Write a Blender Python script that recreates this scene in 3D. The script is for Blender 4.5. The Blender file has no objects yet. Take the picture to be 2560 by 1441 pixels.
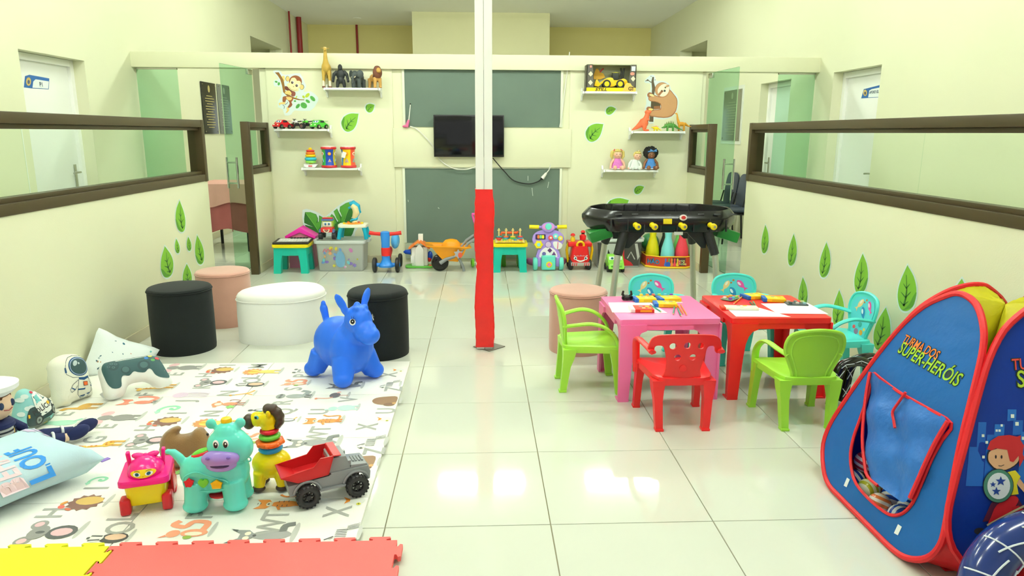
import bpy, bmesh, math, random
from mathutils import Vector as V, Matrix as M, geometry as GEO
random.seed(7)
PI = math.pi
SC = bpy.context.scene
COL = SC.collection

# ------------------------------------------------------------------ camera (image taken as 2560 x 1441)
FPX, PIT, YAW, ROL, CH = 1767.34, .21619, .04523, .00432, 1.3943
_cy, _sy, _cp, _sp, _cr, _sr = math.cos(YAW), math.sin(YAW), math.cos(PIT), math.sin(PIT), math.cos(ROL), math.sin(ROL)
FW = V((_sy*_cp, _cy*_cp, -_sp)); R0 = V((_cy, -_sy, 0)); U0 = R0.cross(FW)
RT = R0*_cr + U0*_sr; UP = U0*_cr - R0*_sr
CP = V((0, 0, CH))
cam = bpy.data.cameras.new('camera'); cam.sensor_width = 36; cam.lens = FPX/2560*36
cam.clip_start = .05; cam.clip_end = 100
camo = bpy.data.objects.new('camera', cam); COL.objects.link(camo)
camo.matrix_world = M(((RT.x, UP.x, -FW.x, 0), (RT.y, UP.y, -FW.y, 0), (RT.z, UP.z, -FW.z, CH), (0, 0, 0, 1)))
SC.camera = camo

# ------------------------------------------------------------------ world, exposure
w = bpy.data.worlds.new('world'); SC.world = w; w.use_nodes = True
bg = w.node_tree.nodes['Background']; bg.inputs[0].default_value = (.97, 1, .95, 1); bg.inputs[1].default_value = .5
SC.view_settings.view_transform = 'Standard'; SC.view_settings.look = 'None'
SC.view_settings.exposure = .62; SC.view_settings.gamma = 1; SC.view_settings.use_curve_mapping = False
LAMP_E = 66
LAMP_ROWS = (2.3, 5.6, 9.25); LAMP_COLS = (-2.1, 0, 2.1)
ZC = 3.55

# ------------------------------------------------------------------ measuring: where a line of sight meets a plane
def ray(u, v): return FW + RT*((u-1280)/FPX) - UP*((v-720.5)/FPX)
def onz(u, v, z=0):
    d = ray(u, v); return CP + d*((z-CH)/d.z)
def ony(u, v, y):
    d = ray(u, v); return CP + d*(y/d.y)
def onx(u, v, x):
    d = ray(u, v); return CP + d*(x/d.x)
def onp(u, v, fr):
    "local 2-D coordinates on the plane of frame fr (4x4: columns u, v, normal, origin)"
    n = fr.col[2].xyz; o = fr.col[3].xyz; d = ray(u, v)
    p = CP + d*((o-CP).dot(n)/d.dot(n)) - o
    return (p.dot(fr.col[0].xyz), p.dot(fr.col[1].xyz))
def frame(o, u, v):
    u = V(u).normalized(); v = V(v); v = (v - u*u.dot(v)).normalized(); n = u.cross(v); o = V(o)
    return M(((u.x, v.x, n.x, o.x), (u.y, v.y, n.y, o.y), (u.z, v.z, n.z, o.z), (0, 0, 0, 1)))
def crop(x0, y0, s, pts): return [(x0+p[0]*s, y0+p[1]*s) for p in pts]

# ------------------------------------------------------------------ materials
MATS = {}
def lin(c):
    c = c/255
    return c/12.92 if c <= .04045 else ((c+.055)/1.055)**2.4
def mat(name, rgb, rough=.5, metal=0, var=.04, scale=8, bump=0, bscale=60, trans=0, ior=1.45, alpha=1, sheen=0, emit=0, coat=0, spec=.5, sheer=0):
    if name in MATS: return MATS[name]
    m = bpy.data.materials.new(name); m.use_nodes = True; MATS[name] = m
    nt = m.node_tree; b = nt.nodes['Principled BSDF']
    c = [lin(x) for x in rgb]
    b.inputs['Roughness'].default_value = rough; b.inputs['Metallic'].default_value = metal
    b.inputs['IOR'].default_value = ior; b.inputs['Specular IOR Level'].default_value = spec
    b.inputs['Transmission Weight'].default_value = trans; b.inputs['Alpha'].default_value = alpha
    b.inputs['Sheen Weight'].default_value = sheen; b.inputs['Coat Weight'].default_value = coat
    tc = nt.nodes.new('ShaderNodeTexCoord')
    nz = nt.nodes.new('ShaderNodeTexNoise'); nz.inputs['Scale'].default_value = scale; nz.inputs['Detail'].default_value = 3
    nt.links.new(tc.outputs['Object'], nz.inputs['Vector'])
    rp = nt.nodes.new('ShaderNodeMix'); rp.data_type = 'RGBA'
    rp.inputs['A'].default_value = (*[x*(1-var) for x in c], 1); rp.inputs['B'].default_value = (*[min(1, x*(1+var)) for x in c], 1)
    nt.links.new(nz.outputs['Fac'], rp.inputs['Factor']); nt.links.new(rp.outputs['Result'], b.inputs['Base Color'])
    if bump:
        n2 = nt.nodes.new('ShaderNodeTexNoise'); n2.inputs['Scale'].default_value = bscale; n2.inputs['Detail'].default_value = 4
        nt.links.new(tc.outputs['Object'], n2.inputs['Vector'])
        bp = nt.nodes.new('ShaderNodeBump'); bp.inputs['Strength'].default_value = bump; bp.inputs['Distance'].default_value = .01
        nt.links.new(n2.outputs['Fac'], bp.inputs['Height']); nt.links.new(bp.outputs['Normal'], b.inputs['Normal'])
    if sheer:      # thin cloth: part of the light passes through
        tr = nt.nodes.new('ShaderNodeBsdfTranslucent'); mx = nt.nodes.new('ShaderNodeMixShader'); mx.inputs[0].default_value = sheer
        nt.links.new(rp.outputs['Result'], tr.inputs['Color']); nt.links.new(b.outputs[0], mx.inputs[1]); nt.links.new(tr.outputs[0], mx.inputs[2]); nt.links.new(mx.outputs[0], nt.nodes['Material Output'].inputs['Surface'])
    if emit:
        b.inputs['Emission Color'].default_value = (*c, 1); b.inputs['Emission Strength'].default_value = emit
    return m
def plastic(name, rgb, rough=.3): return mat(name, rgb, rough, var=.02, scale=5)
def ink(rgb, rough=.55): return mat('print_%02x%02x%02x' % tuple(rgb), rgb, rough, var=.03, scale=30)

# ------------------------------------------------------------------ mesh helpers
def rotm(rx=0, ry=0, rz=0):
    return M.Rotation(rz, 4, 'Z') @ M.Rotation(ry, 4, 'Y') @ M.Rotation(rx, 4, 'X')
def perp(d):
    d = V(d).normalized(); a = V((0, 0, 1)) if abs(d.z) < .9 else V((1, 0, 0))
    u = d.cross(a).normalized(); return u, d.cross(u)
class B:
    def __init__(s, T=None): s.bm = bmesh.new(); s.T = T or M.Identity(4)
    def add(s, vs, fs):
        vv = [s.bm.verts.new(s.T @ V(v)) for v in vs]; out = []
        for f in fs:
            try: out.append(s.bm.faces.new([vv[i] for i in f]))
            except ValueError: pass
        return vv, out
    def box(s, c, d, rot=None, bev=0, top=(1, 1), seg=2):
        R = rot or M.Identity(4); vs = []
        for z in (-.5, .5):
            k = top if z > 0 else (1, 1)
            for x, y in ((-.5, -.5), (.5, -.5), (.5, .5), (-.5, .5)):
                vs.append(V(c) + (R @ V((x*d[0]*k[0], y*d[1]*k[1], z*d[2]))))
        vv, ff = s.add(vs, [(3, 2, 1, 0), (4, 5, 6, 7), (0, 1, 5, 4), (1, 2, 6, 5), (2, 3, 7, 6), (3, 0, 4, 7)])
        if bev:
            es = {e for f in ff for e in f.edges}
            bmesh.ops.bevel(s.bm, geom=list(es), offset=bev, segments=seg, affect='EDGES', profile=.6)
        return s
    def rings(s, rs, caps=True, closed=False):
        n = len(rs[0]); vs = [p for r in rs for p in r]; fs = []; k = len(rs)
        for i in range(k if closed else k-1):
            for j in range(n):
                a = i*n+j; b = i*n+(j+1) % n; i2 = (i+1) % k
                fs.append((a, b, i2*n+(j+1) % n, i2*n+j))
        if caps and not closed: fs += [tuple(range(n-1, -1, -1)), tuple(range((k-1)*n, k*n))]
        s.add(vs, fs); return s
    def cyl(s, a, b, r, r2=None, n=16, caps=True):
        a, b = V(a), V(b); u, v = perp(b-a); r2 = r if r2 is None else r2
        return s.rings([[p + u*(q*math.cos(2*PI*j/n)) + v*(q*math.sin(2*PI*j/n)) for j in range(n)] for p, q in ((a, r), (b, r2))], caps)
    def tube(s, pts, r, n=10, closed=False, flat=1, up=None):
        pts = [V(p) for p in pts]; k = len(pts); rs = []
        d0 = pts[1]-pts[0]; u, v = perp(d0)
        if up is not None:
            v = V(up); u = d0.normalized().cross(v).normalized()
        for i, p in enumerate(pts):
            a = pts[(i-1) % k] if closed or i > 0 else p; b = pts[(i+1) % k] if closed or i < k-1 else p
            t = (b-a).normalized(); u = (u - t*u.dot(t)).normalized(); v = t.cross(u)
            q = r[i] if isinstance(r, (list, tuple)) else r
            rs.append([p + u*(q*math.cos(2*PI*j/n)) + v*(q*flat*math.sin(2*PI*j/n)) for j in range(n)])
        return s.rings(rs, True, closed)
    def lathe(s, prof, n=24, c=(0, 0, 0), sx=1, sy=1, R=None, caps=True):
        R = R or M.Identity(4)
        return s.rings([[V(c) + R @ V((r*sx*math.cos(2*PI*j/n), r*sy*math.sin(2*PI*j/n), z)) for j in range(n)] for r, z in prof], caps)
    def ell(s, c, r, rot=None, n=16, m=10):
        if not isinstance(r, (list, tuple)): r = (r, r, r)
        R = rot or M.Identity(4); vs = [V(c) + R @ V((0, 0, -r[2]))]
        for i in range(1, m):
            t = PI*i/m - PI/2
            for j in range(n):
                a = 2*PI*j/n; vs.append(V(c) + R @ V((r[0]*math.cos(t)*math.cos(a), r[1]*math.cos(t)*math.sin(a), r[2]*math.sin(t))))
        vs.append(V(c) + R @ V((0, 0, r[2]))); fs = []
        for j in range(n): fs.append((0, 1+(j+1) % n, 1+j))
        for i in range(m-2):
            for j in range(n):
                a = 1+i*n+j; b = 1+i*n+(j+1) % n; fs.append((a, b, b+n, a+n))
        for j in range(n): fs.append((1+(m-2)*n+j, 1+(m-2)*n+(j+1) % n, len(vs)-1))
        s.add(vs, fs); return s
    def torus(s, c, Rr, r, axis=(0, 0, 1), n=28, k=10, flat=1):
        u, v = perp(axis); c = V(c); ax = V(axis).normalized(); rs = []
        for i in range(n):
            a = 2*PI*i/n; d = u*math.cos(a)+v*math.sin(a)
            rs.append([c + d*(Rr + r*math.cos(2*PI*j/k)) + ax*(r*flat*math.sin(2*PI*j/k)) for j in range(k)])
        return s.rings(rs, False, True)
    def prism(s, poly, z0, z1, fr=None, bev=0, holes=()):
        "outline (2-D) extruded from z0 to z1 along the normal of frame fr"
        fr = fr or M.Identity(4)
        if holes:
            vs2, fs = cdt(poly, 0, holes)
        else:
            a = sum(poly[i][0]*poly[(i+1) % len(poly)][1]-poly[(i+1) % len(poly)][0]*poly[i][1] for i in range(len(poly)))
            vs2 = list(poly) if a > 0 else list(poly)[::-1]
            n = len(vs2)
            vv, ff = s.add([fr @ V((p[0], p[1], z)) for z in (z0, z1) for p in vs2],
                  [tuple(range(n-1, -1, -1)), tuple(range(n, 2*n))] + [(i, (i+1) % n, n+(i+1) % n, n+i) for i in range(n)])
            if bev:
                es = {e for f in ff[:2] for e in f.edges}
                bmesh.ops.bevel(s.bm, geom=list(es), offset=bev, segments=2, affect='EDGES', profile=.6)
            return s
        n = len(vs2); ed = {}
        for f in fs:
            for i in range(len(f)):
                a, b = f[i], f[(i+1) % len(f)]; ed[(a, b)] = 1
        bd = [(a, b) for a, b in ed if (b, a) not in ed]
        s.add([fr @ V((p[0], p[1], z)) for z in (z0, z1) for p in vs2],
              [tuple(i for i in f[::-1]) for f in fs] + [tuple(i+n for i in f) for f in fs] + [(a, b, n+b, n+a) for a, b in bd])
        return s
    def flat(s, poly, fn, sp=0):
        "2-D outline filled and laid on a surface by fn((a, b)) -> point"
        vs, fs = cdt(poly, sp); s.add([fn(p) for p in vs], fs); return s
    def text(s, t, fn, size=1, shear=0, sp=0, width=1, bold=0):
        vs, fs = glyphs(t, bold)
        if not vs: return s
        w0 = max(p[0] for p in vs); 
        pts = [((p[0]-w0/2)*size*width + shear*p[1]*size, (p[1]-.35)*size) for p in vs]
        s.add([fn(p) for p in pts], fs); return s
    def out(s, name, m, parent=None, smooth=40, sub=0, blob=0, bsm=6, weld=True):
        bmesh.ops.recalc_face_normals(s.bm, faces=s.bm.faces)
        me = bpy.data.meshes.new(name); s.bm.to_mesh(me); s.bm.free()
        o = bpy.data.objects.new(name, me); COL.objects.link(o)
        if blob:
            me2 = remeshed(o, blob, bsm); o.data = me2; me2.name = name; me = me2
        me.materials.clear(); me.materials.append(m)
        if smooth:
            me.polygons.foreach_set('use_smooth', [True]*len(me.polygons))
            if not blob: me.set_sharp_from_angle(angle=math.radians(smooth))
        if sub:
            md = o.modifiers.new('subdivision', 'SUBSURF'); md.levels = sub; md.render_levels = sub
        if parent is not None: o.parent = parent
        return o
def remeshed(o, vox, it):
    md = o.modifiers.new('r', 'REMESH'); md.mode = 'VOXEL'; md.voxel_size = vox
    if it:
        sm = o.modifiers.new('s', 'SMOOTH'); sm.factor = .5; sm.iterations = it
    dg = bpy.context.evaluated_depsgraph_get()
    me = bpy.data.meshes.new_from_object(o.evaluated_get(dg)); o.modifiers.clear(); return me
_G = {}
def glyphs(t, bold=0):
    if (t, bold) in _G: return _G[t, bold]
    cu = bpy.data.curves.new('glyph', 'FONT'); cu.body = t; cu.resolution_u = 3; cu.offset = bold
    o = bpy.data.objects.new('glyph', cu); COL.objects.link(o)
    dg = bpy.context.evaluated_depsgraph_get(); ev = o.evaluated_get(dg); me = ev.to_mesh()
    r = ([(v.co.x, v.co.y) for v in me.vertices], [tuple(p.vertices) for p in me.polygons])
    ev.to_mesh_clear(); bpy.data.objects.remove(o); bpy.data.curves.remove(cu)
    _G[t, bold] = r; return r
def inside(p, poly):
    c = False; n = len(poly)
    for i in range(n):
        a, b = poly[i], poly[i-1]
        if (a[1] > p[1]) != (b[1] > p[1]) and p[0] < (b[0]-a[0])*(p[1]-a[1])/(b[1]-a[1])+a[0]: c = not c
    return c
def bdist(p, poly):
    d = 1e9; n = len(poly)
    for i in range(n):
        ax, ay = poly[i-1]; bx, by = poly[i]; ex, ey = bx-ax, by-ay; L = ex*ex+ey*ey
        t = 0 if L == 0 else max(0, min(1, ((p[0]-ax)*ex+(p[1]-ay)*ey)/L))
        d = min(d, math.hypot(p[0]-ax-ex*t, p[1]-ay-ey*t))
    return d
def cdt(poly, sp=0, holes=()):
    vs = [V(p) for p in poly]; es = [(i, (i+1) % len(poly)) for i in range(len(poly))]
    for h in holes:
        k = len(vs); vs += [V(p) for p in h]; es += [(k+i, k+(i+1) % len(h)) for i in range(len(h))]
    if sp:
        x0 = min(p[0] for p in poly); x1 = max(p[0] for p in poly); y0 = min(p[1] for p in poly); y1 = max(p[1] for p in poly)
        j = 0; y = y0+sp/2
        while y < y1:
            x = x0 + (sp/2 if j % 2 else sp)
            while x < x1:
                if inside((x, y), poly) and bdist((x, y), poly) > sp*.35: vs.append(V((x, y)))
                x += sp
            y += sp*.87; j += 1
    r = GEO.delaunay_2d_cdt(vs, es, [], 1 if not holes else 2, 1e-6)
    v2, fs = r[0], r[2]
    if holes:
        ok = []
        for f in fs:
            c = sum((v2[i] for i in f), V((0, 0)))/len(f)
            if inside(c, poly) and not any(inside(c, h) for h in holes): ok.append(f)
        fs = ok
    out = []
    for f in fs:
        a, b, c = (v2[i] for i in f[:3])
        ar = (b.x-a.x)*(c.y-a.y)-(b.y-a.y)*(c.x-a.x)
        out.append(tuple(f) if ar > 0 else tuple(f[::-1]))
    return [(p.x, p.y) for p in v2], out
def circ(cx, cy, rx, ry=None, n=20, rot=0, a0=0, a1=2*PI):
    ry = rx if ry is None else ry; o = []
    full = abs(a1-a0) > 6.28
    for i in range(n if full else n+1):
        a = a0+(a1-a0)*i/n; x, y = rx*math.cos(a), ry*math.sin(a)
        o.append((cx+x*math.cos(rot)-y*math.sin(rot), cy+x*math.sin(rot)+y*math.cos(rot)))
    return o
def smooth2(pts, k=4, closed=True):
    "Catmull-Rom through 2-D or 3-D points"
    n = len(pts); o = []; pts = [V(p) for p in pts]
    for i in range(n if closed else n-1):
        if closed: p = [pts[(i+j) % n] for j in (-1, 0, 1, 2)]
        else: p = [pts[max(0, min(n-1, i+j))] for j in (-1, 0, 1, 2)]
        for q in range(k):
            t = q/k
            o.append(tuple(.5*(2*p[1] + (p[2]-p[0])*t + (2*p[0]-5*p[1]+4*p[2]-p[3])*t*t + (3*p[1]-p[0]-3*p[2]+p[3])*t**3)))
    if not closed: o.append(tuple(pts[-1]))
    return o
def stroke(pts, w, taper=0):
    "a 2-D line thickened into an outline"
    L = []; R = []; n = len(pts)
    for i in range(n):
        a = V(pts[max(0, i-1)]); b = V(pts[min(n-1, i+1)]); d = (b-a).normalized(); q = V((-d.y, d.x))
        ww = w*(1-taper*i/(n-1))/2
        L.append(tuple(V(pts[i])+q*ww)); R.append(tuple(V(pts[i])-q*ww))
    return L+R[::-1]
def star(cx, cy, r, r2=None, n=5, a=PI/2):
    r2 = r2 or r*.42
    return [(cx+(r if i % 2 == 0 else r2)*math.cos(a+PI*i/n), cy+(r if i % 2 == 0 else r2)*math.sin(a+PI*i/n)) for i in range(2*n)]
def rrect(cx, cy, wd, ht, r, n=5):
    o = []
    for sx, sy, a in ((1, 1, 0), (-1, 1, PI/2), (-1, -1, PI), (1, -1, 1.5*PI)):
        for i in range(n+1):
            t = a+PI/2*i/n; o.append((cx+sx*(wd/2-r)+r*math.cos(t), cy+sy*(ht/2-r)+r*math.sin(t)))
    return o
def thing(name, label, cat, loc=(0, 0, 0), rz=0, group=None, kind=None, rot=None):
    o = bpy.data.objects.new(name, None); COL.objects.link(o); o.empty_display_size = .05
    o.location = loc; o.rotation_euler = rot if rot else (0, 0, rz)
    return tag(o, label, cat, group, kind)
def tag(o, label=None, cat=None, group=None, kind=None):
    if label: o['label'] = label
    if cat: o['category'] = cat
    if group: o['group'] = group
    if kind: o['kind'] = kind
    return o
def copy_tree(o, parent=None):
    c = o.copy(); COL.objects.link(c)
    if parent is not None: c.parent = parent
    for ch in [x for x in COL.objects if x.parent == o]: copy_tree(ch, c)
    return c
def S(name, bm, m, parent=None, **k):
    o = bm.out(name, m, parent, **k)
    if parent is None: o['kind'] = 'structure'
    return o
# ================================================================== THE SETTING
WALL = mat('wall_paint_cream', (229, 229, 198), .6, var=.015, scale=2, bump=.05, bscale=120)
WALL_DIM = mat('wall_paint_dimmed', (232, 220, 150), .6, var=.02, scale=2)  # same wall paint, the far end's weaker light put into its colour
CEIL = mat('ceiling_white', (252, 252, 248), .7, var=.01)
TILE = mat('porcelain_tile', (216, 219, 206), .06, var=.02, scale=1.5, spec=.62)
GROUT = mat('grout', (150, 142, 112), .8)
BASEB = mat('baseboard_tile', (200, 194, 164), .25, var=.04)
WHITE = mat('white_paint', (245, 245, 240), .45, var=.01)
BROWN = mat('brown_metal', (72, 60, 36), .38, var=.04, spec=.4)
GLASS = mat('clear_glass', (240, 250, 244), .02, trans=1, ior=1.02, var=0, spec=.7)
GREENG = mat('green_glass', (196, 232, 212), .02, trans=1, ior=1.02, var=0, spec=.7)
STEEL = mat('steel', (196, 196, 190), .25, metal=1, var=.02)
XL, XR, YB, YF = -3.53, 3.60, 7.70, 15.5
PL, PR = -2.31, 2.385     # faces of the two low partitions
# floor: a slab of grout with single tiles on it
floor = S('floor', B().box((0, 7.2, -.055), (9.6, 17.6, .1)), GROUT)
tm = B().box((0, 0, 0), (.5965, .5965, .01), bev=.0012, seg=1).out('tile', TILE, floor)
tl = []
for i in range(-6, 7):
    for j in range(-4, 17):
        cx = -.35+.6*i+.3; cyy = 2.323+.6*j+.3
        if cx < XL-.3 or cx > XR+.3: continue
        tl.append((cx, cyy))
for k, (cx, cyy) in enumerate(tl):
    o = tm if k == 0 else tm.copy()
    if k: COL.objects.link(o); o.parent = floor
    o.location = (cx, cyy, -.005)
S('ceiling', B().box((0, 7.0, ZC+.05), (8.4, 18, .1)), CEIL)
def wallbox(bm, x0, x1, y0, y1, z0, z1): bm.box(((x0+x1)/2, (y0+y1)/2, (z0+z1)/2), (x1-x0, y1-y0, z1-z0))
def outer(name, x, sgn, d0, d1, n0, n1, extra=None):
    b = B(); xa, xb = (x-.22, x) if sgn < 0 else (x, x+.22)
    cuts = [(d0, d1, 2.008), (n0, n1, 2.84)] + ([extra] if extra else [])
    cuts.sort(); y = -1.6
    for a, c, h in cuts:
        wallbox(b, xa, xb, y, a, 0, ZC); wallbox(b, xa, xb, a, c, h, ZC); y = c
    wallbox(b, xa, xb, y, YF, 0, ZC)
    # depth of the tall opening further back
    q = -1 if sgn < 0 else 1
    wallbox(b, min(x+q*1.2, x+q*1.25), max(x+q*1.2, x+q*1.25), n0-.3, n1+.3, 0, 3); wallbox(b, min(x+q*.2, x+q*1.25), max(x+q*.2, x+q*1.25), n0-.3, n1+.3, 2.84, 2.94)
    for yy in (n0-.3, n1+.2): wallbox(b, min(x+q*.2, x+q*1.25), max(x+q*.2, x+q*1.25), yy, yy+.1, 0, 2.94)
    return S(name, b, WALL)
outer('wall_left', XL, -1, 5.84, 6.77, 11.64, 13.44)
outer('wall_right', XR, 1, 6.46, 7.34, 11.6, 13.17, (8.35, 9.25, 2.02))
S('wall_far', B().box((0, YF+.1, ZC/2), (7.6, .2, ZC)), WALL_DIM)
bb = B(); wallbox(bb, -1.23, 1.30, 13.75, YF, 0, ZC); S('wall_far_block', bb, mat('wall_paint_block', (234, 230, 188), .6, var=.015))
# back wall of the play room: door opening, wall, boards, beam over everything
b = B()
wallbox(b, -2.27, 2.40, YB, YB+.10, 0, 2.03)
S('wall_back', b, WALL)
b = B(); b.box(((XL+XR)/2, YB+.03, 2.108), (XR-XL, .16, .15), bev=.003); S('trim_1', b, WALL)
def panel(name, u0, v0, u1, v1, t, m, bev=.003):
    a = ony(u0, v0, YB-t); c = ony(u1, v1, YB-t)
    return S(name, B().box(((a.x+c.x)/2, YB-t/2, (a.z+c.z)/2), (abs(c.x-a.x), t, abs(a.z-c.z)), bev=bev), m)
p1a = S('trim_2', B().box((-1.555, YB-.007, 1.02), (1.29, .014, 2.04), bev=.003), WALL)
p1b = S('trim_3', B().box((1.655, YB-.007, 1.02), (1.41, .014, 2.04), bev=.003), WALL)
panel('trim_4', 982, 320, 1426, 419, .03, WALL)
# low partitions with glazed frames on top
def partition(name, x, sgn, y0, y1, t=.11):
    return S(name, B().box((x+sgn*t/2, (y0+y1)/2, .5), (t, y1-y0, 1.0), bev=.004), WALL)
partition('wall_partition_left', PL, -1, -1.4, 6.165)
partition('wall_partition_right', PR, 1, -1.4, 6.30)
partition('wall_partition_left_end', -2.22, -1, 7.092, YB, .06)
partition('wall_partition_right_end', 2.255, 1, 7.062, YB, .06)
def glazing(name, label, x, sgn, y0, y1, joints, z0=.985, z1=1.488, t=.12, r=.06, endpost=None):
    w_ = thing(name, label, 'window', kind='structure'); xc = x+sgn*(t/2-.008)
    for q, z in (('rail', z1-r/2), ('rail', z0+r/2)):
        B().box((xc, (y0+y1)/2, z), (t-.002, y1-y0-.012, r-.002), bev=.004).out(q, BROWN, w_)
    # glazing beads
    for z in (z1-r-.012, z0+r+.012):
        B().box((xc, (y0+y1)/2, z), (t*.55, y1-y0-.02, .026), bev=.003).out('glazing_bead', BROWN, w_)
    for y in (y0, y1):
        if y < 0: continue
        s_ = r if not endpost else .06
        z00 = 0 if endpost == y else z0
        B().box((xc, y+(-s_/2 if y == y1 else s_/2), (z00+z1)/2), (t*1.02, s_, z1-z00+.002), bev=.004).out('stile', BROWN, w_)
    ys = [y0]+joints+[y1]
    for a, c in zip(ys, ys[1:]):
        B().box((xc, (a+c)/2, (z0+z1)/2), (.008, c-a-.006, z1-z0-2*r+.03)).out('pane', GLASS, w_)
    return w_
glazing('window_1', 'long brown framed glass strip on the left partition wall', PL, -1, -1.4, 6.165, [1.6, 3.84])
glazing('window_2', 'long brown framed glass strip on the right partition wall', PR, 1, -1.4, 6.30, [1.5, 3.86])
glazing('window_3', 'short brown framed glass panel on a tall post beside the car shelf', -2.22, -1, 7.03, YB-.002, [], r=.055, t=.075, endpost=7.03)
glazing('window_4', 'short brown framed glass panel on a tall post beside the dinosaur shelf', 2.255, 1, 7.0, YB-.002, [], r=.055, t=.075, endpost=7.0)
# baseboards
def baseb(name, c, d): S(name, B().box(c, d, bev=.003), BASEB)
baseb('baseboard_left', (PL+.006, 2.38, .04), (.012, 7.56, .08))
baseb('baseboard_right', (PR-.006, 2.45, .04), (.012, 7.7, .08))
baseb('baseboard_back_left', (-1.555, YB-.02, .04), (1.27, .012, .08))
baseb('baseboard_back_right', (1.655, YB-.02, .04), (1.38, .012, .08))
baseb('baseboard_stub_left', (-2.214, 7.4, .04), (.012, .56, .08))
baseb('baseboard_stub_right', (2.249, 7.37, .04), (.012, .56, .08))
baseb('baseboard_corridor_left', (XL+.006, 10, .04), (.012, 3.2, .08))
# white doors in the corridor walls
def room_door(name, label, x, sgn, y0, y1, h, near):
    d = thing(name, label, 'door', kind='structure'); q = sgn; xd = x+q*.13
    B().box((xd+q*.02, (y0+y1)/2, h/2), (.04, y1-y0-.11, h-.06), bev=.003).out('door_leaf', WHITE, d)
    f = B()
    for y in (y0+.0275, y1-.0275): f.box((xd+q*.005, y, h/2), (.07, .055, h-.002), bev=.004)
    f.box((xd+q*.005, (y0+y1)/2, h-.03), (.07, y1-y0-.11, .056), bev=.004)
    f.out('door_frame', WHITE, d)
    hy = y1-.13 if near else y0+.13
    hb = B(); hb.box((xd-q*.004, hy, 1.0), (.008, .04, .2), bev=.002); hb.cyl((xd, hy, 1.03), (xd-q*.05, hy, 1.03), .009)
    hb.tube([(xd-q*.05, hy, 1.03), (xd-q*.052, hy+(-.05 if near else .05), 1.03), (xd-q*.05, hy+(-.11 if near else .11), 1.025)], .009)
    hb.out('handle', STEEL, d)
    return d
room_door('door_1', 'white door with blue P1 sign behind the left glass strip', XL, -1, 5.84, 6.77, 2.008, True)
room_door('door_2', 'white door with blue guard support sign behind the right glass strip', XR, 1, 6.46, 7.34, 2.008, False)
room_door('door_3', 'white corridor door seen through the green glass on the right', XR, 1, 8.35, 9.25, 2.02, True)
# frameless glass: fixed side panes under the beam, and the swing doors left open
def fixed_pane(name, label, x0, x1):
    w_ = thing(name, label, 'window', kind='structure')
    B().box(((x0+x1)/2, YB+.03, 1.018), (abs(x1-x0), .01, 2.03)).out('pane', GREENG, w_)
    e = B().box(((x0+x1)/2, YB+.03, 2.024), (abs(x1-x0), .03, .018)).box(((x0+x1)/2, YB+.03, .01), (abs(x1-x0), .03, .02))
    e.out('channel', STEEL, w_)
fixed_pane('window_5', 'fixed green glass pane at the far left under the beam', XL+.01, -3.11)
fixed_pane('window_6', 'fixed green glass pane at the far right under the beam', 3.19, XR-.01)
def swing(name, label, hx, hy, ex, ey):
    w_ = thing(name, label, 'glass door', kind='structure'); a = V((hx, hy, 0)); c = V((ex, ey, 0)); d = (c-a); L = d.length; an = math.atan2(d.y, d.x)
    R = M.Rotation(an, 4, 'Z'); T = M.Translation(a)
    g = B(T @ R); g.box((L/2, 0, 1.015), (L, .01, 2.01)); g.out('pane', GREENG, w_)
    g = B(T @ R); g.box((.05, 0, 1.99), (.11, .026, .05), bev=.003); g.box((.05, 0, .035), (.11, .026, .05), bev=.003); g.out('hinge', STEEL, w_)
    g = B(T @ R)
    for s_ in (-1, 1):
        g.cyl((L-.09, s_*.05, .85), (L-.09, s_*.05, 1.15), .011); g.cyl((L-.09, 0, .9), (L-.09, s_*.05, .9), .008); g.cyl((L-.09, 0, 1.1), (L-.09, s_*.05, 1.1), .008)
    g.out('pull_handle', STEEL, w_)
swing('door_4', 'open green glass door leading to the left corridor', -2.345, 7.68, -2.43, 7.02)
swing('door_5', 'open clear glass door leading to the right corridor', 2.43, 7.68, 2.475, 6.93)
# tall daylight windows at the end of the corridors
for k, (n, x, y) in enumerate((('window_7', -2.6, 14.6), ('window_8', 2.75, 14.6))):
    w_ = thing(n, ('tall bright window at the end of the left corridor', 'tall bright window at the end of the right corridor')[k], 'window', kind='structure')
    B().box((x, YF-.03, 1.2), (.9, .02, 1.7)).out('pane', mat('daylight_pane', (225, 240, 245), .3, emit=1.2), w_)
    f = B()
    for dx in (-.45, 0, .45): f.box((x+dx, YF-.04, 1.2), (.04, .05, 1.74))
    for z in (.35, 1.2, 2.05): f.box((x, YF-.04, z), (.94, .05, .04))
    f.out('frame', WHITE, w_)
# red fire pipes near the far wall
RED_P = mat('pipe_red', (150, 34, 34), .4)
for nm, lb, x, y, r in (('fire_pipe', 'thick red fire pipe in the far left corner', XL+.06, 14.55, .05), ('fire_pipe', 'thin red pipe beside the thick one in the far left corner', XL+.05, 13.88, .018),
                 ('fire_pipe', 'thin red pipe on the far wall left of the block', ony(893, 90, YF).x, YF-.03, .022)):
    pb = thing(nm, lb, 'pipe', (x, y, 0))
    B().cyl((0, 0, 0), (0, 0, ZC), r, n=12).out('pipe', RED_P, pb)
    B().torus((0, 0, 2.6), r+.004, .012).out('clamp', STEEL, pb)
for u, v in ((893, 45), (1515, 52)):
    p = onz(u, v, ZC)
    tag(B().cyl((p.x, p.y, ZC-.012), (p.x, p.y, ZC), .07, .08).out('ceiling_disc', WHITE), 'small round fitting on the ceiling %s the block' % ('left of' if u < 1000 else 'right of'), 'ceiling fitting')
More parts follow.
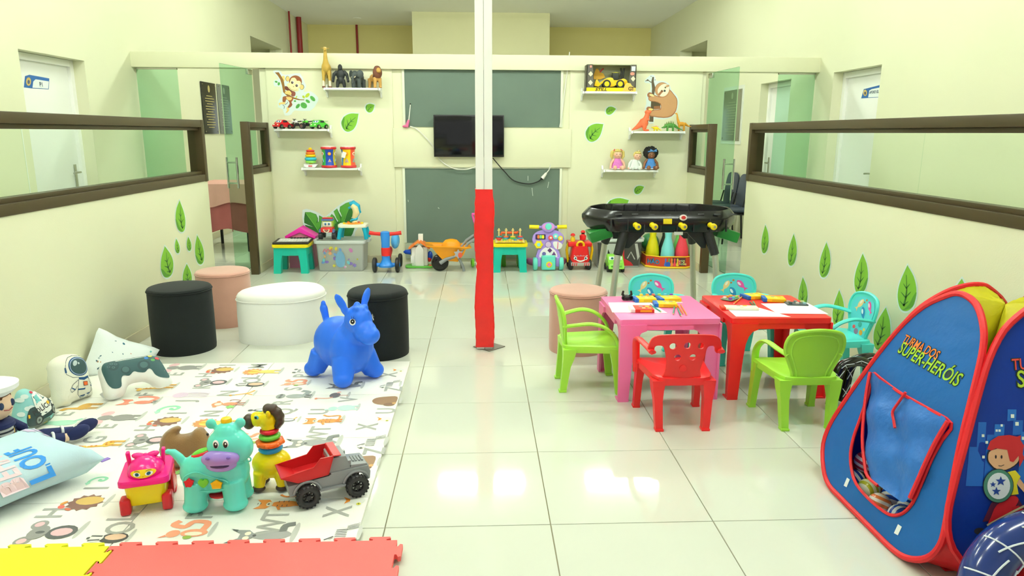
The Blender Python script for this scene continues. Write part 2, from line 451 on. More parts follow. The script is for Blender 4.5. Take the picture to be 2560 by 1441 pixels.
# ceiling lamps: twin-tube battens
TUBE = mat('lamp_tube', (246, 255, 243), .4, emit=LAMP_E, var=0)
k = 0
for y in LAMP_ROWS:
    for x in LAMP_COLS:
        L_ = thing('ceiling_lamp', 'twin tube ceiling batten lamp, %s of the %s row' % ({-2.1: 'left one', 0: 'middle one', 2.1: 'right one'}[x], {2.3: 'nearest', 5.6: 'second', 9.25: 'farthest'}[y]), 'lamp', (x, y, ZC), group='twin tube ceiling lamps')
        B().box((0, 0, -.02), (1.24, .20, .035), bev=.004).out('housing', WHITE, L_)
        for dy in (-.065, .065):
            B().cyl((-.59, dy, -.075), (.59, dy, -.075), .015, n=10).out('tube', TUBE, L_)
# ================================================================== POST
pc = V((.024, 4.505, 0))
post = thing('support_post', 'square white post wrapped in red tape standing mid room', 'post', pc)
WPOST = mat('trunking_white', (238, 238, 232), .4, var=.03, scale=3)
b = B()
for s_ in (-1, 1): b.box((s_*.0265, 0, ZC/2+.003), (.0515, .104, ZC-.006), bev=.004)
b.out('post_trunking', WPOST, post)
rs = []
rnd = random.Random(3)
zt = ony(1210, 474, 4.445).z
n_ = 46
for i in range(n_+1):
    z = .02+(zt-.02)*i/n_; k = .0585 + .004*math.sin(i*.21) + (rnd.random()-.5)*.0022 + (.002 if i % 3 == 0 else 0)
    if i > n_-3: k = .0555
    dx = .003*math.sin(i*.35); tl_ = .004*math.sin(i*1.3)
    rs.append([V((p[0]*k/.066+dx, p[1]*k/.066, z+p[0]*tl_*4)) for p in rrect(0, 0, .132, .132, .012, 3)])
B().rings(rs).out('tape_wrap', mat('red_tape', (226, 34, 30), .28, var=.10, scale=14, bump=.25, bscale=40), post, smooth=25)
B().box((.03, .01, .0035), (.15, .15, .005), rotm(rz=PI/4)).out('base_plate', mat('grey_plate', (120, 116, 104), .5), post)
# ================================================================== OTTOMANS
def ottoman(label, c, r, h, m, outline=None, rnd_=.02, pull=False, lean=0):
    t = thing('ottoman', label, 'ottoman', (c[0], c[1], 0), group='velvet ottomans')
    pts = outline or [(r*math.cos(2*PI*i/48), r*math.sin(2*PI*i/48)) for i in range(48)]
    prof = [(.97, .004), (.985, .0), (.995, .02), (1.0, .5*h), (.99, h-rnd_*1.6), (.985, h-rnd_*1.0)] + [(1-(rnd_/r)*(1-math.cos(a)), h-rnd_+rnd_*math.sin(a)) for a in (.3, .7, 1.1, 1.45)] + [(.6, h+.004), (.25, h+.006), (.02, h+.006)]
    B().rings([[V((p[0]*k+lean*z, p[1]*k, z)) for p in pts] for k, z in prof]).out('cushion', m, t)
    q = h-rnd_*1.1
    B().tube([V((p[0]*1.0+lean*q, p[1]*1.0, q)) for p in pts], .0035, n=6, closed=True).out('piping', m, t)
    if pull: B().box((-r*1.005, -.02, h*.78), (.006, .02, .045), bev=.001).out('fabric_tag', mat('tag_dark', (40, 40, 44), .6), t)
    return t
VBLK = mat('black_velvet', (10, 18, 18), .9, var=.4, scale=9, sheen=.04, bump=.1, bscale=200)
VPNK = mat('pink_velvet', (200, 152, 136), .85, var=.12, scale=7, sheen=.4, bump=.1, bscale=200)
VWHT = mat('white_velvet', (246, 246, 240), .85, var=.02, scale=6, sheen=.3, bump=.08, bscale=220)
ottoman('black velvet ottoman beside the left partition wall', (-1.945, 4.55), .195, .42, VBLK, pull=True)
ottoman('pink velvet ottoman behind the left black ottoman', (-1.90, 5.20), .19, .40, VPNK)
peb = smooth2([(-.285, -.09), (-.22, -.2), (-.05, -.245), (.14, -.225), (.265, -.1), (.285, .06), (.2, .2), (.04, .24), (-.12, .17), (-.25, .04)], 5)
ottoman('low wide white velvet ottoman between the black ones', (-1.37, 4.83), .26, .345, VWHT, outline=peb, rnd_=.05)
ottoman('black velvet ottoman behind the blue hopper', (-.655, 4.415), .19, .425, VBLK, rnd_=.035)
ottoman('pink velvet ottoman beside the pink table', (.635, 4.465), .188, .405, VPNK)
# ================================================================== CHILDREN'S TABLES
def play_table(label, c, rgb, nm, rz=0):
    t = thing('play_table', label, 'table', (c[0], c[1], 0), rz, group='children tables')
    m = plastic(nm, rgb, .35); W = .265; H_ = .45
    B().prism(rrect(0, 0, 2*W+.006, 2*W+.006, .014), H_-.03, H_, bev=.006).out('tabletop', m, t)
    side = [(0, 0), (.056, 0), (.062, .1), (.071, .24), (.079, .31), (.092, .352), (.112, .379), (.14, .39), (.14, H_-.028), (0, H_-.028)]
    for sx in (-1, 1):
        for sy in (-1, 1):
            g = B()
            g.prism([(p[0], p[1]) for p in side], 0, .012, frame((sx*W, sy*W, 0), (-sx, 0, 0), (0, 0, 1)) if sx*sy > 0 else frame((sx*W, sy*(W-.012), 0), (-sx, 0, 0), (0, 0, 1)))
            g.prism([(p[0], p[1]) for p in side], 0, .012, frame((sx*(W-.012), sy*W, 0), (0, -sy, 0), (0, 0, 1)) if sx*sy > 0 else frame((sx*W, sy*W, 0), (0, -sy, 0), (0, 0, 1)))
            g.prism([(0, 0), (.062, 0), (.062, .008), (.008, .062), (0, .062)], 0, .008, frame((sx*W, sy*W, 0), (-sx, 0, 0), (0, -sy, 0)) if sx*sy > 0 else frame((sx*W, sy*W, .008), (-sx, 0, 0), (0, -sy, 0)))
            g.out('leg', m, t)
    for sx, sy in ((1, 0), (-1, 0), (0, 1), (0, -1)):
        d = (.012, 2*W-.278, .034) if sx else (2*W-.278, .012, .034)
        B().box((sx*(W-.006), sy*(W-.006), H_-.043), d).out('apron', m, t)
    return t
play_table('pink plastic children table covered with paper and crayon boxes', (.982, 3.785), (246, 126, 184), 'table_pink', .02)
play_table('red plastic children table standing next to the pink one', (1.582, 3.79), (238, 36, 36), 'table_red', -.01)
# ================================================================== CHILDREN'S CHAIRS
def quadtube(bm, secs):
    "sections: (centre, half width along x, half width along y)"
    bm.rings([[V(c)+V((a*hx, bb_*hy, 0)) for a, bb_ in ((-1, -1), (1, -1), (1, 1), (-1, 1))] for c, hx, hy in secs])
BACK_OVAL = smooth2([(-.088, .245), (-.092, .285), (-.115, .34), (-.138, .40), (-.134, .455), (-.10, .49), (0, .505), (.10, .49), (.134, .455), (.138, .40), (.115, .34), (.092, .285), (.088, .245)], 4, False)
def tilt(p, off=0): return V((p[0], -.14-(p[1]-.245)*.17+off - .25*p[0]*p[0]*0 + .9*p[0]*p[0], p[1]))
def chair(label, c, rz, m, kind, group='plastic children armchairs', sticker=False):
    t = thing('children_chair', label, 'chair', (c[0], c[1], 0), rz, group=group)
    seat = smooth2([(-.125, -.145), (-.155, .0), (-.168, .12), (-.155, .158), (0, .165), (.155, .158), (.168, .12), (.155, .0), (.125, -.145), (0, -.15)], 3)
    g = B(); g.rings([[V((p[0]*k, p[1]*k, z + (.006*abs(p[0]/.16)**2))) for p in seat] for k, z in ((.93, .232), (.985, .226), (1, .25), (.99, .262), (.94, .264), (.5, .256), (.05, .254))])
    g.out('seat', m, t)
    for s_ in (-1, 1):
        g = B(); quadtube(g, [((s_*.112, -.15, .004), .017, .017), ((s_*.114, -.148, .03), .018, .018), ((s_*.12, -.135, .15), .02, .022), ((s_*.122, -.125, .20), .026, .03), ((s_*.12, -.12, .25), .032, .036)])
        g.box((s_*.112, -.153, .006), (.04, .042, .012), bev=.003); g.out('leg', m, t)
        g = B(); quadtube(g, [((s_*.157, .15, .004), .016, .018), ((s_*.156, .148, .03), .016, .019), ((s_*.153, .138, .15), .017, .024), ((s_*.15, .13, .22), .02, .03), ((s_*.15, .122, .255), .022, .032)])
        g.box((s_*.157, .153, .006), (.038, .042, .012), bev=.003); g.out('leg', m, t)
        if kind == 'wing':
            pts = [(s_*.166, .135, .2), (s_*.172, .13, .30), (s_*.178, .11, .37), (s_*.18, .06, .398), (s_*.176, -.02, .402), (s_*.168, -.10, .400), (s_*.163, -.165, .396)]
        else:
            pts = [(s_*.155, .142, .2), (s_*.161, .138, .28), (s_*.165, .115, .332), (s_*.166, .06, .378), (s_*.163, -.01, .398), (s_*.147, -.09, .388), (s_*.118, -.152, .372)]
        B().tube(smooth2(pts, 4, False), .0185, n=10, flat=.55, up=(0, .4, 1)).out('armrest', m, t)
    bk = B()
    if kind == 'wing':
        src = [(285, 210), (320, 150), (400, 115), (640, 96), (900, 105), (1020, 125), (1075, 175), (1092, 240), (1085, 305), (1045, 330), (1020, 310), (1012, 255), (985, 238), (930, 245), (905, 300), (880, 400), (850, 520), (832, 640), (440, 640), (455, 560), (468, 470), (462, 370), (442, 280), (415, 240), (360, 240), (335, 265), (328, 330), (310, 352), (285, 340), (262, 305)]
        out_ = []
        for u, v in crop(1560, 810, .2227, src):
            p = ony(u, v, 3.125); out_.append((p.x-.955, p.z-.005))
        out_ = smooth2(out_, 3)
        hs = []
        for u, v in crop(1560, 810, .2227, [(532, 238), (690, 226), (845, 232), (588, 370), (757, 366)]):
            p = ony(u, v, 3.125); hs.append(circ(p.x-.955, p.z-.005, .0165, n=14))
        vs, fs = cdt(out_, 0, hs)
        n = len(vs); ed = {(f[i], f[(i+1) % len(f)]) for f in fs for i in range(len(f))}
        bd = [(a, b_) for a, b_ in ed if (b_, a) not in ed]
        bk.add([tilt(p, o_) for o_ in (-.006, .006) for p in vs], [f[::-1] for f in fs]+[tuple(i+n for i in f) for f in fs]+[(a, b_, n+b_, n+a) for a, b_ in bd])
        p = ony(1560+650*.2227, 810+495*.2227, 3.125)
        bk.lathe([(.017, -.0), (.017, .003), (.001, .003)], 16, tilt((p.x-.955, p.z-.005), -.008), R=rotm(PI/2))
    else:
        vs, fs = cdt(BACK_OVAL, .03); n = len(vs)
        ed = {(f[i], f[(i+1) % len(f)]) for f in fs for i in range(len(f))}; bd = [(a, b_) for a, b_ in ed if (b_, a) not in ed]
        bk.add([tilt(p, o_) for o_ in (-.004, .004) for p in vs], [f[::-1] for f in fs]+[tuple(i+n for i in f) for f in fs]+[(a, b_, n+b_, n+a) for a, b_ in bd])
        bk.tube([tilt(p) for p in BACK_OVAL], .009, n=8)
        inner = [((p[0])*.80, .258+(p[1]-.245)*.86) for p in BACK_OVAL]
        bk.tube([tilt(p, -.003) for p in inner], .0045, n=6, closed=True)
    b_o = bk.out('backrest', m, t)
    g = B(); g.box((0, -.135, .238), (.19, .014, .035), bev=.004); g.out('back_rail', m, t)
    if sticker:
        def fn(q): return tilt(q, .0062)
        field = smooth2([(-.07, .262), (-.078, .30), (-.10, .35), (-.118, .405), (-.11, .45), (-.07, .476), (0, .484), (.07, .476), (.11, .45), (.118, .405), (.10, .35), (.078, .30), (.07, .262)], 3)
        st = B().flat(field, fn, .02).out('sticker', ink((92, 214, 222)), t, smooth=0)
        def fn2(q): return tilt(q, .0071)
        def fish(cx, cz, L, a, col, bel):
            ca, sa = math.cos(a), math.sin(a)
            def R_(pp): return [(cx+(x*ca-y*sa)*L, cz+(x*sa+y*ca)*L) for x, y in pp]
            body = R_(smooth2([(.5, 0), (.25, .22), (-.1, .2), (-.38, .06), (-.62, .22), (-.55, 0), (-.62, -.2), (-.38, -.05), (-.1, -.2), (.25, -.2)], 3))
            B().flat(body, fn2).out('printed_fish', ink(col), st, smooth=0)
            B().flat(R_(circ(.18, -.06, .2, .1, 10)), lambda q: tilt(q, .0076)).out('printed_belly', ink(bel), st, smooth=0)
        fish(-.05, .44, .075, .8, (236, 84, 168), (255, 226, 240))
        fish(.05, .435, .075, 2.2, (246, 214, 150), (255, 246, 226))
        fish(0, .39, .08, 1.0, (40, 140, 196), (240, 250, 255))
        for q, (x, z, r, cc) in enumerate(((-.03, .285, .02, (240, 170, 60)), (.02, .28, .022, (150, 120, 150)), (.0, .325, .02, (60, 170, 160)), (.05, .30, .014, (236, 96, 96)), (-.055, .31, .012, (250, 210, 80)), (.0, .468, .008, (190, 120, 50)), (.015, .452, .007, (190, 120, 50)))):
            B().flat(circ(x, z, r, r*.8, 9), fn2).out('printed_reef', ink(cc), st, smooth=0)
    return t
GREENP = plastic('chair_lime', (166, 226, 66), .35); REDP = plastic('chair_red', (236, 40, 40), .32); TEALP = plastic('chair_teal', (84, 222, 214), .32)
chair('lime green plastic chair at the left side of the pink table', (.60, 3.785), -PI/2, GREENP, 'oval')
chair('red plastic chair with round holes in its backrest', (.962, 3.29), 0, REDP, 'wing')
chair('lime green plastic chair in front of the red table', (1.568, 3.275), 0, GREENP, 'oval')
chair('turquoise chair with sea animal sticker behind the pink table', (1.095, 4.243), PI, TEALP, 'oval', sticker=True)
chair('turquoise chair with sea animal sticker behind the red table', (1.635, 4.243), PI, TEALP, 'oval', sticker=True)
chair('turquoise chair with sea animal sticker against the right partition', (2.032, 3.835), PI/2, TEALP, 'oval', sticker=True)
# ================================================================== BLUE HOPPER
BLUEH = mat('hopper_blue', (34, 112, 244), .38, var=.03, scale=6)
hp = thing('hopper_donkey', 'blue inflatable hopper donkey with big painted eyes on the mat', 'hopper toy', (-.775, 3.90, .014), math.radians(-43))
b = B()
b.ell((-.045, 0, .205), (.165, .138, .15), n=24, m=14)
b.ell((.065, 0, .19), (.105, .132, .15), n=20, m=12); b.ell((.10, 0, .285), (.08, .082, .1))
b.ell((.135, 0, .365), (.078, .078, .088), n=20, m=12)
b.ell((.185, 0, .318), (.075, .066, .062), rotm(0, .35)); b.ell((.225, 0, .295), (.058, .062, .052))
for s_ in (-1, 1):
    b.cyl((.08, s_*.07, .14), (.115, s_*.105, .04), .07, .055); b.ell((.12, s_*.11, .046), (.056, .054, .046))
    b.cyl((-.12, s_*.07, .14), (-.155, s_*.10, .04), .068, .054); b.ell((-.165, s_*.105, .046), (.056, .054, .046))
    e = rotm(s_*-.5, -.12)
    b.ell((.10, s_*.085, .475), (.012, .026, .062), e)
    b.ell((.105, s_*.065, .43), (.018, .022, .035), e)
b.cyl((-.16, 0, .29), (-.18, 0, .36), .018, .022); b.ell((-.185, 0, .375), (.024, .024, .036), rotm(0, -.2)); b.ell((-.188, 0, .412), (.015, .015, .016))
for x, y, z in ((.16, .03, .437), (.17, 0, .43), (.16, -.03, .437), (.13, 0, .452), (.185, .015, .41)): b.ell((x, y, z), .02, n=10, m=7)
body = b.out('body', BLUEH, hp, blob=.006, bsm=7)
EYEW = ink((250, 250, 250)); EYEB = ink((16, 16, 18))
for s_ in (-1, 1):
    fr = frame((.196, s_*.052, .378), (-s_*.0-.35, s_*.9 if s_ > 0 else .9, .0), (.0, 0, 1))
    c0 = V((.172, s_*.066, .375)); nrm = V((.72, s_*.62, .18)).normalized(); up = V((0, 0, 1)); uu = up.cross(nrm).normalized(); vv_ = nrm.cross(uu)
    def F(q, o_=0): return c0 + uu*q[0] + vv_*q[1] + nrm*(o_ - 9*(q[0]**2+q[1]**2))
    e = B().flat(circ(0, 0, .0165, .018), lambda q: F(q, .008), .006).out('eye', EYEW, hp, smooth=60)
    B().flat(circ(0, .003, .0115, .0135), lambda q: F(q, .0092), .005).out('pupil', EYEB, e)
    B().flat(circ(0, .004, .0032, n=8), lambda q: F(q, .0104)).out('glint', EYEW, e)
    for a in (.5, .9, 1.3, 1.75):
        B().flat(stroke([(.015*math.cos(a), .017*math.sin(a)), (.03*math.cos(a), .033*math.sin(a))], .0025, .6), lambda q: F(q, .0098)).out('lash', EYEB, e)
# ================================================================== POP-UP TENT
TB1 = mat('tent_blue', (36, 122, 206), .45, var=.10, scale=3, bump=.5, bscale=14, sheer=.4); TB2 = mat('tent_royal', (16, 64, 176), .45, var=.14, scale=2.5, bump=.35, bscale=14, sheer=.35)
TYEL = mat('tent_yellow', (236, 226, 40), .45, var=.06, scale=4, bump=.5, bscale=14, sheer=.4); TRED = mat('tent_red', (214, 26, 34), .45, var=.05, bump=.2, bscale=40)
A_ = V((1.394, 2.747, .012)); Bn = V((1.409, 1.747, .012))
e1 = (Bn-A_).normalized(); ev = V((0, 0, 1)).cross(e1)      # inwards
if ev.x < 0: ev = -ev
LEAN = .33
fr1 = frame((A_+Bn)/2, e1, V((0, 0, 1))+ev*LEAN)
S7 = 600/1167
out1 = crop(1960, 700, S7, [(198, 800), (200, 920), (225, 1000), (290, 1070), (400, 1180), (520, 1300), (590, 1350), (660, 1363), (720, 1345), (765, 1290), (790, 1210), (830, 1020), (880, 800), (930, 600), (970, 420), (985, 300), (975, 210), (945, 130), (900, 85), (850, 68), (800, 80), (700, 130), (600, 220), (500, 340), (400, 470), (310, 590), (235, 700)])
o1 = smooth2([onp(u, v, fr1) for u, v in out1], 3)
hole = smooth2([onp(u, v, fr1) for u, v in crop(1960, 700, S7, [(440, 560), (400, 680), (365, 770), (347, 850), (350, 930), (372, 1000), (430, 1070), (500, 1130), (548, 1152), (600, 1140), (650, 1090), (700, 990), (750, 880), (800, 790), (845, 710), (740, 640), (600, 560), (500, 490), (455, 465)])], 3)
tent = thing('play_tent', 'blue and yellow pop-up play tent with superhero lettering', 'tent', (0, 0, 0))
def surf(fr, q, o_=0, puff=.03):
    w_ = puff*math.sin(min(1, max(0, (q[1]+.05)/.95))*PI)*math.cos(max(-1, min(1, (q[0]+.07)/.42))*PI/2)
    return fr @ V((q[0], q[1], o_+w_))
ctr = (A_+Bn)/2 - e1*.07 + ev*.432; ctr.z = .012
def rotc(k): return M.Translation(ctr) @ M.Rotation(k*PI/2, 4, 'Z') @ M.Translation(-ctr)
sgn = -1 if fr1.col[2].xyz.dot(ev) > 0 else 1       # normal outwards
vs, fs = cdt(o1, .05, [hole])
TB = [TB1, TB2, TB1, TB2]
frs = [rotc(k) @ fr1 for k in range(4)]
ps = []
for k in range(4):
    g = B(); rn = random.Random(k)
    if k == 0:
        v2, f2 = vs, fs
    else: v2, f2 = cdt(o1, .06)
    n = len(v2)
    P_ = [surf(frs[k], q) for q in v2]; nr = frs[k].col[2].xyz*sgn
    ed = {(f[i], f[(i+1) % len(f)]) for f in f2 for i in range(len(f))}; bd = [(a, b_) for a, b_ in ed if (b_, a) not in ed]
    g.add([p-nr*.0015 for p in P_]+[p+nr*.0015 for p in P_], [f[::-1] for f in f2]+[tuple(i+n for i in f) for f in f2]+[(a, b_, n+b_, n+a) for a, b_ in bd])
    po = g.out('panel', TB[k], tent, smooth=60); ps.append(po)
    B().tube([surf(frs[k], q) for q in o1], .0115, n=8, closed=True).out('piping', TRED, po)
B().tube([surf(frs[0], q, sgn*.004) for q in hole], .006, n=6, closed=True).out('door_piping', TRED, ps[0])
# roof and corner gussets between the panels
m_ = len(o1)
top = [i for i in range(m_) if o1[i][1] > .34]
xs = sorted(top, key=lambda i: o1[i][0])
# contiguous arc from the left side over the crown to the right side
st = [i for i in range(m_) if o1[i][1] > .34 and o1[i-1][1] <= .34]
def arc(k):
    i = st[0]; r = []
    while o1[i % m_][1] > .34: r.append(surf(frs[k], o1[i % m_])); i += 1
    return r
a0 = arc(0); ltr = (a0[0]-a0[-1]).dot(e1) < 0    # runs left to right seen from outside?
loop = []
order = [0, 1, 2, 3]
arcs = [arc(k) for k in order]
# adjacent panels: the end of one arc that is nearest the start of the next
if (arcs[0][-1]-arcs[1][0]).length > (arcs[0][0]-arcs[1][-1]).length: arcs = [a[::-1] for a in arcs]
for a in arcs: loop += a
cz = max(p.z for p in loop)-.035; apex = V((ctr.x, ctr.y, cz))
rings_ = []
for t_ in (0, .25, .5, .75, .97):
    rings_.append([p.lerp(apex, t_) + V((0, 0, .03*math.sin(t_*PI)*0 + .012*math.sin(i*1.7+t_*9)*t_*(1-t_)*4*.5)) for i, p in enumerate(loop)])
B().rings(rings_, caps=False).out('roof', TYEL, tent, smooth=50)
# red gussets low in the corners and the floor sheet
bot = [[surf(frs[k], q) for q in o1 if q[1] < .12] for k in range(4)]
base = []
for k in range(4):
    low = sorted([q for q in o1 if q[1] < .2], key=lambda q: q[0])
    base.append((surf(frs[k], low[0]), surf(frs[k], low[-1])))
for k in range(4):
    qa = sorted([q for q in o1 if q[1] < .34 and q[0] > .05], key=lambda q: q[1]); qb = sorted([q for q in o1 if q[1] < .34 and q[0] < -.2], key=lambda q: q[1])
    kk = (k+1) % 4
    La = [surf(frs[k], q) for q in (qa if True else qb)]; Lb = [surf(frs[kk], q) for q in qb]
    if (La[-1]-Lb[-1]).length > .4:
        kk = (k-1) % 4; Lb = [surf(frs[kk], q) for q in qb]
    n = 12
    def res(L): return [L[int(i*(len(L)-1)/(n-1))] for i in range(n)]
    La, Lb = res(La), res(Lb); g = B(); inn = (ctr-(La[0]+Lb[0])/2); inn.z = 0; inn.normalize()
    g.add([p+inn*.012 for p in La]+[p+inn*.012 for p in Lb], [(i, i+1, n+i+1, n+i) for i in range(n-1)]); g.out('gusset', TRED, tent)
hb = .47
fl = B(M.Translation(ctr) @ M.Rotation(math.atan2(e1.y, e1.x), 4, 'Z')); fl.box((0, 0, -.006), (.66, .66, .006)); fl.out('floor_sheet', TRED, tent)
# the door flap, hanging loose in the opening
flap = smooth2([onp(u, v, fr1) for u, v in crop(1960, 700, S7, [(458, 462), (520, 500), (620, 570), (740, 640), (846, 704), (790, 800), (740, 900), (700, 985), (655, 1075), (620, 1095), (560, 1060), (500, 1010), (455, 970), (440, 900), (430, 800), (432, 720), (440, 620), (445, 540)])], 3)
rn = random.Random(5)
g = B(); v2, f2 = cdt(flap, .025)
g.add([surf(fr1, q, sgn*(.010+.008*math.sin(q[0]*31+q[1]*17)+.006*math.sin(q[0]*13-q[1]*41)+.004*rn.random())) for q in v2], f2); fo = g.out('door_flap', mat('flap_blue', (34, 104, 184), .45, var=.12, scale=5, bump=.8, bscale=18), ps[0], smooth=30)
def redline(pts, r=.006): B().tube(smooth2([surf(fr1, onp(u, v, fr1), sgn*.018) for u, v in crop(1960, 700, S7, pts)], 3, False), r, n=6).out('flap_trim', TRED, fo)
redline([(458, 462), (440, 600), (428, 780), (436, 900), (450, 970), (500, 1015)]); redline([(846, 704), (790, 800), (740, 900), (700, 985), (655, 1075)], .008)
redline([(648, 565), (610, 620), (585, 660), (590, 700), (596, 738)], .005)
for x, y in ((320, 990), (568, 1220)):
    q = onp(1960+x*S7, 700+y*S7, fr1)
    B().flat([(q[0]-.011, q[1]-.02), (q[0]+.009, q[1]-.016), (q[0]+.011, q[1]+.018), (q[0]-.009, q[1]+.016)], lambda p: surf(fr1, p, sgn*.003)).out('velcro_patch', ink((236, 240, 240)), ps[0])
# lettering: orange over lime, with a dark outline
def lettering(fr, par, line, c, size, col, ang, width=.8, puff=.03, sg=sgn):
    ca, sa = math.cos(ang), math.sin(ang)
    for o_, cc, bd, s2 in ((.0028, (22, 46, 40), .055, 1.0), (.0042, col, .012, 1.0)):
        def fn(p, o_=o_): return surf(fr, (c[0]+p[0]*ca-p[1]*sa, c[1]+p[0]*sa+p[1]*ca), sg*o_)
        B().text(line, fn, size, .12, width=width, bold=bd).out('lettering', ink(cc), par, smooth=0)
q1 = onp(1960+682*S7, 700+350*S7, fr1); q2 = onp(1960+730*S7, 700+405*S7, fr1)
lettering(fr1, ps[0], 'TURMA DOS', (q1[0], q1[1]+.014), .046, (238, 120, 36), -.02, .8)
lettering(fr1, ps[0], 'SUPER-HERÓIS', (q2[0], q2[1]-.004), .066, (150, 196, 40), -.04, .8)
fr2 = frs[1] if (surf(frs[1], (0, .3))-CP).length < (surf(frs[3], (0, .3))-CP).length else frs[3]
po2 = ps[1] if fr2 is frs[1] else ps[3]
F2 = lambda o_: (lambda p: surf(fr2, p, sgn*o_))
q1 = onp(2555, 905, fr2); q2 = onp(2570, 945, fr2)
qc = -onp(2492, 910, fr2)[0]
lettering(fr2, po2, 'TURMA DOS', (onp(2492, 907, fr2)[0]+.145, onp(2540, 907, fr2)[1]), .05, (226, 70, 60), .05, .8)
lettering(fr2, po2, 'SUPER-HERÓIS', (onp(2490, 940, fr2)[0]+.24, onp(2540, 940, fr2)[1]), .075, (176, 206, 50), .05, .8)
# printed skyline and a running child with a round shield
PPK = [0]
def pp(col, pts, o_, nm='printed_shape', sm=0, raw=False):
    PPK[0] += 1; o_ = o_+PPK[0]*.00003
    q = [onp(u, v, fr2) for u, v in crop(1960, 700, S7, pts)]
    if sm: q = smooth2(q, sm)
    B().flat(q, F2(o_), .06).out(nm, ink(col), po2, smooth=0)
SKY = (24, 98, 190)
for x0, y0, x1 in ((885, 810, 925), (925, 690, 962), (965, 750, 1000), (1000, 700, 1045), (1060, 628, 1100), (1085, 680, 1130), (1120, 735, 1175)):
    pp(SKY if x0 % 2 else (30, 110, 200), [(x0, y0), (x1, y0), (x1-15, 1000), (x0-15, 1000)], .0022, 'printed_building')
for x, y, r in ((1080, 660, 8), (1100, 697, 8), (1030, 705, 5), (1020, 730, 5), (1007, 730, 5), (945, 755, 6), (962, 787, 6), (947, 858, 6), (1128, 766, 7), (1145, 826, 7)):
    pp((226, 236, 226), [(x-r, y-r*1.1), (x+r, y-r*1.1), (x+r, y+r*1.1), (x-r, y+r*1.1)], .0032, 'printed_window')
OUTL = (30, 26, 40)
pp((86, 24, 60), [(985, 1080), (1040, 1040), (1085, 1020), (1130, 1090), (1180, 1170), (1120, 1185), (1060, 1150), (1010, 1165), (948, 1172), (965, 1130)], .0036, 'printed_cape')
pp((204, 30, 44), [(1010, 1090), (1075, 1045), (1110, 1060), (1085, 1110), (1040, 1160), (1020, 1200), (972, 1192), (985, 1150)], .0042, 'printed_leg', 3)
pp((190, 26, 40), [(1075, 1100), (1110, 1090), (1180, 1150), (1170, 1185), (1120, 1150)], .0044, 'printed_leg')
pp((34, 34, 44), circ(935, 1218, 26, 17, 14), .0044, 'printed_shoe')
pp((226, 210, 40), [(1050, 930), (1090, 920), (1115, 950), (1098, 985), (1108, 1035), (1070, 1040)], .0048, 'printed_shirt')
pp((222, 172, 132), [(1098, 985), (1112, 960), (1165, 1030), (1170, 1060), (1140, 1035)], .0046, 'printed_arm')
pp(OUTL, [(962, 870), (966, 830), (1000, 815), (1066, 800), (1108, 850), (1100, 890), (1050, 922), (1000, 918), (975, 895)], .0044, 'printed_outline', 3)
pp((222, 172, 132), [(967, 870), (971, 834), (1000, 819), (1062, 806), (1104, 850), (1096, 886), (1048, 917), (1004, 913), (980, 893)], .005, 'printed_face', 3)
pp((196, 30, 40), [(960, 820), (975, 780), (1010, 756), (1060, 750), (1095, 758), (1115, 752), (1112, 775), (1128, 800), (1122, 840), (1130, 860), (1108, 905), (1104, 850), (1080, 880), (1064, 876), (1052, 822), (1000, 815), (980, 826)], .0056, 'printed_hair')
for x in (1000, 1026): pp(OUTL, circ(x, 856, 4, 9, 10), .0056, 'printed_eye')
pp(OUTL, stroke([(1012, 898), (1025, 900), (1038, 894)], 3), .0056, 'printed_mouth')
pp(OUTL, circ(1013, 996, 70, 83, 28), .0056, 'printed_shield_edge'); pp((70, 132, 112), circ(1013, 996, 67, 80, 28), .006, 'printed_shield'); pp((222, 230, 236), circ(1014, 996, 52, 64, 26), .0066, 'printed_shield_field')
for x, y, r in ((1022, 973, 25), (987, 989, 15), (1003, 1022, 22)): pp((28, 66, 156), star(x, y, r, a=-PI/2), .0072, 'printed_star')
pp((196, 190, 150), stroke([(965, 1188), (1080, 1120), (1200, 1055)], 10), .0068, 'printed_staff')
# ------------------------------------------------------------------ balls in the tent
def stripe(name, c1, c2):
    if name in MATS: return MATS[name]
    m = mat(name, c1, .22, var=0); nt = m.node_tree
    tc = nt.nodes.new('ShaderNodeTexCoord'); wv = nt.nodes.new('ShaderNodeTexWave'); wv.inputs['Scale'].default_value = 14; wv.inputs['Distortion'].default_value = 1.2; wv.inputs['Detail'].default_value = 1; wv.bands_direction = 'Z'; wv.inputs['Detail Scale'].default_value = .6
    nt.links.new(tc.outputs['Object'], wv.inputs['Vector'])
    rp = nt.nodes.new('ShaderNodeValToRGB'); rp.color_ramp.interpolation = 'CONSTANT'; rp.color_ramp.elements[1].position = .5
    rp.color_ramp.elements[0].color = (*[lin(x) for x in c1], 1); rp.color_ramp.elements[1].color = (*[lin(x) for x in c2], 1)
    nt.links.new(wv.outputs['Fac'], rp.inputs[0]); nt.links.new(rp.outputs[0], nt.nodes['Principled BSDF'].inputs['Base Color']); return m
BB = stripe('ball_blue', (20, 70, 170), (240, 244, 246)); BO = stripe('ball_orange', (240, 130, 70), (246, 238, 226)); BYG = stripe('ball_yellow', (190, 190, 40), (240, 240, 200)); BP = stripe('ball_crimson', (180, 40, 70), (246, 226, 230))
BALLS = []
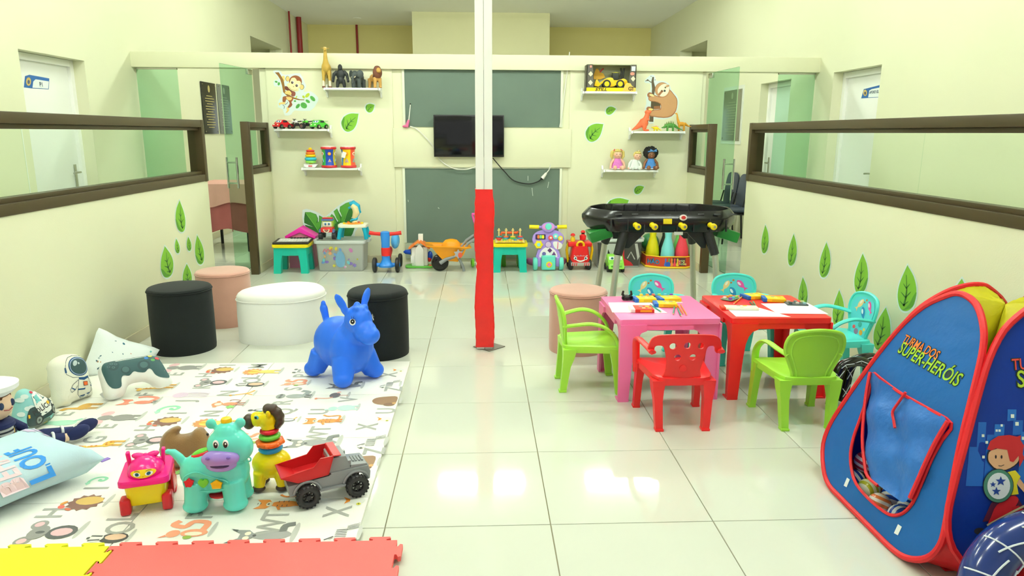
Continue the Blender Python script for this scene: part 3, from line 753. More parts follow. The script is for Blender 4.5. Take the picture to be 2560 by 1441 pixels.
for k, (x, y, z, m, lb) in enumerate(((388, 940, .075, BP, 'crimson striped ball at the back of the tent opening'), (375, 980, .045, BB, 'blue striped ball at the left edge of the tent opening'), (435, 1025, .05, BYG, 'yellow and white striped ball in the tent opening'),
        (440, 985, .04, BO, 'orange striped ball tucked behind the yellow ball'), (502, 1058, .05, BB, 'blue striped ball beside the yellow ball in the tent'), (482, 1100, .042, BO, 'orange striped ball at the lower rim of the tent opening'), (570, 1105, .048, BB, 'blue striped ball at the right of the tent opening'), (558, 1142, .042, BB, 'blue striped ball lowest in the tent opening'))):
    p = onz(1960+x*S7, 700+y*S7, z+.012)
    if p.x < 1.46: p = onx(1960+x*S7, 700+y*S7, 1.465+.008*k)
    o = B().ell((0, 0, 0), .042, n=20, m=14).out('play_ball', m); o.location = (p.x, p.y, max(.057, p.z)); o.rotation_euler = (k*.7, .3+k*.5, k*.9)
    tag(o, lb, 'ball', 'striped balls in the tent'); BALLS.append(o)
for it in range(60):
    for i, a in enumerate(BALLS):
        for b_ in BALLS[:i]:
            d = a.location-b_.location; L = d.length
            if L < .0842:
                d = d.normalized()*(.0845-L)/2; a.location += d; b_.location -= d
        a.location.z = max(.059, a.location.z); a.location.x = max(1.462+.33*(a.location.z-.05), a.location.x)
# ------------------------------------------------------------------ inflatable ring in the corner
ifl = thing('inflatable_float', 'navy inflatable tube with white web lines and red seat in the corner', 'inflatable float', (-.05, -.085, .0))
NAVY = mat('vinyl_navy', (18, 44, 110), .16, var=.3, scale=6, coat=.3); VRED = mat('vinyl_red', (200, 26, 26), .18, var=.05, coat=.3)
ring = [V((1.475, 1.80, .07)), V((1.49, 1.83, .15)), V((1.555, 1.86, .222)), V((1.66, 1.88, .262)), V((1.80, 1.88, .27)), V((1.95, 1.86, .24)), V((2.05, 1.80, .17)), V((2.08, 1.76, .07))]
B().tube(smooth2(ring, 6, False), .063, n=18).out('tube', NAVY, ifl)
B().tube(smooth2([p*.0+V((ctr_x, p.y-.03, z)) for p, ctr_x, z in ((ring[0], 1.58, .06), (ring[1], 1.59, .10), (ring[2], 1.63, .145), (ring[3], 1.72, .165), (ring[4], 1.82, .165), (ring[5], 1.93, .14), (ring[6], 1.97, .10), (ring[7], 1.98, .06))], 5, False), .05, n=16).out('seat_ring', VRED, ifl)
B().box((1.78, 1.80, .05), (.40, .1, .1), bev=.03, seg=4).out('seat', VRED, ifl)
path = smooth2(ring, 6, False)
WEB = ink((226, 232, 240))
def web(i0, i1, a0, a1):
    P = []
    for j in range(13):
        s_ = j/12; i = i0+(i1-i0)*s_; ii = int(min(len(path)-2, i)); p = V(path[ii]).lerp(V(path[ii+1]), i-ii); t_ = (V(path[ii+1])-V(path[ii])).normalized()
        u = V((0, -1, .2)); u = (u-t_*u.dot(t_)).normalized(); v = t_.cross(u); a = a0+(a1-a0)*s_
        P.append(p+(u*math.cos(a)+v*math.sin(a))*.0635)
    B().tube(P, .0028, n=5).out('printed_web', WEB, ifl)
for i in (1, 6, 11, 17, 23, 29): web(i, i+1.2, -1.6, 1.8)
for i in range(0, 26, 5): web(i, i+5, -.9+.2*(i % 3), -.2); web(i, i+5, .9, .2+.3*(i % 2)); web(i, i+4, 1.7, 1.2)
# ------------------------------------------------------------------ black inflatable with web print behind the tent
bag = thing('web_armband', 'black inflatable with white web print between tent and green chair', 'inflatable toy', (0, 0, 0))
VBK = mat('vinyl_black', (16, 16, 18), .2, var=.1, coat=.3)
for k, (x0, y0) in enumerate(((1.80, 3.36), (1.89, 3.42))):
    P = [V((x0, y0, .028)), V((x0+.01, y0, .1)), V((x0+.03, y0+.01, .2)), V((x0+.07, y0+.02, .245)), V((x0+.16, y0+.03, .25)), V((x0+.2, y0+.04, .2)), V((x0+.2, y0+.04, .03))]
    sp_ = smooth2(P, 4, False); o = B().tube(sp_, .026, n=12).out('tube', VBK, bag)
    for j in range(2, len(sp_)-4, 4):
        B().tube([V(sp_[j])+V((-.012, -.0245, 0)), V(sp_[j+1])+V((.0, -.0275, .01)), V(sp_[j+3])+V((.012, -.0245, 0))], .002, n=5).out('printed_web', WEB, o)
        B().tube([V(sp_[j])+V((.02, -.018, 0)), V(sp_[j+1])+V((-.0, -.0275, .0)), V(sp_[j+2])+V((-.02, -.018, 0))], .002, n=5).out('printed_web', WEB, o)
# ================================================================== FLOOR MATS
MATW = mat('mat_white', (250, 250, 242), .42, var=.01, bump=.15, bscale=260)
mt = thing('alphabet_mat', 'white foam play mat printed with letters and animals', 'play mat', (0, 0, 0))
for i, (x0, x1) in enumerate(((-2.285, -1.268), (-1.264, -.438))):
    for y0, y1 in ((1.97, 2.52), (2.522, 3.075), (3.077, 3.63), (3.632, 4.19)):
        B().box(((x0+x1)/2, (y0+y1)/2, .007), (x1-x0, y1-y0-.0, .0135), bev=.0025).out('mat_panel', MATW, mt)
def tabs(n, L, d, g=0):
    "one puzzle edge from (0,0) to (L,0), dovetails of depth d to +y"
    o = []; p = L/n
    for i in range(n):
        c = (i+.5)*p; a = p*.27+g; w_ = p*.2+g
        o += [(i*p if i else 0, 0), (c-w_, 0), (c-w_*.95, d*.3), (c-a*1.15, d*.6), (c-a*1.05, d), (c+a*1.05, d), (c+a*1.15, d*.6), (c+w_*.95, d*.3), (c+w_, 0)]
    return o+[(L, 0)]
def puzzle(label, x0, y0, x1, y1, rgb, nm, right=True, z=.0):
    L = x1-x0; n = 8; d = .022
    e = tabs(n, L, d); out_ = []
    out_ += [(x0, y0), (x1, y0)]
    h = tabs(8, y1-y0, d)
    if right == 1: out_ += [(x1+p[1], y0+p[0]) for p in h[1:-1]]
    elif right == 2: out_ += [(x1+p[1], y0+p[0]) for p in h[1:-1]]
    out_ += [(x1, y1)]
    out_ += [(x1-p[0], y1+p[1]) for p in e[1:-1]]
    out_ += [(x0, y1)]
    if right == 1:
        h = tabs(8, y1-y0, d, .003)
        out_ += [(x0+p[1]+.0015, y0+p[0]) for p in h[1:-1]][::-1]
    g = B(); g.prism(out_, z+.0005, z+.0185, holes=[[(x0+.3, y0+.3), (x0+.301, y0+.3), (x0+.3, y0+.301)]])
    return tag(g.out('foam_tile', mat(nm, rgb, .6, var=.02, scale=40, bump=.2, bscale=400)), label, 'foam mat', 'puzzle foam tiles')
puzzle('coral red foam puzzle tile at the bottom edge', -1.247, 1.215, -.29, 2.19, (250, 108, 104), 'foam_coral', 1, .014)
puzzle('yellow foam puzzle tile at the bottom left corner', -2.215, 1.215, -1.2515, 2.19, (238, 238, 40), 'foam_yellow', 2, .014)
# ================================================================== PILLOWS AND TOYS ON THE LETTER MAT
ZM = .0145
class Pil:
    "a stuffed cushion: outline in the plane of fr, rounded to thickness T on both sides"
    def __init__(s, fr, out_, T, D, sp): s.fr, s.o, s.T, s.D, s.sp = fr, out_, T, D, sp
    def h(s, q):
        d = bdist(q, s.o)
        if not inside(q, s.o): d = 0
        t = min(1, d/s.D); return s.T*math.sqrt(max(0, 1-(1-t)**2))
    def mesh(s, name, m, par):
        v, f = cdt(s.o, s.sp); n = len(v); hs = [s.h(q) for q in v]
        nb = len(s.o); g = B()
        def cl(p): return V((max(p.x, PL+.014), p.y, max(p.z, ZM+.0012)))
        g.add([cl(s.fr @ V((q[0], q[1], h))) for q, h in zip(v, hs)] + [cl(s.fr @ V((q[0], q[1], -h))) for q, h in zip(v, hs)], list(f)+[tuple(i+n for i in x[::-1]) for x in f])
        bmesh.ops.remove_doubles(g.bm, verts=g.bm.verts, dist=1e-5)
        return g.out(name, m, par, smooth=80)
    def fn(s, o_):
        def f(q):
            p = s.fr @ V((q[0], q[1], s.h(q)+o_)); p.z = max(p.z, ZM+.0012+o_*.5); return p
        return f
    K = 0
    def pr(s, col, pts, o_=.0012, nm='printed_shape', sm=0, par=None, px=None, sp=.02):
        Pil.K = (Pil.K+1) % 40; o_ = o_+Pil.K*.000008
        q = [onp(u, v, s.fr) for u, v in (crop(*px, pts) if px else pts)]
        if sm: q = smooth2(q, sm)
        return B().flat(q, s.fn(o_), sp).out(nm, ink(col), par, smooth=60)
PX = (0, 800, .27763)
def lean(o, u, k):
    u = V(u).normalized(); n = u.cross(V((0, 0, 1))).normalized(); return frame(o, u, V((0, 0, 1))-n*k)
COT = lambda nm, rgb, v=.02: mat(nm, rgb, .8, var=v, scale=18, bump=.12, bscale=240, sheen=.15)
# patterned square cushion
fr = lean((-2.135, 4.165, .06), (.62, .78, 0), .38)
o_ = [onp(u, v, fr) for u, v in crop(*PX, [(890, 72), (960, 100), (1050, 150), (1160, 190), (1260, 215), (1380, 245), (1438, 270), (1400, 330), (1330, 400), (1200, 470), (1050, 520), (900, 530), (790, 520), (755, 480), (765, 400), (800, 310), (840, 200), (868, 110)])]
P_ = Pil(fr, o_, .05, .13, .03)
t = thing('square_cushion', 'white square cushion with tiny toy print leaning in the corner', 'pillow'); P_.mesh('cover', COT('cotton_print_white', (232, 240, 240)), t)
rn = random.Random(11)
cols = [(40, 96, 120), (30, 70, 90), (196, 150, 100), (120, 190, 190), (150, 170, 175), (210, 170, 160)]
for k in range(90):
    q = (rn.uniform(-.3, .35), rn.uniform(-.1, .4))
    if inside(q, o_) and bdist(q, o_) > .016:
        c = cols[rn.randrange(6)]; r = rn.uniform(.004, .009)
        B().flat(circ(q[0], q[1], r, r*rn.uniform(.4, .9), 7, rn.random()*3), P_.fn(.0012)).out('printed_motif', ink(c), t)
# astronaut cushion
fr = lean((-2.115, 3.59, .045), (.405, .914, 0), .22)
o_ = smooth2([onp(u, v, fr) for u, v in crop(*PX, [(425, 470), (432, 400), (480, 350), (560, 316), (640, 310), (702, 320), (748, 362), (775, 440), (800, 540), (832, 640), (828, 675), (780, 702), (700, 730), (640, 762), (600, 792), (530, 803), (490, 780), (470, 720), (455, 640), (435, 560)])], 3)
P_ = Pil(fr, o_, .05, .075, .022)
t = thing('astronaut_cushion', 'white cushion shaped and printed like a small astronaut', 'pillow'); P_.mesh('cover', COT('cotton_cream', (240, 240, 224)), t)
def pr(col, pts, o=.0012, nm='printed_shape', sm=0, sp=.015): P_.pr(col, pts, o, nm, sm, t, PX, sp)
NAV = (24, 78, 130); LN = (70, 80, 90)
pr(LN, stroke([(545, 380), (530, 440), (540, 500), (600, 528), (650, 522)], 4), .001, 'printed_line'); pr(NAV, [(522, 445), (535, 440), (545, 485), (530, 490)], .001)
pr(LN, stroke([(545, 380), (570, 345), (620, 325), (690, 330)], 4), .001, 'printed_line')
pr(NAV, circ(655, 425, 97, 86, 30, .1), .0014, 'printed_helmet_rim'); pr((220, 228, 228), circ(655, 425, 86, 77, 28, .1), .0018, 'printed_helmet_ring'); pr(NAV, circ(655, 425, 82, 73, 28, .1), .0022, 'printed_visor_edge'); pr((52, 82, 84), circ(655, 425, 78, 68, 28, .1), .0026, 'printed_visor')
pr((190, 206, 206), circ(618, 398, 18, 28, 14, .5), .003, 'printed_glint'); pr((200, 214, 214), circ(650, 398, 8, 10, 10), .003, 'printed_glint')
pr(NAV, [(648, 525), (700, 522), (745, 505), (748, 525), (700, 548), (655, 545)], .0016, 'printed_collar')
for L in ([(650, 545), (600, 590), (575, 640), (590, 662), (618, 640), (640, 600)], [(650, 545), (645, 640), (650, 680), (690, 710), (715, 690)], [(748, 520), (790, 560), (800, 585), (775, 570), (770, 560)], [(745, 525), (778, 590), (770, 640), (750, 690)]): pr(LN, stroke(L, 4), .0014, 'printed_line')
pr(NAV, stroke([(645, 634), (700, 628), (780, 592)], 13), .0018, 'printed_belt'); pr(NAV, stroke([(676, 694), (720, 680)], 10), .0018, 'printed_band'); pr(NAV, stroke([(735, 670), (760, 660)], 9), .0018, 'printed_band'); pr(NAV, stroke([(588, 622), (618, 636)], 10), .0018, 'printed_band')
pr((90, 60, 50), [(690, 560), (735, 556), (738, 595), (695, 600)], .0018, 'printed_badge_edge'); pr((238, 112, 48), [(694, 564), (731, 560), (734, 591), (699, 596)], .0022, 'printed_badge')
# police car cushion
fr = lean((-2.115, 3.27, .045), (.40, .916, 0), .25)
o_ = smooth2([onp(u, v, fr) for u, v in crop(*PX, [(125, 720), (150, 650), (210, 620), (262, 630), (330, 660), (400, 690), (450, 730), (480, 790), (480, 870), (440, 912), (350, 960), (280, 1000), (200, 1032), (150, 1020), (112, 965), (100, 900), (116, 800)])], 3)
P_ = Pil(fr, o_, .045, .07, .022)
t = thing('police_car_cushion', 'blue cushion printed with a black and white police car', 'pillow'); P_.mesh('cover', COT('cotton_sky', (150, 214, 216), .03), t)
for c in ((150, 730), (180, 700), (200, 810), (150, 860), (230, 800)): pr((226, 240, 238), circ(c[0], c[1], 28, 22, 12), .001, 'printed_cloud')
pr((120, 132, 124), [(165, 975), (260, 940), (400, 880), (470, 850), (478, 868), (440, 908), (350, 955), (280, 995), (205, 1026), (165, 1012)], .001, 'printed_road')
for a in ((200, 1012, 260, 990), (370, 935, 400, 915)): pr((226, 200, 60), stroke([(a[0], a[1]), (a[2], a[3])], 6), .0014, 'printed_lane')
DK = (44, 66, 68)
pr(DK, [(195, 860), (215, 810), (260, 790), (300, 770), (400, 700), (450, 735), (478, 780), (476, 830), (350, 900), (330, 940), (250, 970), (205, 965), (190, 920)], .0014, 'printed_car_body', 2)
pr((240, 242, 236), [(258, 790), (240, 720), (235, 690), (285, 645), (320, 650), (380, 700), (440, 745), (425, 800), (395, 830), (320, 880), (290, 830)], .0018, 'printed_car_side')
pr(DK, [(245, 700), (290, 665), (325, 735), (270, 775)], .0021, 'printed_window_edge'); pr((120, 200, 200), [(252, 702), (288, 673), (316, 733), (272, 766)], .0024, 'printed_window')
pr(DK, [(300, 660), (330, 655), (365, 700), (340, 720)], .0021, 'printed_window_edge'); pr((130, 208, 206), [(306, 664), (328, 661), (356, 698), (340, 711)], .0024, 'printed_window')
pr((196, 40, 70), circ(240, 658, 18, 12, 12), .0021, 'printed_siren'); pr((250, 190, 40), [(198, 868), (215, 865), (218, 895), (203, 900)], .0022, 'printed_headlight')
for c in ((305, 910, 40, 45), (447, 805, 32, 45)):
    pr((50, 56, 56), circ(c[0], c[1], c[2], c[3], 20), .0024, 'printed_tyre'); pr((150, 160, 154), circ(c[0], c[1], c[2]*.66, c[3]*.66, 18), .0028, 'printed_rim'); pr((70, 78, 76), circ(c[0], c[1], c[2]*.28, c[3]*.28, 12), .0032, 'printed_hub')
pr((240, 190, 30), star(385, 747, 22, 13, 6), .0022, 'printed_star')
c0 = onp(*crop(*PX, [(330, 797)])[0], fr); c1 = onp(*crop(*PX, [(358, 778)])[0], fr); an = math.atan2(c1[1]-c0[1], c1[0]-c0[0])
B().text('POLÍCIA', lambda q: P_.fn(.0024)((c0[0]+q[0]*math.cos(an)-q[1]*math.sin(an), c0[1]+q[0]*math.sin(an)+q[1]*math.cos(an))), .034, width=.85, bold=.02).out('printed_word', ink((40, 44, 46)), t)
# gamepad cushion
fr = lean((-1.825, 3.675, .07), (.84, .54, 0), .75)
o_ = smooth2([onp(u, v, fr) for u, v in crop(*PX, [(880, 480), (900, 420), (960, 390), (1100, 365), (1250, 340), (1350, 328), (1425, 345), (1465, 400), (1505, 470), (1545, 535), (1552, 570), (1500, 602), (1440, 618), (1390, 610), (1340, 577), (1280, 560), (1200, 572), (1150, 600), (1133, 650), (1100, 692), (1040, 716), (980, 722), (940, 700), (920, 640), (900, 560)])], 3)
P_ = Pil(fr, o_, .05, .06, .02)
t = thing('gamepad_cushion', 'white and charcoal cushion shaped like a game controller', 'pillow'); P_.mesh('cover', COT('plush_white', (244, 246, 242)), t)
pr((44, 82, 84), [(912, 470), (935, 410), (1000, 385), (1120, 366), (1250, 345), (1345, 336), (1415, 355), (1460, 410), (1500, 480), (1522, 520), (1510, 545), (1440, 545), (1390, 520), (1360, 480), (1330, 470), (1300, 500), (1240, 500), (1200, 495), (1160, 530), (1110, 530), (1090, 560), (1092, 620), (1060, 645), (1010, 645), (970, 610), (940, 550)], .0014, 'printed_controller', 3)
for c in ((1015, 440, 55, 50), (1128, 482, 44, 36), (1290, 440, 58, 46)): pr((36, 68, 72), circ(c[0], c[1], c[2], c[3], 20), .0018, 'printed_pad')
for c in ((1128, 478, 32, 26), (1290, 436, 36, 28)): pr((66, 100, 102), circ(c[0], c[1], c[2], c[3], 18), .0022, 'printed_stick')
for c in ((1000, 425), (1038, 428), (975, 455), (1018, 460)): pr((110, 140, 140), circ(c[0], c[1], 15, 10, 8), .0022, 'printed_button_ring'); pr((44, 76, 80), circ(c[0], c[1], 12, 8, 8), .0026, 'printed_button')
for c, cc in (((1312, 370), (50, 120, 200)), ((1346, 345), (230, 214, 90)), ((1408, 370), (220, 60, 70)), ((1370, 390), (90, 160, 90))): pr(cc, circ(c[0], c[1], 20, 13, 14), .002, 'printed_button')
pr((200, 40, 50), circ(1070, 374, 9, 6, 10), .002, 'printed_light')
tg = onp(*crop(*PX, [(870, 590)])[0], fr)
B().box((-1.975, 3.625, .045), (.07, .004, .03), rotm(rz=.6, ry=-.5)).out('care_label', ink((238, 240, 240)), t)
# big lying cushion with lettering
t = thing('lettered_cushion', 'large pale blue cushion with blue and pink capital letters lying on the mat', 'pillow')
a = math.atan2(.85, .53); fr = frame((-1.86, 2.635, .102), (math.cos(a), math.sin(a), 0), (-math.sin(a), math.cos(a), 0))
w_ = .245
sq = []
for sx, sy in ((1, 1), (-1, 1), (-1, -1), (1, -1)):
    sq.append((sx*w_, sy*w_))
oo = []
for i in range(4):
    A0, B0 = V(sq[i]), V(sq[(i+1) % 4]); nn = -(A0+B0).normalized()
    for j in range(8):
        s_ = j/8; p = A0.lerp(B0, s_) + nn*(.022*math.sin(PI*s_)); oo.append((p.x, p.y))
P_ = Pil(fr, oo, .085, .17, .03)
P_.mesh('cover', COT('cotton_pale_blue', (190, 220, 234), .04), t)
def line(txt, q, size, col):
    "reads along the cushion's long way, tops turned to the wall"
    wd = max(p[0] for p in glyphs(txt, .03)[0])*size*.6
    B().text(txt, lambda p: P_.fn(.0016)((q[0]-p[1], q[1]+wd/2+p[0])), size, width=.6, bold=.03).out('printed_word', ink(col), t, smooth=0)
frt = frame((-1.86, 2.635, .175), (math.cos(a), math.sin(a), 0), (-math.sin(a), math.cos(a), 0)); q0 = onp(95, 1155, frt)
line('LOUF', (q0[0], q0[1]-.025), .12, (40, 140, 226)); line('BEHA', (q0[0]-.10, q0[1]-.035), .12, (232, 206, 216))
for q in ((.20, .06), (.16, .13), (.205, .15), (.12, .19), (.05, .2)): B().flat(star(q[0], q[1], .028, .018, 5), P_.fn(.0014)).out('printed_flower', ink((206, 190, 222)), t)
B().flat(circ(-.08, -.226, .045, .010, 14), P_.fn(.0014), .015).out('printed_petal', ink((228, 200, 206)), t)
B().box((-1.54, 2.745, .08), (.035, .02, .004), rotm(rz=1.0)).out('fabric_tag', ink((150, 120, 210)), t)
# sailor doll against the wall
dl = thing('sailor_doll', 'rag doll in sailor suit with white cap sitting against the wall', 'doll', (-2.085, 2.945, ZM))
SKIN = mat('doll_skin', (240, 206, 176), .7, var=.02); NV = mat('doll_navy', (24, 34, 84), .8, var=.05)
b = B(); b.ell((0, 0, .085), (.06, .065, .085)); b.out('torso', ink((238, 240, 240)), dl)
for k in range(9): B().torus((0, 0, .02+k*.016), .064*math.sqrt(max(.05, 1-((.02+k*.016-.085)/.088)**2)), .0035, n=24, k=6).out('shirt_stripe', ink((24, 30, 50)), dl)
b = B(); b.ell((.0, -.0, .235), (.07, .07, .075)); hd = b.out('head', SKIN, dl)
b = B(); b.ell((-.012, 0, .262), (.074, .076, .062)); b.out('hair', mat('doll_hair', (90, 52, 34), .9, bump=.5, bscale=90), hd)
b = B(); b.lathe([(.05, .27), (.075, .285), (.098, .305), (.1, .325), (.07, .338), (.01, .342)], 28); b.out('sailor_cap', COT('cap_white', (240, 242, 244)), dl)
for s_ in (-.6, .25): B().ell((.068*math.cos(s_), .068*math.sin(s_), .238), (.008, .012, .016)).out('eye', ink((30, 50, 90)), hd)
B().tube([(.07*math.cos(a_), .07*math.sin(a_), .212+.01*abs(a_+.2)*2) for a_ in (-.5, -.35, -.2, -.05, .1)], .002, n=5).out('mouth', ink((160, 60, 60)), hd)
b = B(); b.lathe([(.03, .165), (.062, .15), (.066, .135), (.03, .15)], 20); b.out('collar', NV, dl)
B().text('⚓' if False else 'J', lambda p: V((.066+.002, p[0], .115+p[1])), .03, bold=.03).out('anchor_badge', ink((220, 180, 60)), dl)
for s_ in (-1, 1):
    hip = V((.02, s_*.03, .035)); kn = V((.13, .06+s_*.035, .05)); ft = V((.215, .13+s_*.035, .035))
    b = B(); b.tube([hip, kn, ft], [.034, .028, .022], n=12); b.out('trouser_leg', NV, dl)
    B().torus(kn.lerp(ft, .6), .027, .006, (ft-kn)).out('trouser_band', ink((236, 240, 240)), dl)
    B().cyl(kn.lerp(ft, .75), ft+(ft-kn)*.15, .018, .018).out('ankle', SKIN, dl)
    b = B(); b.ell(ft+V((.045, .03, .012)), (.05, .026, .03), rotm(rz=.6, ry=-.35)); b.out('shoe', NV, dl)
    b = B(); b.tube([(0, s_*.055, .14), (.05, s_*.085, .09), (.06, s_*.08, .06)], [.022, .02, .016], n=10); b.out('sleeve', NV, dl); B().ell((.065, s_*.08, .05), .016).out('hand', SKIN, dl)
# brown plush cushion with two ears
fr = lean((-1.225, 2.80, .04), (.995, -.08, 0), .35)
o_ = smooth2([onp(u, v, fr) for u, v in crop(390, 1050, .09714, [(105, 800), (110, 620), (130, 500), (180, 390), (300, 270), (440, 190), (560, 155), (640, 190), (640, 250), (590, 350), (700, 365), (830, 345), (930, 310), (1020, 230), (1120, 195), (1230, 215), (1290, 290), (1340, 380), (1440, 520), (1540, 580), (1600, 700), (1600, 900), (1500, 1100), (1300, 1200), (1000, 1230), (600, 1230), (300, 1250), (180, 1150), (120, 1000)])], 3)
P_ = Pil(fr, o_, .045, .055, .016)
t = thing('brown_plush', 'brown plush cushion with two raised ears behind the hippo toy', 'plush toy'); P_.mesh('cover', mat('plush_brown', (134, 100, 56), .9, var=.22, scale=16, sheen=.5, bump=.2, bscale=200), t)
B().ell(fr @ V((*onp(*crop(390, 1050, .09714, [(1335, 375)])[0], fr), .004)), .006).out('bead_eye', ink((40, 30, 24)), t)
# ------------------------------------------------------------------ pink and yellow toy cart
t = thing('toy_cart', 'pink and yellow toy box cart with painted face and red wheels', 'toy cart', (-1.262, 2.515, ZM), .3)
CP_ = plastic('cart_pink', (246, 30, 140), .2); CY = plastic('cart_yellow', (246, 220, 10), .28); CR = plastic('cart_red', (206, 26, 40), .25)
b = B(); b.prism(rrect(0, 0, .125, .165, .02), 0, .001); b.bm.clear()
b.rings([[V((p[0]*k, p[1]*k, z)) for p in rrect(0, 0, .142, .17, .022)] for k, z in ((.72, .026), (.84, .028), (.9, .042), (1, .118), (1.0, .122), (.2, .122))]); b.out('box', CY, t)
b = B(); b.rings([[V((p[0]*k, p[1]*k, z)) for p in rrect(0, 0, .172, .20, .022)] for k, z in ((.95, .112), (1.0, .116), (1.0, .132), (.97, .138), (.3, .138))]); b.out('lid', CP_, t)
b = B(); b.ell((0, -.012, .14), (.062, .075, .052), n=28, m=16); b.ell((0, -.03, .14), (.06, .06, .045)); b.out('lid_dome', CP_, t)
for s_ in (-1, 1):
    B().box((s_*.058, .02, .168), (.013, .024, .075), rotm(s_*.0, s_*.08), bev=.005, seg=3).out('lid_post', CP_, t)
    b = B(); b.ell((s_*.022, .012, .186), (.026, .016, .012), rotm(0, s_*-.25)); b.out('bow_loop', CP_, t)
B().ell((0, .008, .186), .011).out('bow_knot', CP_, t)
def dome(q, o=0):
    # front of the dome
    x, v = q; zz = .152+v*.75; yy = -.012-.077*math.sqrt(max(.02, 1-(x/.066)**2-((zz-.14)/.056)**2)); return V((x*1.02, yy-o-.003, zz+o*.5))
f_ = B().flat(circ(0, .006, .042, .019, 24), lambda q: dome(q, .001), .008).out('face_plate', ink((246, 212, 20)), t)
for s_ in (-1, 1):
    e = B().flat(circ(s_*.02, .004, .0125, .0095, 16), lambda q: dome(q, .002), .006).out('eye_white', EYEW, f_); B().flat(circ(s_*.019, .005, .0068, .0075, 12), lambda q: dome(q, .0028)).out('iris', ink((24, 80, 110)), f_)
    B().flat(stroke([(s_*.01, .017), (s_*.019, .0195), (s_*.028, .017)], .0016), lambda q: dome(q, .002)).out('brow', EYEB, f_)
B().flat(circ(0, -.0055, .003, .0012, 8), lambda q: dome(q, .002)).out('mouth', ink((190, 80, 60)), f_)
for sx in (-1, 1):
    for sy in (-1, 1):
        b = B(); b.box((sx*.07, sy*.065, .032), (.036, .052, .062), bev=.01, seg=3); b.out('wheel_block', CR, t)
B().box((.084, .02, .075), (.01, .08, .085), bev=.004).out('side_bar', CR, t)
# ------------------------------------------------------------------ turquoise hippo
t = thing('hippo_toy', 'turquoise toy hippo with purple snout and shape buttons', 'toy hippo', (-.985, 2.483, ZM), .06)
HT = plastic('hippo_teal', (104, 228, 212), .18); HPU = plastic('hippo_purple', (168, 140, 224), .2)
b = B(); b.ell((-.02, 0, .14), (.118, .066, .085), n=24, m=14); b.ell((.05, 0, .14), (.065, .064, .08)); b.box((-.015, 0, .13), (.17, .118, .1), bev=.03)
for x in (-.078, .066):
    for s_ in (-1, 1):
        b.cyl((x*.9, s_*.034, .12), (x, s_*.04, .02), .042, .04); b.ell((x, s_*.042, .026), (.046, .04, .026))
b.cyl((.045, -.01, .16), (.05, -.025, .24), .05, .055)
b.ell((.052, -.022, .255), (.076, .06, .064), n=24, m=14); b.ell((.05, -.02, .29), (.05, .045, .05))
b.ell((.09, -.02, .24), (.05, .05, .055))
for s_ in (-1, 1): b.ell((.045+s_*.052, -.01, .332), (.02, .014, .02))
b.tube([(-.115, 0, .165), (-.135, 0, .2), (-.155, 0, .222), (-.17, 0, .225)], [.018, .017, .014, .009], n=10); b.ell((-.172, 0, .225), .011)
b.out('body', HT, t, blob=.0042, bsm=5)
b = B(); b.ell((.035, -.072, .222), (.068, .034, .034), n=24, m=14); b.ell((.035, -.068, .196), (.056, .03, .026)); sn = b.out('snout', HPU, t, blob=.004, bsm=3)
b = B(); b.ell((.037, -.094, .203), (.034, .010, .0085)); b.out('mouth', ink((60, 40, 96)), sn)
for s_ in (-1, 1): B().ell((.035+s_*.036, -.1, .236), (.008, .006, .005)).out('nostril', plastic('hippo_nostril', (128, 98, 190), .3), sn)
for s_ in (-1, 1):
    c0 = V((.042+s_*.017, -.076, .280))
    e = B().ell(c0, (.0105, .006, .016)).out('eye', EYEW, t); B().ell(c0+V((0, -.0042, -.002)), (.0075, .004, .012)).out('pupil', EYEB, e); B().ell(c0+V((.002, -.0078, .003)), (.003, .0015, .004), n=8, m=6).out('glint', EYEW, e)
B().lathe([(.018, .333), (.02, .345), (.017, .352), (.002, .354)], 20, (.048, -.01, 0)).out('head_button', plastic('hippo_yellow', (250, 196, 10), .25), t)
bp_ = B(); bp_.ell((-.055, 0, .208), (.05, .03, .016), rotm(0, -.35)); bp_.out('back_button_rim', plastic('hippo_red', (222, 40, 50), .25), t)
B().ell((-.055, 0, .215), (.038, .022, .014), rotm(0, -.35)).out('back_button', plastic('hippo_green', (110, 210, 60), .25), t)
pf = frame((-.015, -.0655, .13), (1, 0, 0), (0, .05, 1))
B().tube([pf @ V((p[0], p[1], 0)) for p in smooth2([(-.088, .015), (-.08, -.025), (-.04, -.036), (.045, -.034), (.066, -.018), (.06, .0), (.03, .010), (-.01, .026), (-.03, .036), (-.06, .036)], 4)], .003, n=6, closed=True).out('panel_rim', HT, t)
B().prism(star(-.068, .0, .02, .0115), 0, .009, pf, bev=.003).out('star_button', plastic('hippo_red', (222, 40, 50), .25), t)
B().prism(smooth2([(0-.018, -.021), (-.036, -.003), (-.032, .01), (-.022, .012), (-.018, .006), (-.014, .012), (-.004, .01), (0, -.003)], 3), 0, .009, pf, bev=.002).out('heart_button', plastic('hippo_green', (110, 210, 60), .25), t)
B().prism([(.012, -.026), (.044, -.026), (.044, -.008), (.05, -.006), (.028, .008), (.006, -.006), (.012, -.008)], 0, .009, pf, bev=.002).out('house_button', plastic('hippo_yellow', (250, 196, 10), .25), t)
b = B(); b.lathe([(.03, .04), (.036, .044), (.036, .05), (.03, .054)], 20, (.0, 0, 0), sx=1.1); b.out('ball_chute', plastic('hippo_red', (222, 40, 50), .25), t)
B().torus((.118, -.02, .19), .009, .003, (0, 1, 0), n=16, k=6).out('ring', HT, t)
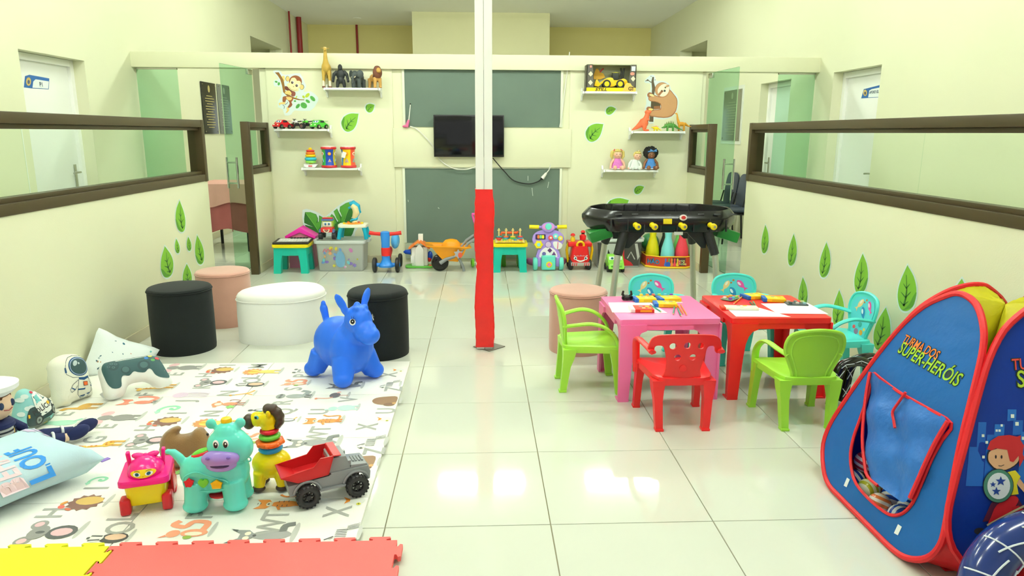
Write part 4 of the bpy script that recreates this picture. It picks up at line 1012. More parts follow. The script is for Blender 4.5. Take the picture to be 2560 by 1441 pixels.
# ------------------------------------------------------------------ stacking giraffe
t = thing('giraffe_stacker', 'yellow toy giraffe with brown mane and coloured neck rings', 'toy giraffe', (-.828, 2.617, ZM), .05)
GY = plastic('giraffe_yellow', (250, 222, 10), .2); GB = plastic('giraffe_brown', (66, 50, 40), .35)
b = B(); b.ell((0, 0, .105), (.076, .058, .058), n=24, m=14); b.ell((0, 0, .085), (.07, .055, .04))
for x in (-.045, .045):
    for s_ in (-1, 1): b.cyl((x*.85, s_*.028, .08), (x, s_*.034, .02), .028, .021)
b.out('body', GY, t, blob=.004, bsm=4)
for x in (-.045, .045):
    for s_ in (-1, 1):
        B().ell((x-.002, s_*.035, .014), (.026, .023, .0145)).out('hoof', GB, t)
for k, (z, R_, r_, cc, nm) in enumerate(((.166, .030, .0165, (40, 160, 220), 'ring_blue'), (.192, .036, .017, (246, 110, 30), 'ring_orange'), (.217, .027, .0145, (110, 200, 60), 'ring_green'), (.24, .024, .0125, (226, 30, 50), 'ring_red'))):
    b = B(); b.torus((0, 0, z), R_, r_, n=32, k=12, flat=.78)
    if k == 1:
        for a in range(8): b.ell(((R_+.012)*math.cos(a*PI/4), (R_+.012)*math.sin(a*PI/4), z), .009, n=10, m=8)
    b.out('neck_ring', plastic('giraffe_'+nm, cc, .25), t)
B().cyl((0, 0, .14), (0, 0, .255), .02).out('neck', GY, t)
b = B(); b.ell((-.005, 0, .285), (.036, .032, .038), n=20, m=12); b.ell((-.04, -.004, .29), (.032, .028, .03)); b.cyl((0, 0, .25), (-.002, 0, .275), .03, .03)
for s_ in (-1, 1): b.ell((.008, s_*.03, .318), (.01, .008, .018), rotm(s_*-.3))
b.out('head', GY, t, blob=.0035, bsm=3)
b = B(); b.ell((-.072, -.006, .282), (.024, .029, .031), n=20, m=12); b.out('muzzle', GB, t)
b = B()
for x, z, r in ((.0, .33, .02), (.018, .328, .021), (.034, .314, .02), (.042, .296, .02), (.042, .276, .018), (.034, .262, .015)): b.ell((x, 0, z), (r, .024, r), n=14, m=10)
b.out('mane', GB, t, blob=.004, bsm=1)
for s_ in (-1, 1):
    e = B().ell((-.037, s_*.026-.002, .306), (.009, .0035, .0075), rotm(0, .5)).out('eye', ink((90, 190, 200)), t); B().ell((-.039, s_*.0285-.002, .306), (.005, .003, .005)).out('pupil', EYEB, e)
# ------------------------------------------------------------------ dump truck
t = thing('dump_truck', 'grey toy dump truck with red tipping bed and black wheels', 'toy truck', (-.60, 2.545, ZM+.004), math.radians(25))
TG = plastic('truck_grey', (140, 144, 146), .3); TR_ = plastic('truck_red', (196, 32, 36), .3); TK = plastic('truck_black', (34, 34, 36), .45)
def side(poly, y0, y1, bev=.004): return B().prism(poly, -y1, -y0, frame((0, 0, 0), (1, 0, 0), (0, 0, 1)), bev=bev)
W2 = .058
side([(-.15, .05), (-.155, .098), (.0, .098), (.004, .112), (.15, .112), (.158, .085), (.155, .058), (.14, .052), (.135, .085), (.118, .098), (.082, .098), (.062, .082), (.055, .05), (-.045, .05), (-.05, .078), (-.068, .094), (-.104, .094), (-.122, .078), (-.128, .05)], -W2, W2).out('chassis', TG, t)
side([(.0, .11), (.004, .165), (.012, .17), (.066, .168), (.084, .112)], -W2+.004, W2-.004, .006).out('cab', TG, t)
side([(.08, .11), (.084, .126), (.145, .12), (.154, .108)], -W2+.006, W2-.006, .004).out('hood', TG, t)
for k in range(4): B().box((.1+k*.012, 0, .126-k*.001), (.006, .05, .006), bev=.001).out('hood_vent', TG, t)
for s_ in (-1, 1):
    for x in (-.086, .1):
        b = B(); P = [(x+.05*math.cos(a), s_*(W2+.002), .047+.052*math.sin(a)) for a in [PI*(.08+.84*i/12) for i in range(13)]]; b.tube(P, .006, n=6); b.out('fender', TG, t)
    B().box((.01, s_*(W2+.005), .054), (.1, .012, .008), bev=.002).out('side_step', TG, t)
    B().cyl((.078, s_*.045, .125), (.078, s_*.045, .145), .008).out('air_intake', TG, t)
for x, s_ in ((-.086, 1), (-.086, -1), (.1, 1), (.1, -1)):
    yc = s_*(W2+.012); wh = thing('wheel', None, None); wh.parent = t; bpy.data.objects.remove(wh)
    b = B(); b.torus((x, yc, .043), .032, .0135, (0, 1, 0), n=28, k=10, flat=1.1)
    for a in range(18):
        q = 2*PI*a/18; b.box((x+.0425*math.cos(q), yc, .043+.0425*math.sin(q)), (.005, .026, .007), rotm(0, -q+PI/2*0), bev=.001)
    wo = b.out('wheel', TK, t)
    for a in range(8):
        q = 2*PI*a/8; B().box((x+.015*math.cos(q), yc, .043+.015*math.sin(q)), (.024, .008, .005), rotm(0, -q)).out('spoke', TK, wo)
    B().cyl((x, yc-.012, .043), (x, yc+.012, .043), .009).out('hub', TK, wo)
B().cyl((-.086, -.06, .043), (-.086, .06, .043), .006).out('axle', STEEL, t); B().cyl((.1, -.06, .043), (.1, .06, .043), .006).out('axle', STEEL, t)
# bed: an open tub
bed = [(-.185, .128, .06), (-.12, .098, .05), (.0, .108, .05), (.01, .168, .058), (-.04, .16, .06), (-.06, .142, .06)]
b = B()
th = .004
prof_out = [(-.178, .134), (-.118, .104), (-.006, .112), (.016, .182), (-.032, .182), (-.058, .152)]
for s_ in (-1, 1):
    b2 = side(prof_out, s_*(W2+.004)-th/2, s_*(W2+.004)+th/2, 0); b2.out('bed_side', TR_, t)
def plank(a, c, hw): 
    d = V((c[0]-a[0], 0, c[1]-a[1])); L = d.length; an = math.atan2(d.z, d.x)
    return B().box(((a[0]+c[0])/2, 0, (a[1]+c[1])/2), (L, 2*hw, th), rotm(0, -an))
plank((-.178, .134), (-.118, .104), W2+.006).out('bed_tail', TR_, t); plank((-.118, .104), (-.006, .112), W2+.006).out('bed_floor', TR_, t); plank((-.006, .112), (.016, .182), W2+.006).out('bed_front', TR_, t); plank((.016, .182), (.045, .18), W2+.006).out('bed_canopy', TR_, t)
# ================================================================== BACK WALL: BOARDS, TELEVISION, SHELVES, STICKERS
YP = YB-.0145      # face of the wall panels
def wpt(u, v, y): p = ony(u, v, y); return V((p.x, y, p.z))
CHALK = mat('chalkboard', (98, 116, 104), .65, var=.10, scale=3); ALU = mat('pale_frame', (226, 230, 210), .5)
def chalkboard(label, u0, v0, u1, v1, sill=False):
    t = thing('chalkboard', label, 'chalkboard'); a, c = wpt(u0, v0, YB-.006), wpt(u1, v1, YB-.006)
    x0, x1, z0, z1 = a.x, c.x, c.z, a.z
    B().box(((x0+x1)/2, YB-.004, (z0+z1)/2), (x1-x0, .007, z1-z0)).out('board', CHALK, t)
    for c_, d in ((((x0+x1)/2, YB-.008, z1+.012), (x1-x0+.05, .016, .026)), ((x0-.012, YB-.008, (z0+z1)/2), (.026, .016, z1-z0-.002)), ((x1+.012, YB-.008, (z0+z1)/2), (.026, .016, z1-z0-.002))):
        B().box(c_, d, bev=.002).out('frame_bar', ALU, t)
    if sill: B().box(((x0+x1)/2, YB-.012, z0-.09), (x1-x0+.03, .024, .17), bev=.004).out('ledge', mat('ledge_grey', (176, 186, 164), .5), t)
    return t
chalkboard('upper dark green chalkboard behind the top of the television', 1010, 171, 1400, 319)
cb = chalkboard('lower dark green chalkboard behind the row of toys', 1012, 421, 1396, 606, True)
for u, v, u2, v2 in ((1330, 470, 1332, 490), (1320, 440, 1320, 452), (1372, 455, 1369, 470), (1020, 500, 1021, 505), (1095, 519, 1098, 522)):
    a, c = wpt(u, v, YB-.0085), wpt(u2, v2, YB-.0085); B().flat(stroke([(a.x, a.z), (c.x, c.z)], .006), lambda q: V((q[0], YB-.0082, q[1]))).out('chalk_mark', ink((190, 200, 188)), cb)
# television
a, c = wpt(1083, 287, 7.60), wpt(1260, 393, 7.60)
tv = thing('television', 'flat black television mounted on the wall panel behind the post', 'television', ((a.x+c.x)/2, 7.60, (a.z+c.z)/2))
W_, H_ = c.x-a.x, a.z-c.z; TVB = mat('tv_black', (14, 14, 15), .3, var=.05)
B().box((0, .02, 0), (W_, .035, H_), bev=.005).out('case', TVB, tv); B().box((0, .001, .006), (W_-.025, .004, H_-.035), bev=.001).out('screen', mat('tv_screen', (12, 12, 14), .1, var=.05), tv)
B().box((W_*.3, -.0005, -H_/2+.009), (.02, .003, .004)).out('logo', ink((170, 170, 170)), tv); B().box((0, .05, 0), (.3, .03, .25)).out('wall_mount', TVB, tv)
def cable(label, pts, r, m, cat='cable', name='power_cable'):
    t = thing(name, label, cat); B().tube(smooth2(pts, 5, False), r, n=7).out('cord', m, t); return t
BLK = mat('cable_black', (24, 24, 24), .5); WHT = mat('cable_white', (236, 236, 226), .5)
t = cable('black power cable hanging from the television to a plug', [wpt(1232, 395, 7.61), wpt(1240, 405, 7.63), wpt(1262, 430, 7.66), wpt(1285, 452, 7.67), wpt(1320, 460, 7.67), wpt(1343, 455, 7.67), wpt(1353, 448, 7.67)], .0055, BLK)
B().cyl(wpt(1353, 449, 7.67), wpt(1358, 442, 7.67), .012, .016).out('plug', BLK, t)
t = cable('white extension lead with socket hanging over the lower chalkboard', [wpt(1357, 443, 7.665), wpt(1366, 433, 7.66), wpt(1373, 424, 7.65), wpt(1376, 412, 7.64)], .006, WHT)
B().cyl(wpt(1356, 446, 7.665), wpt(1366, 433, 7.66), .022, .012).out('socket', WHT, t)
cable('white cable drooping below the television', [wpt(1025, 316, 7.655), wpt(1040, 322, 7.655), wpt(1062, 342, 7.655), wpt(1085, 370, 7.66), wpt(1100, 400, 7.655), wpt(1130, 420, 7.655), wpt(1160, 424, 7.65), wpt(1182, 420, 7.65), wpt(1200, 412, 7.655)], .0055, WHT)
cable('thin white cable running down beside the right end of the boards', [wpt(1424, 130, 7.64), wpt(1418, 180, 7.68), wpt(1410, 240, 7.68), wpt(1404, 290, 7.68), wpt(1399, 318, 7.68)], .005, WHT)
t = thing('antenna', 'pink based aerial with a thin white rod on the television panel', 'antenna'); a, c = wpt(1016, 318, 7.66), wpt(1022, 300, 7.66)
b = B(); b.cyl(a, c, .02, .012); b.ell(wpt(1013, 316, 7.655), (.03, .02, .014)); b.out('base', plastic('antenna_pink', (230, 110, 160), .4), t); B().cyl(c, wpt(1026, 262, 7.67), .005, .004, 8).out('rod', WHT, t); B().ell(wpt(1026, 260, 7.67), .007).out('tip', BLK, t)
# shelves
SHW = mat('shelf_white', (248, 250, 248), .35, var=.01)
SH = {}
def shelf(key, label, u0, u1, v):
    a, c = ony(u0+6, v, 7.49), ony(u1-6, v, 7.49); z = (a.z+c.z)/2; x0, x1 = a.x, c.x; SH[key] = z+.012
    t = thing('wall_shelf', label, 'shelf', ((x0+x1)/2, YP, z), group='white wall shelves'); L = x1-x0
    B().box((0, -.098, 0), (L, .192, .02), bev=.002).out('board', SHW, t)
    for s_ in (-1, 1):
        g = B(); g.prism([(0, .04), (-.03, .05), (-.05, .012), (-.16, .0125), (-.17, -.0125), (-.06, -.03), (-.03, -.075), (0, -.08)], -.008, .008, frame((s_*(L/2+.012), 0, 0), (0, 1, 0), (0, 0, 1)), bev=.002); g.out('bracket', SHW, t)
    return z
shelf('animals', 'white shelf holding the four wild animal figures', 806, 950, 222); shelf('cars', 'white shelf holding toy cars and motorbikes', 681, 822, 325); shelf('drums', 'white shelf holding the ring stacker and two drums', 750, 899, 423)
shelf('loader', 'white shelf holding the boxed yellow loader', 1457, 1596, 231); shelf('dinos', 'white shelf holding four dinosaurs', 1579, 1717, 331); shelf('dolls', 'white shelf holding three dolls', 1509, 1649, 428)
for k in SH: SH[k] -= .001
# ------------------------------------------------------------------ stickers
STKN = [0]
def stk(t, col, pts, layer, px=None, sm=0, nm='printed_shape', y=None):
    q = crop(*px, pts) if px else pts; y = y or YP
    o = [(ony(u, v, y).x, ony(u, v, y).z) for u, v in q]
    if sm: o = smooth2(o, sm)
    STKN[0] = (STKN[0]+1) % 60; yy = y-.0006-.0006*layer-STKN[0]*.000009
    return B().flat(o, lambda p: V((p[0], yy, p[1]))).out(nm, ink(col), t, smooth=0)
STW = (222, 238, 236)
LEAF = [(0, 0), (-.16, .03), (-.30, .16), (-.36, .36), (-.34, .58), (-.22, .80), (-.02, .97), (.0, 1), (.05, .9), (.16, .62), (.20, .42), (.19, .24), (.11, .07)]
LIN = [(0, 0), (-.08, .03), (-.30, .16), (-.36, .36), (-.36, .5), (-.27, .36), (-.2, .2), (-.08, .06)]
def leaf(label, base, tip, wpx, proj, nrm, flip=False, group=None):
    "printed leaf sticker from base to tip (pixels), laid on a wall by proj"
    t = thing('leaf_sticker', label, 'leaf sticker', group=group); A0, T0 = proj(*base), proj(*tip); ax = T0-A0; L = ax.length; ax.normalize()
    sd = ax.cross(nrm).normalized()*(-1 if flip else 1); pm = proj(base[0]+wpx, base[1]); k = wpx
    Wd = (proj(base[0]+wpx/2, (base[1]+tip[1])/2)-proj(base[0]-wpx/2, (base[1]+tip[1])/2)).length/.56
    def F(o): return lambda q: A0+ax*(q[1]*L)+sd*(q[0]*Wd)+nrm*o
    sm = smooth2(LEAF, 3); gx, gy = -.08, .48
    e = .012
    back = []
    for q in sm:
        d = V(((q[0]-gx)*Wd, (q[1]-gy)*L)); d = d*(1+e/max(.02, d.length)); back.append((gx+d.x/Wd, gy+d.y/L))
    B().flat(back, F(.0008)).out('backing', ink(STW), t, smooth=0); B().flat(sm, F(.0016)).out('blade', ink((126, 186, 52)), t, smooth=0)
    B().flat(smooth2(LIN, 3), F(.0021)).out('shaded_edge', ink((88, 150, 48)), t, smooth=0)
    V_ = (62, 116, 44)
    for p, w in (([(-.03, .1), (-.07, .3), (-.06, .5), (.0, .78)], .05), ([(-.03, .12), (-.16, .24)], .035), ([(-.03, .12), (.10, .18)], .035), ([(-.06, .3), (-.2, .46)], .035), ([(-.06, .3), (.1, .38)], .035), ([(-.05, .5), (-.14, .62)], .03), ([(-.05, .5), (.06, .58)], .03)):
        o = stroke([(x*Wd, y*L) for x, y in p], w*Wd, .7); B().flat([(x/Wd, y/L) for x, y in o], F(.0026)).out('vein', ink(V_), t, smooth=0)
pb = lambda u, v: wpt(u, v, YP); nb = V((0, -1, 0))
leaf('large leaf sticker between the animal shelf and the drum shelf', (864, 328), (896, 284), 36, pb, nb, group='leaf stickers on the back wall')
leaf('small leaf sticker just below the animal shelf', (919, 280), (936, 262), 20, pb, nb, group='leaf stickers on the back wall')
leaf('small leaf sticker below the boxed loader', (1516, 284), (1540, 272), 18, pb, nb, group='leaf stickers on the back wall')
leaf('large leaf sticker left of the dinosaur shelf', (1473, 353), (1508, 310), 36, pb, nb, group='leaf stickers on the back wall')
leaf('small leaf sticker below the doll shelf', (1588, 484), (1610, 467), 18, pb, nb, group='leaf stickers on the back wall')
leaf('large leaf sticker half hidden behind the black games table', (1520, 545), (1572, 500), 45, pb, nb, group='leaf stickers on the back wall')
pl = lambda u, v: onx(u, v, PL+.0005); nl = V((1, 0, 0)); pr_ = lambda u, v: onx(u, v, PR-.0005); nr_ = V((-1, 0, 0))
for lb, b0, t0, w0 in (('topmost leaf sticker on the left partition', (458, 579), (448, 501), 23), ('tiny leaf sticker left of the centre on the left partition', (447, 632), (440, 597), 11), ('tiny leaf sticker right of the centre on the left partition', (476, 626), (470, 592), 11),
                       ('leaf sticker nearest the wall end on the left partition', (507, 657), (492, 588), 20), ('widest leaf sticker on the left partition', (428, 687), (411, 616), 30), ('lowest leaf sticker on the left partition behind the ottomans', (474, 716), (466, 660), 22)):
    leaf(lb, b0, t0, w0, pl, nl, group='leaf stickers on the left partition')
for lb, b0, t0, w0 in (('farthest small leaf sticker on the right partition', (1908, 633), (1914, 562), 17), ('second leaf sticker from the far end of the right partition', (1974, 663), (1985, 585), 20), ('third leaf sticker from the far end of the right partition', (2054, 692), (2067, 606), 25),
                       ('tall leaf sticker above the turquoise corner chair', (2143, 733), (2158, 634), 31), ('largest leaf sticker above the tent', (2256, 776), (2270, 663), 44), ('leaf sticker just above the far edge of the red table', (2002, 772), (2008, 693), 22),
                       ('leaf sticker behind the armrest of the turquoise corner chair', (2088, 815), (2099, 725), 27), ('low leaf sticker between turquoise chair and tent', (2190, 872), (2216, 769), 37), ('leaf sticker tip peeking over the tent', (2385, 790), (2406, 697), 46)):
    leaf(lb, b0, t0, w0, pr_, nr_, True, group='leaf stickers on the right partition')
# monkey
PXM = (660, 160, .0902); t = thing('monkey_sticker', 'cartoon monkey sticker hanging on a leafy branch', 'wall sticker')
def s(col, pts, l, sm=0, nm='printed_shape'): stk(t, col, pts, l, PXM, sm, nm)
s(STW, [(240, 200), (420, 170), (520, 290), (700, 290), (1000, 260), (1120, 500), (1170, 620), (1100, 780), (1300, 760), (1500, 930), (1470, 1080), (1280, 1300), (850, 1290), (760, 1400), (580, 1430), (520, 1260), (390, 1200), (400, 1020), (480, 900), (470, 640), (290, 620), (270, 460), (400, 420), (330, 310)], 0, 2, 'backing')
BR = (140, 96, 36); FUR = (150, 84, 44); FURD = (112, 56, 44); SKN = (236, 206, 128)
s(BR, [(300, 235), (410, 230), (480, 340), (545, 450), (580, 650), (600, 780), (700, 860), (850, 935), (1000, 980), (1120, 985), (1120, 1005), (960, 1005), (780, 960), (640, 890), (530, 780), (500, 600), (450, 430), (380, 320)], 1)
s(FURD, [(590, 610), (700, 660), (860, 780), (860, 880), (800, 905), (740, 860), (640, 740), (580, 700)], 2, 2)
s((140, 76, 62), [(760, 760), (868, 780), (868, 870), (820, 905), (770, 880)], 3, 2)
s(FUR, [(530, 910), (620, 890), (800, 920), (800, 1010), (760, 1060), (790, 1130), (720, 1210), (650, 1200), (710, 1110), (690, 1040), (620, 980), (590, 1060), (520, 1050), (515, 960)], 2, 2)
s(SKN, [(620, 910), (770, 930), (760, 990), (700, 1010), (640, 980)], 3, 2); s(SKN, [(580, 790), (640, 740), (720, 745), (765, 820), (735, 870), (650, 840), (600, 830)], 4, 2)
s(SKN, [(430, 1075), (580, 1055), (595, 1090), (560, 1120), (460, 1115), (440, 1160), (410, 1110)], 3, 2); s(SKN, [(620, 1210), (690, 1220), (695, 1290), (640, 1350), (600, 1350), (640, 1290)], 3, 2)
s((60, 70, 70), stroke([(660, 1050), (640, 1095), (580, 1130)], 14), 2); s((60, 70, 80), stroke([(520, 1130), (570, 1180), (555, 1240)], 12), 2)
s(SKN, [(490, 350), (560, 330), (580, 400), (565, 490), (530, 420)], 2, 2); s((60, 70, 50), circ(655, 410, 56, 76, 16), 3); s(SKN, circ(660, 412, 50, 68, 16), 4); s((60, 70, 50), circ(1050, 640, 62, 76, 16), 3); s(SKN, circ(1047, 642, 54, 68, 16), 4)
s(FUR, circ(875, 490, 178, 172, 28, .3), 4); s((240, 232, 176), [(720, 500), (760, 400), (850, 380), (905, 440), (915, 470), (980, 465), (1030, 520), (1010, 620), (960, 680), (965, 740), (860, 765), (740, 720), (650, 620), (645, 550), (700, 530)], 5, 2)
for x, y in ((795, 515), (918, 600)): s((248, 248, 236), circ(x+4, y-5, 44, 46, 14), 6); s((66, 46, 40), circ(x-8, y, 34, 38, 14), 7); s((240, 240, 240), circ(x, y-14, 9, 10, 8), 8)
s((180, 120, 80), stroke([(690, 640), (760, 710), (860, 735), (930, 715)], 9), 6); s((120, 80, 60), circ(820, 630, 16, 10, 8), 6)
for x, y, r, k, a in ((340, 495, 40, 26, .3), (412, 550, 34, 48, .2), (1350, 960, 92, 50, .8), (1215, 1035, 70, 40, .6), (1105, 1150, 98, 78, .6), (940, 1170, 78, 46, -.9), (860, 1030, 34, 24, 0)): s((84, 166, 72), circ(x, y, r, k, 12, a), 3); s((52, 116, 60), stroke([(x-r*.7*math.cos(a), y-r*.7*math.sin(a)), (x+r*.8*math.cos(a), y+r*.8*math.sin(a))], 7), 4)
for x, y, r, k, a in ((1205, 870, 78, 44, -.8), (1100, 915, 46, 30, 1.0), (900, 920, 36, 16, -.9)): s((186, 204, 50), circ(x, y, r, k, 12, a), 3)
# sloth
PXS = (1590, 180, .11103); t = thing('sloth_sticker', 'brown sloth sticker clinging to a dark tree trunk', 'wall sticker')
def s(col, pts, l, sm=0, nm='printed_shape'): stk(t, col, pts, l, PXS, sm, nm)
s(STW, [(190, 200), (320, 70), (420, 80), (460, 200), (600, 200), (740, 260), (800, 410), (930, 540), (965, 720), (900, 920), (780, 1030), (600, 1070), (420, 1060), (400, 1160), (270, 1150), (270, 1000), (190, 850), (230, 720), (230, 520), (320, 400), (320, 260), (220, 250)], 0, 2, 'backing')
TRK = (92, 80, 58)
s(TRK, [(345, 215), (370, 110), (405, 115), (400, 220), (435, 360), (410, 500), (390, 700), (400, 780), (390, 1125), (292, 1120), (310, 1000), (330, 800), (345, 600), (360, 380)], 1)
s(TRK, stroke([(345, 240), (270, 185), (212, 205)], 18), 1); s(TRK, circ(262, 185, 22, 20, 8), 1); s(TRK, circ(430, 180, 14, 8, 8, -.5), 1); s(TRK, circ(338, 100, 13, 8, 8, .6), 1); s((84, 72, 48), [(340, 640), (550, 640), (550, 830), (330, 830)], 1)
FS, FD = (200, 152, 106), (166, 110, 72)
s(FD, circ(310, 520, 58, 62, 18), 2); s(FD, circ(290, 830, 58, 50, 18), 2); s((150, 100, 62), [(400, 770), (550, 765), (550, 835), (400, 845)], 2)
s(FD, [(420, 520), (560, 560), (720, 430), (765, 400), (850, 500), (920, 600), (932, 720), (900, 880), (800, 1000), (620, 1035), (400, 1010), (300, 990), (300, 900), (420, 850), (550, 835), (545, 720), (420, 670), (320, 660), (275, 610), (300, 555)], 2, 2)
s(FS, [(430, 540), (560, 580), (720, 460), (765, 430), (840, 510), (905, 610), (915, 720), (880, 870), (780, 980), (620, 1015), (400, 990), (320, 975), (320, 910), (430, 865), (560, 850), (560, 710), (420, 655), (330, 645), (290, 610), (310, 570)], 3, 2)
s(FD, circ(590, 405, 168, 172, 28, -.3), 4); s(FS, circ(590, 405, 158, 162, 28, -.3), 5)
s((242, 236, 212), [(485, 440), (500, 370), (560, 300), (640, 268), (700, 285), (745, 350), (735, 440), (670, 530), (590, 556), (520, 530)], 6, 2)
s(FD, stroke([(600, 420), (560, 460), (510, 520)], 48), 7); s((110, 76, 40), circ(578, 430, 22, 24, 12), 8); s(FS, stroke([(650, 350), (700, 320), (745, 305)], 44), 7); s((226, 214, 180), circ(655, 352, 28, 28, 14), 8); s((60, 60, 40), circ(658, 352, 16, 16, 12), 9); s((62, 70, 64), circ(642, 426, 24, 26, 14), 9)
s((238, 224, 160), [(305, 500), (380, 505), (410, 555), (350, 550), (305, 530)], 8, 2); s((236, 214, 128), [(285, 820), (390, 835), (350, 870), (290, 875)], 8, 2)
# monstera leaves
PXL = (740, 490, .0902); t = thing('monstera_sticker', 'two dark green monstera leaf stickers behind the toy box', 'wall sticker')
def s(col, pts, l, sm=0, nm='printed_shape'): stk(t, col, pts, l, PXL, sm, nm)
s(STW, [(180, 390), (420, 390), (640, 480), (800, 580), (880, 520), (1000, 420), (1150, 290), (1350, 150), (1580, 90), (1720, 300), (1750, 520), (1760, 800), (1640, 1000), (1600, 1180), (1300, 1240), (420, 1240), (300, 1100), (200, 800)], 0, 2, 'backing')
GL, GD = (84, 160, 56), (46, 112, 44)
s(GD, [(250, 450), (400, 450), (560, 510), (610, 620), (610, 720), (590, 745), (630, 740), (640, 540), (740, 590), (720, 700), (690, 900), (620, 1100), (450, 1170), (340, 1030), (420, 1010), (530, 995), (420, 985), (290, 960), (250, 800), (360, 830), (470, 860), (330, 800), (230, 750), (225, 640)], 1)
s(GL, [(255, 450), (400, 455), (550, 515), (600, 640), (560, 760), (640, 700), (650, 560), (735, 595), (700, 760), (650, 900), (600, 950), (480, 760)], 2)
s(GD, [(790, 630), (1000, 720), (1100, 800), (1150, 900), (900, 950), (740, 900)], 1); s(GL, [(790, 635), (880, 700), (900, 800), (770, 800)], 2)
s(GD, [(895, 640), (990, 500), (1060, 560), (1150, 720), (1170, 700), (1040, 430), (1140, 350), (1200, 480), (1260, 580), (1290, 560), (1205, 420), (1220, 300), (1380, 200), (1550, 145), (1620, 260), (1670, 400), (1670, 490), (1540, 590), (1540, 620), (1675, 545), (1695, 740), (1560, 790), (1650, 815), (1570, 1050), (1500, 1160), (1250, 1130), (1050, 900)], 1)
s(GL, [(1210, 410), (1230, 300), (1390, 205), (1548, 150), (1420, 420), (1340, 620), (1310, 780), (1250, 700), (1270, 560)], 2); s(GL, [(1045, 440), (1138, 360), (1190, 520), (1240, 680), (1200, 740), (1120, 620)], 2); s(GL, [(900, 640), (990, 505), (1050, 580), (1130, 760), (1050, 780)], 2)
for L in ([(270, 470), (480, 760), (610, 960), (660, 1100)], [(1548, 150), (1400, 500), (1310, 790), (1260, 1000)]): s((120, 190, 80), stroke(L, 14), 3)
# ------------------------------------------------------------------ figures on the shelves
def xat(u, v, y): return ony(u, v, y).x
YS = 7.585
def fig(name, label, cat, u, key, rz=0, group=None, y=YS): return thing(name, label, cat, (xat(u, 200 if key in ('animals', 'loader') else 330, y), y, SH[key]), rz, group)
RUB = lambda nm, rgb, v=.06: mat(nm, rgb, .5, var=v, scale=25)
GA = 'wild animal figures on the shelf'
t = fig('giraffe_figure', 'tall tan giraffe figure at the left of the shelf', 'animal figure', 817, 'animals', -PI/2+.15, GA)
b = B(); b.ell((-.02, 0, .19), (.075, .05, .06)); b.ell((.035, 0, .2), (.045, .045, .055))
b.tube([(.04, 0, .21), (.055, 0, .27), (.06, 0, .33), (.065, 0, .365)], [.04, .024, .018, .016]); b.ell((.075, 0, .375), (.034, .017, .017), rotm(0, .4))
for s_ in (-1, 1):
    b.cyl((.06, s_*.01, .385), (.056, s_*.016, .405), .004, .004, 8); b.ell((.052, s_*.03, .382), (.006, .016, .006))
    b.cyl((.04, s_*.026, .17), (.045, s_*.03, .06), .02, .011)
    b.cyl((-.06, s_*.026, .17), (-.065, s_*.032, .06), .022, .011)
b.tube([(-.09, 0, .2), (-.1, 0, .15), (-.1, 0, .1)], [.007, .005, .007])
b.out('body', RUB('giraffe_tan', (196, 160, 70), .12), t, blob=.005, bsm=3)
for s_ in (-1, 1):
    for x in (.046, -.066): b = B(); b.cyl((x, s_*.031, .07), (x, s_*.033, .012), .011, .012, 10); lg = b.out('shin', ink((236, 226, 200)), t); B().cyl((x, s_*.033, .0), (x, s_*.033, .016), .015, .013, 10).out('hoof', ink((110, 66, 50)), lg)
t = fig('gorilla_figure', 'black gorilla figure standing with arms spread', 'animal figure', 852, 'animals', -PI/2, GA); t.scale = (.78, .76, .98)
b = B(); b.ell((0, 0, .135), (.04, .058, .06)); b.ell((.005, 0, .085), (.035, .045, .04)); b.ell((.012, 0, .205), (.032, .03, .034)); b.ell((.03, 0, .196), (.018, .02, .016))
for s_ in (-1, 1):
    b.tube([(0, s_*.045, .16), (.01, s_*.085, .135), (.015, s_*.098, .085)], [.026, .022, .018]); b.ell((.02, s_*.1, .072), .018)
    b.tube([(0, s_*.03, .08), (.008, s_*.042, .045), (.005, s_*.046, .012)], [.028, .024, .02]); b.ell((.016, s_*.047, .012), (.026, .017, .012))
b.out('body', RUB('gorilla_black', (36, 40, 42)), t, blob=.0045, bsm=3)
t = fig('elephant_figure', 'dark grey elephant figure between gorilla and lion', 'animal figure', 895, 'animals', -PI/2-.35, GA)
b = B(); b.ell((-.01, 0, .105), (.075, .05, .055)); b.ell((.06, 0, .13), (.034, .034, .04)); b.tube([(.085, 0, .125), (.105, 0, .09), (.105, 0, .05), (.115, 0, .035)], [.018, .013, .01, .008])
for s_ in (-1, 1):
    b.ell((.045, s_*.052, .135), (.01, .036, .042), rotm(0, 0, s_*.5))
    for x in (.035, -.055): b.cyl((x, s_*.03, .09), (x, s_*.032, .004), .024, .021)
b.out('body', RUB('elephant_grey', (66, 74, 74)), t, blob=.0045, bsm=3)
for s_ in (-1, 1): B().tube([(.085, s_*.018, .11), (.105, s_*.02, .098), (.115, s_*.02, .1)], [.005, .004, .002], n=7).out('tusk', ink((230, 220, 190)), t)
t = fig('lion_figure', 'tan lion figure with dark brown mane at the shelf end', 'animal figure', 938, 'animals', -PI/2+.55, GA)
b = B(); b.ell((-.03, 0, .105), (.08, .036, .04)); b.ell((.045, 0, .11), (.035, .038, .045)); b.ell((.085, 0, .17), (.028, .026, .03)); b.ell((.105, 0, .162), (.02, .017, .016))
for s_ in (-1, 1):
    for x in (.05, -.085): b.tube([(x, s_*.025, .1), (x+.008, s_*.028, .05), (x+.004, s_*.03, .01)], [.022, .016, .015]); b.ell((x+.012, s_*.03, .009), (.02, .014, .009))
b.tube([(-.1, 0, .12), (-.13, 0, .1), (-.135, 0, .06)], [.008, .007, .009])
b.out('body', RUB('lion_tan', (206, 158, 84)), t, blob=.0045, bsm=3)
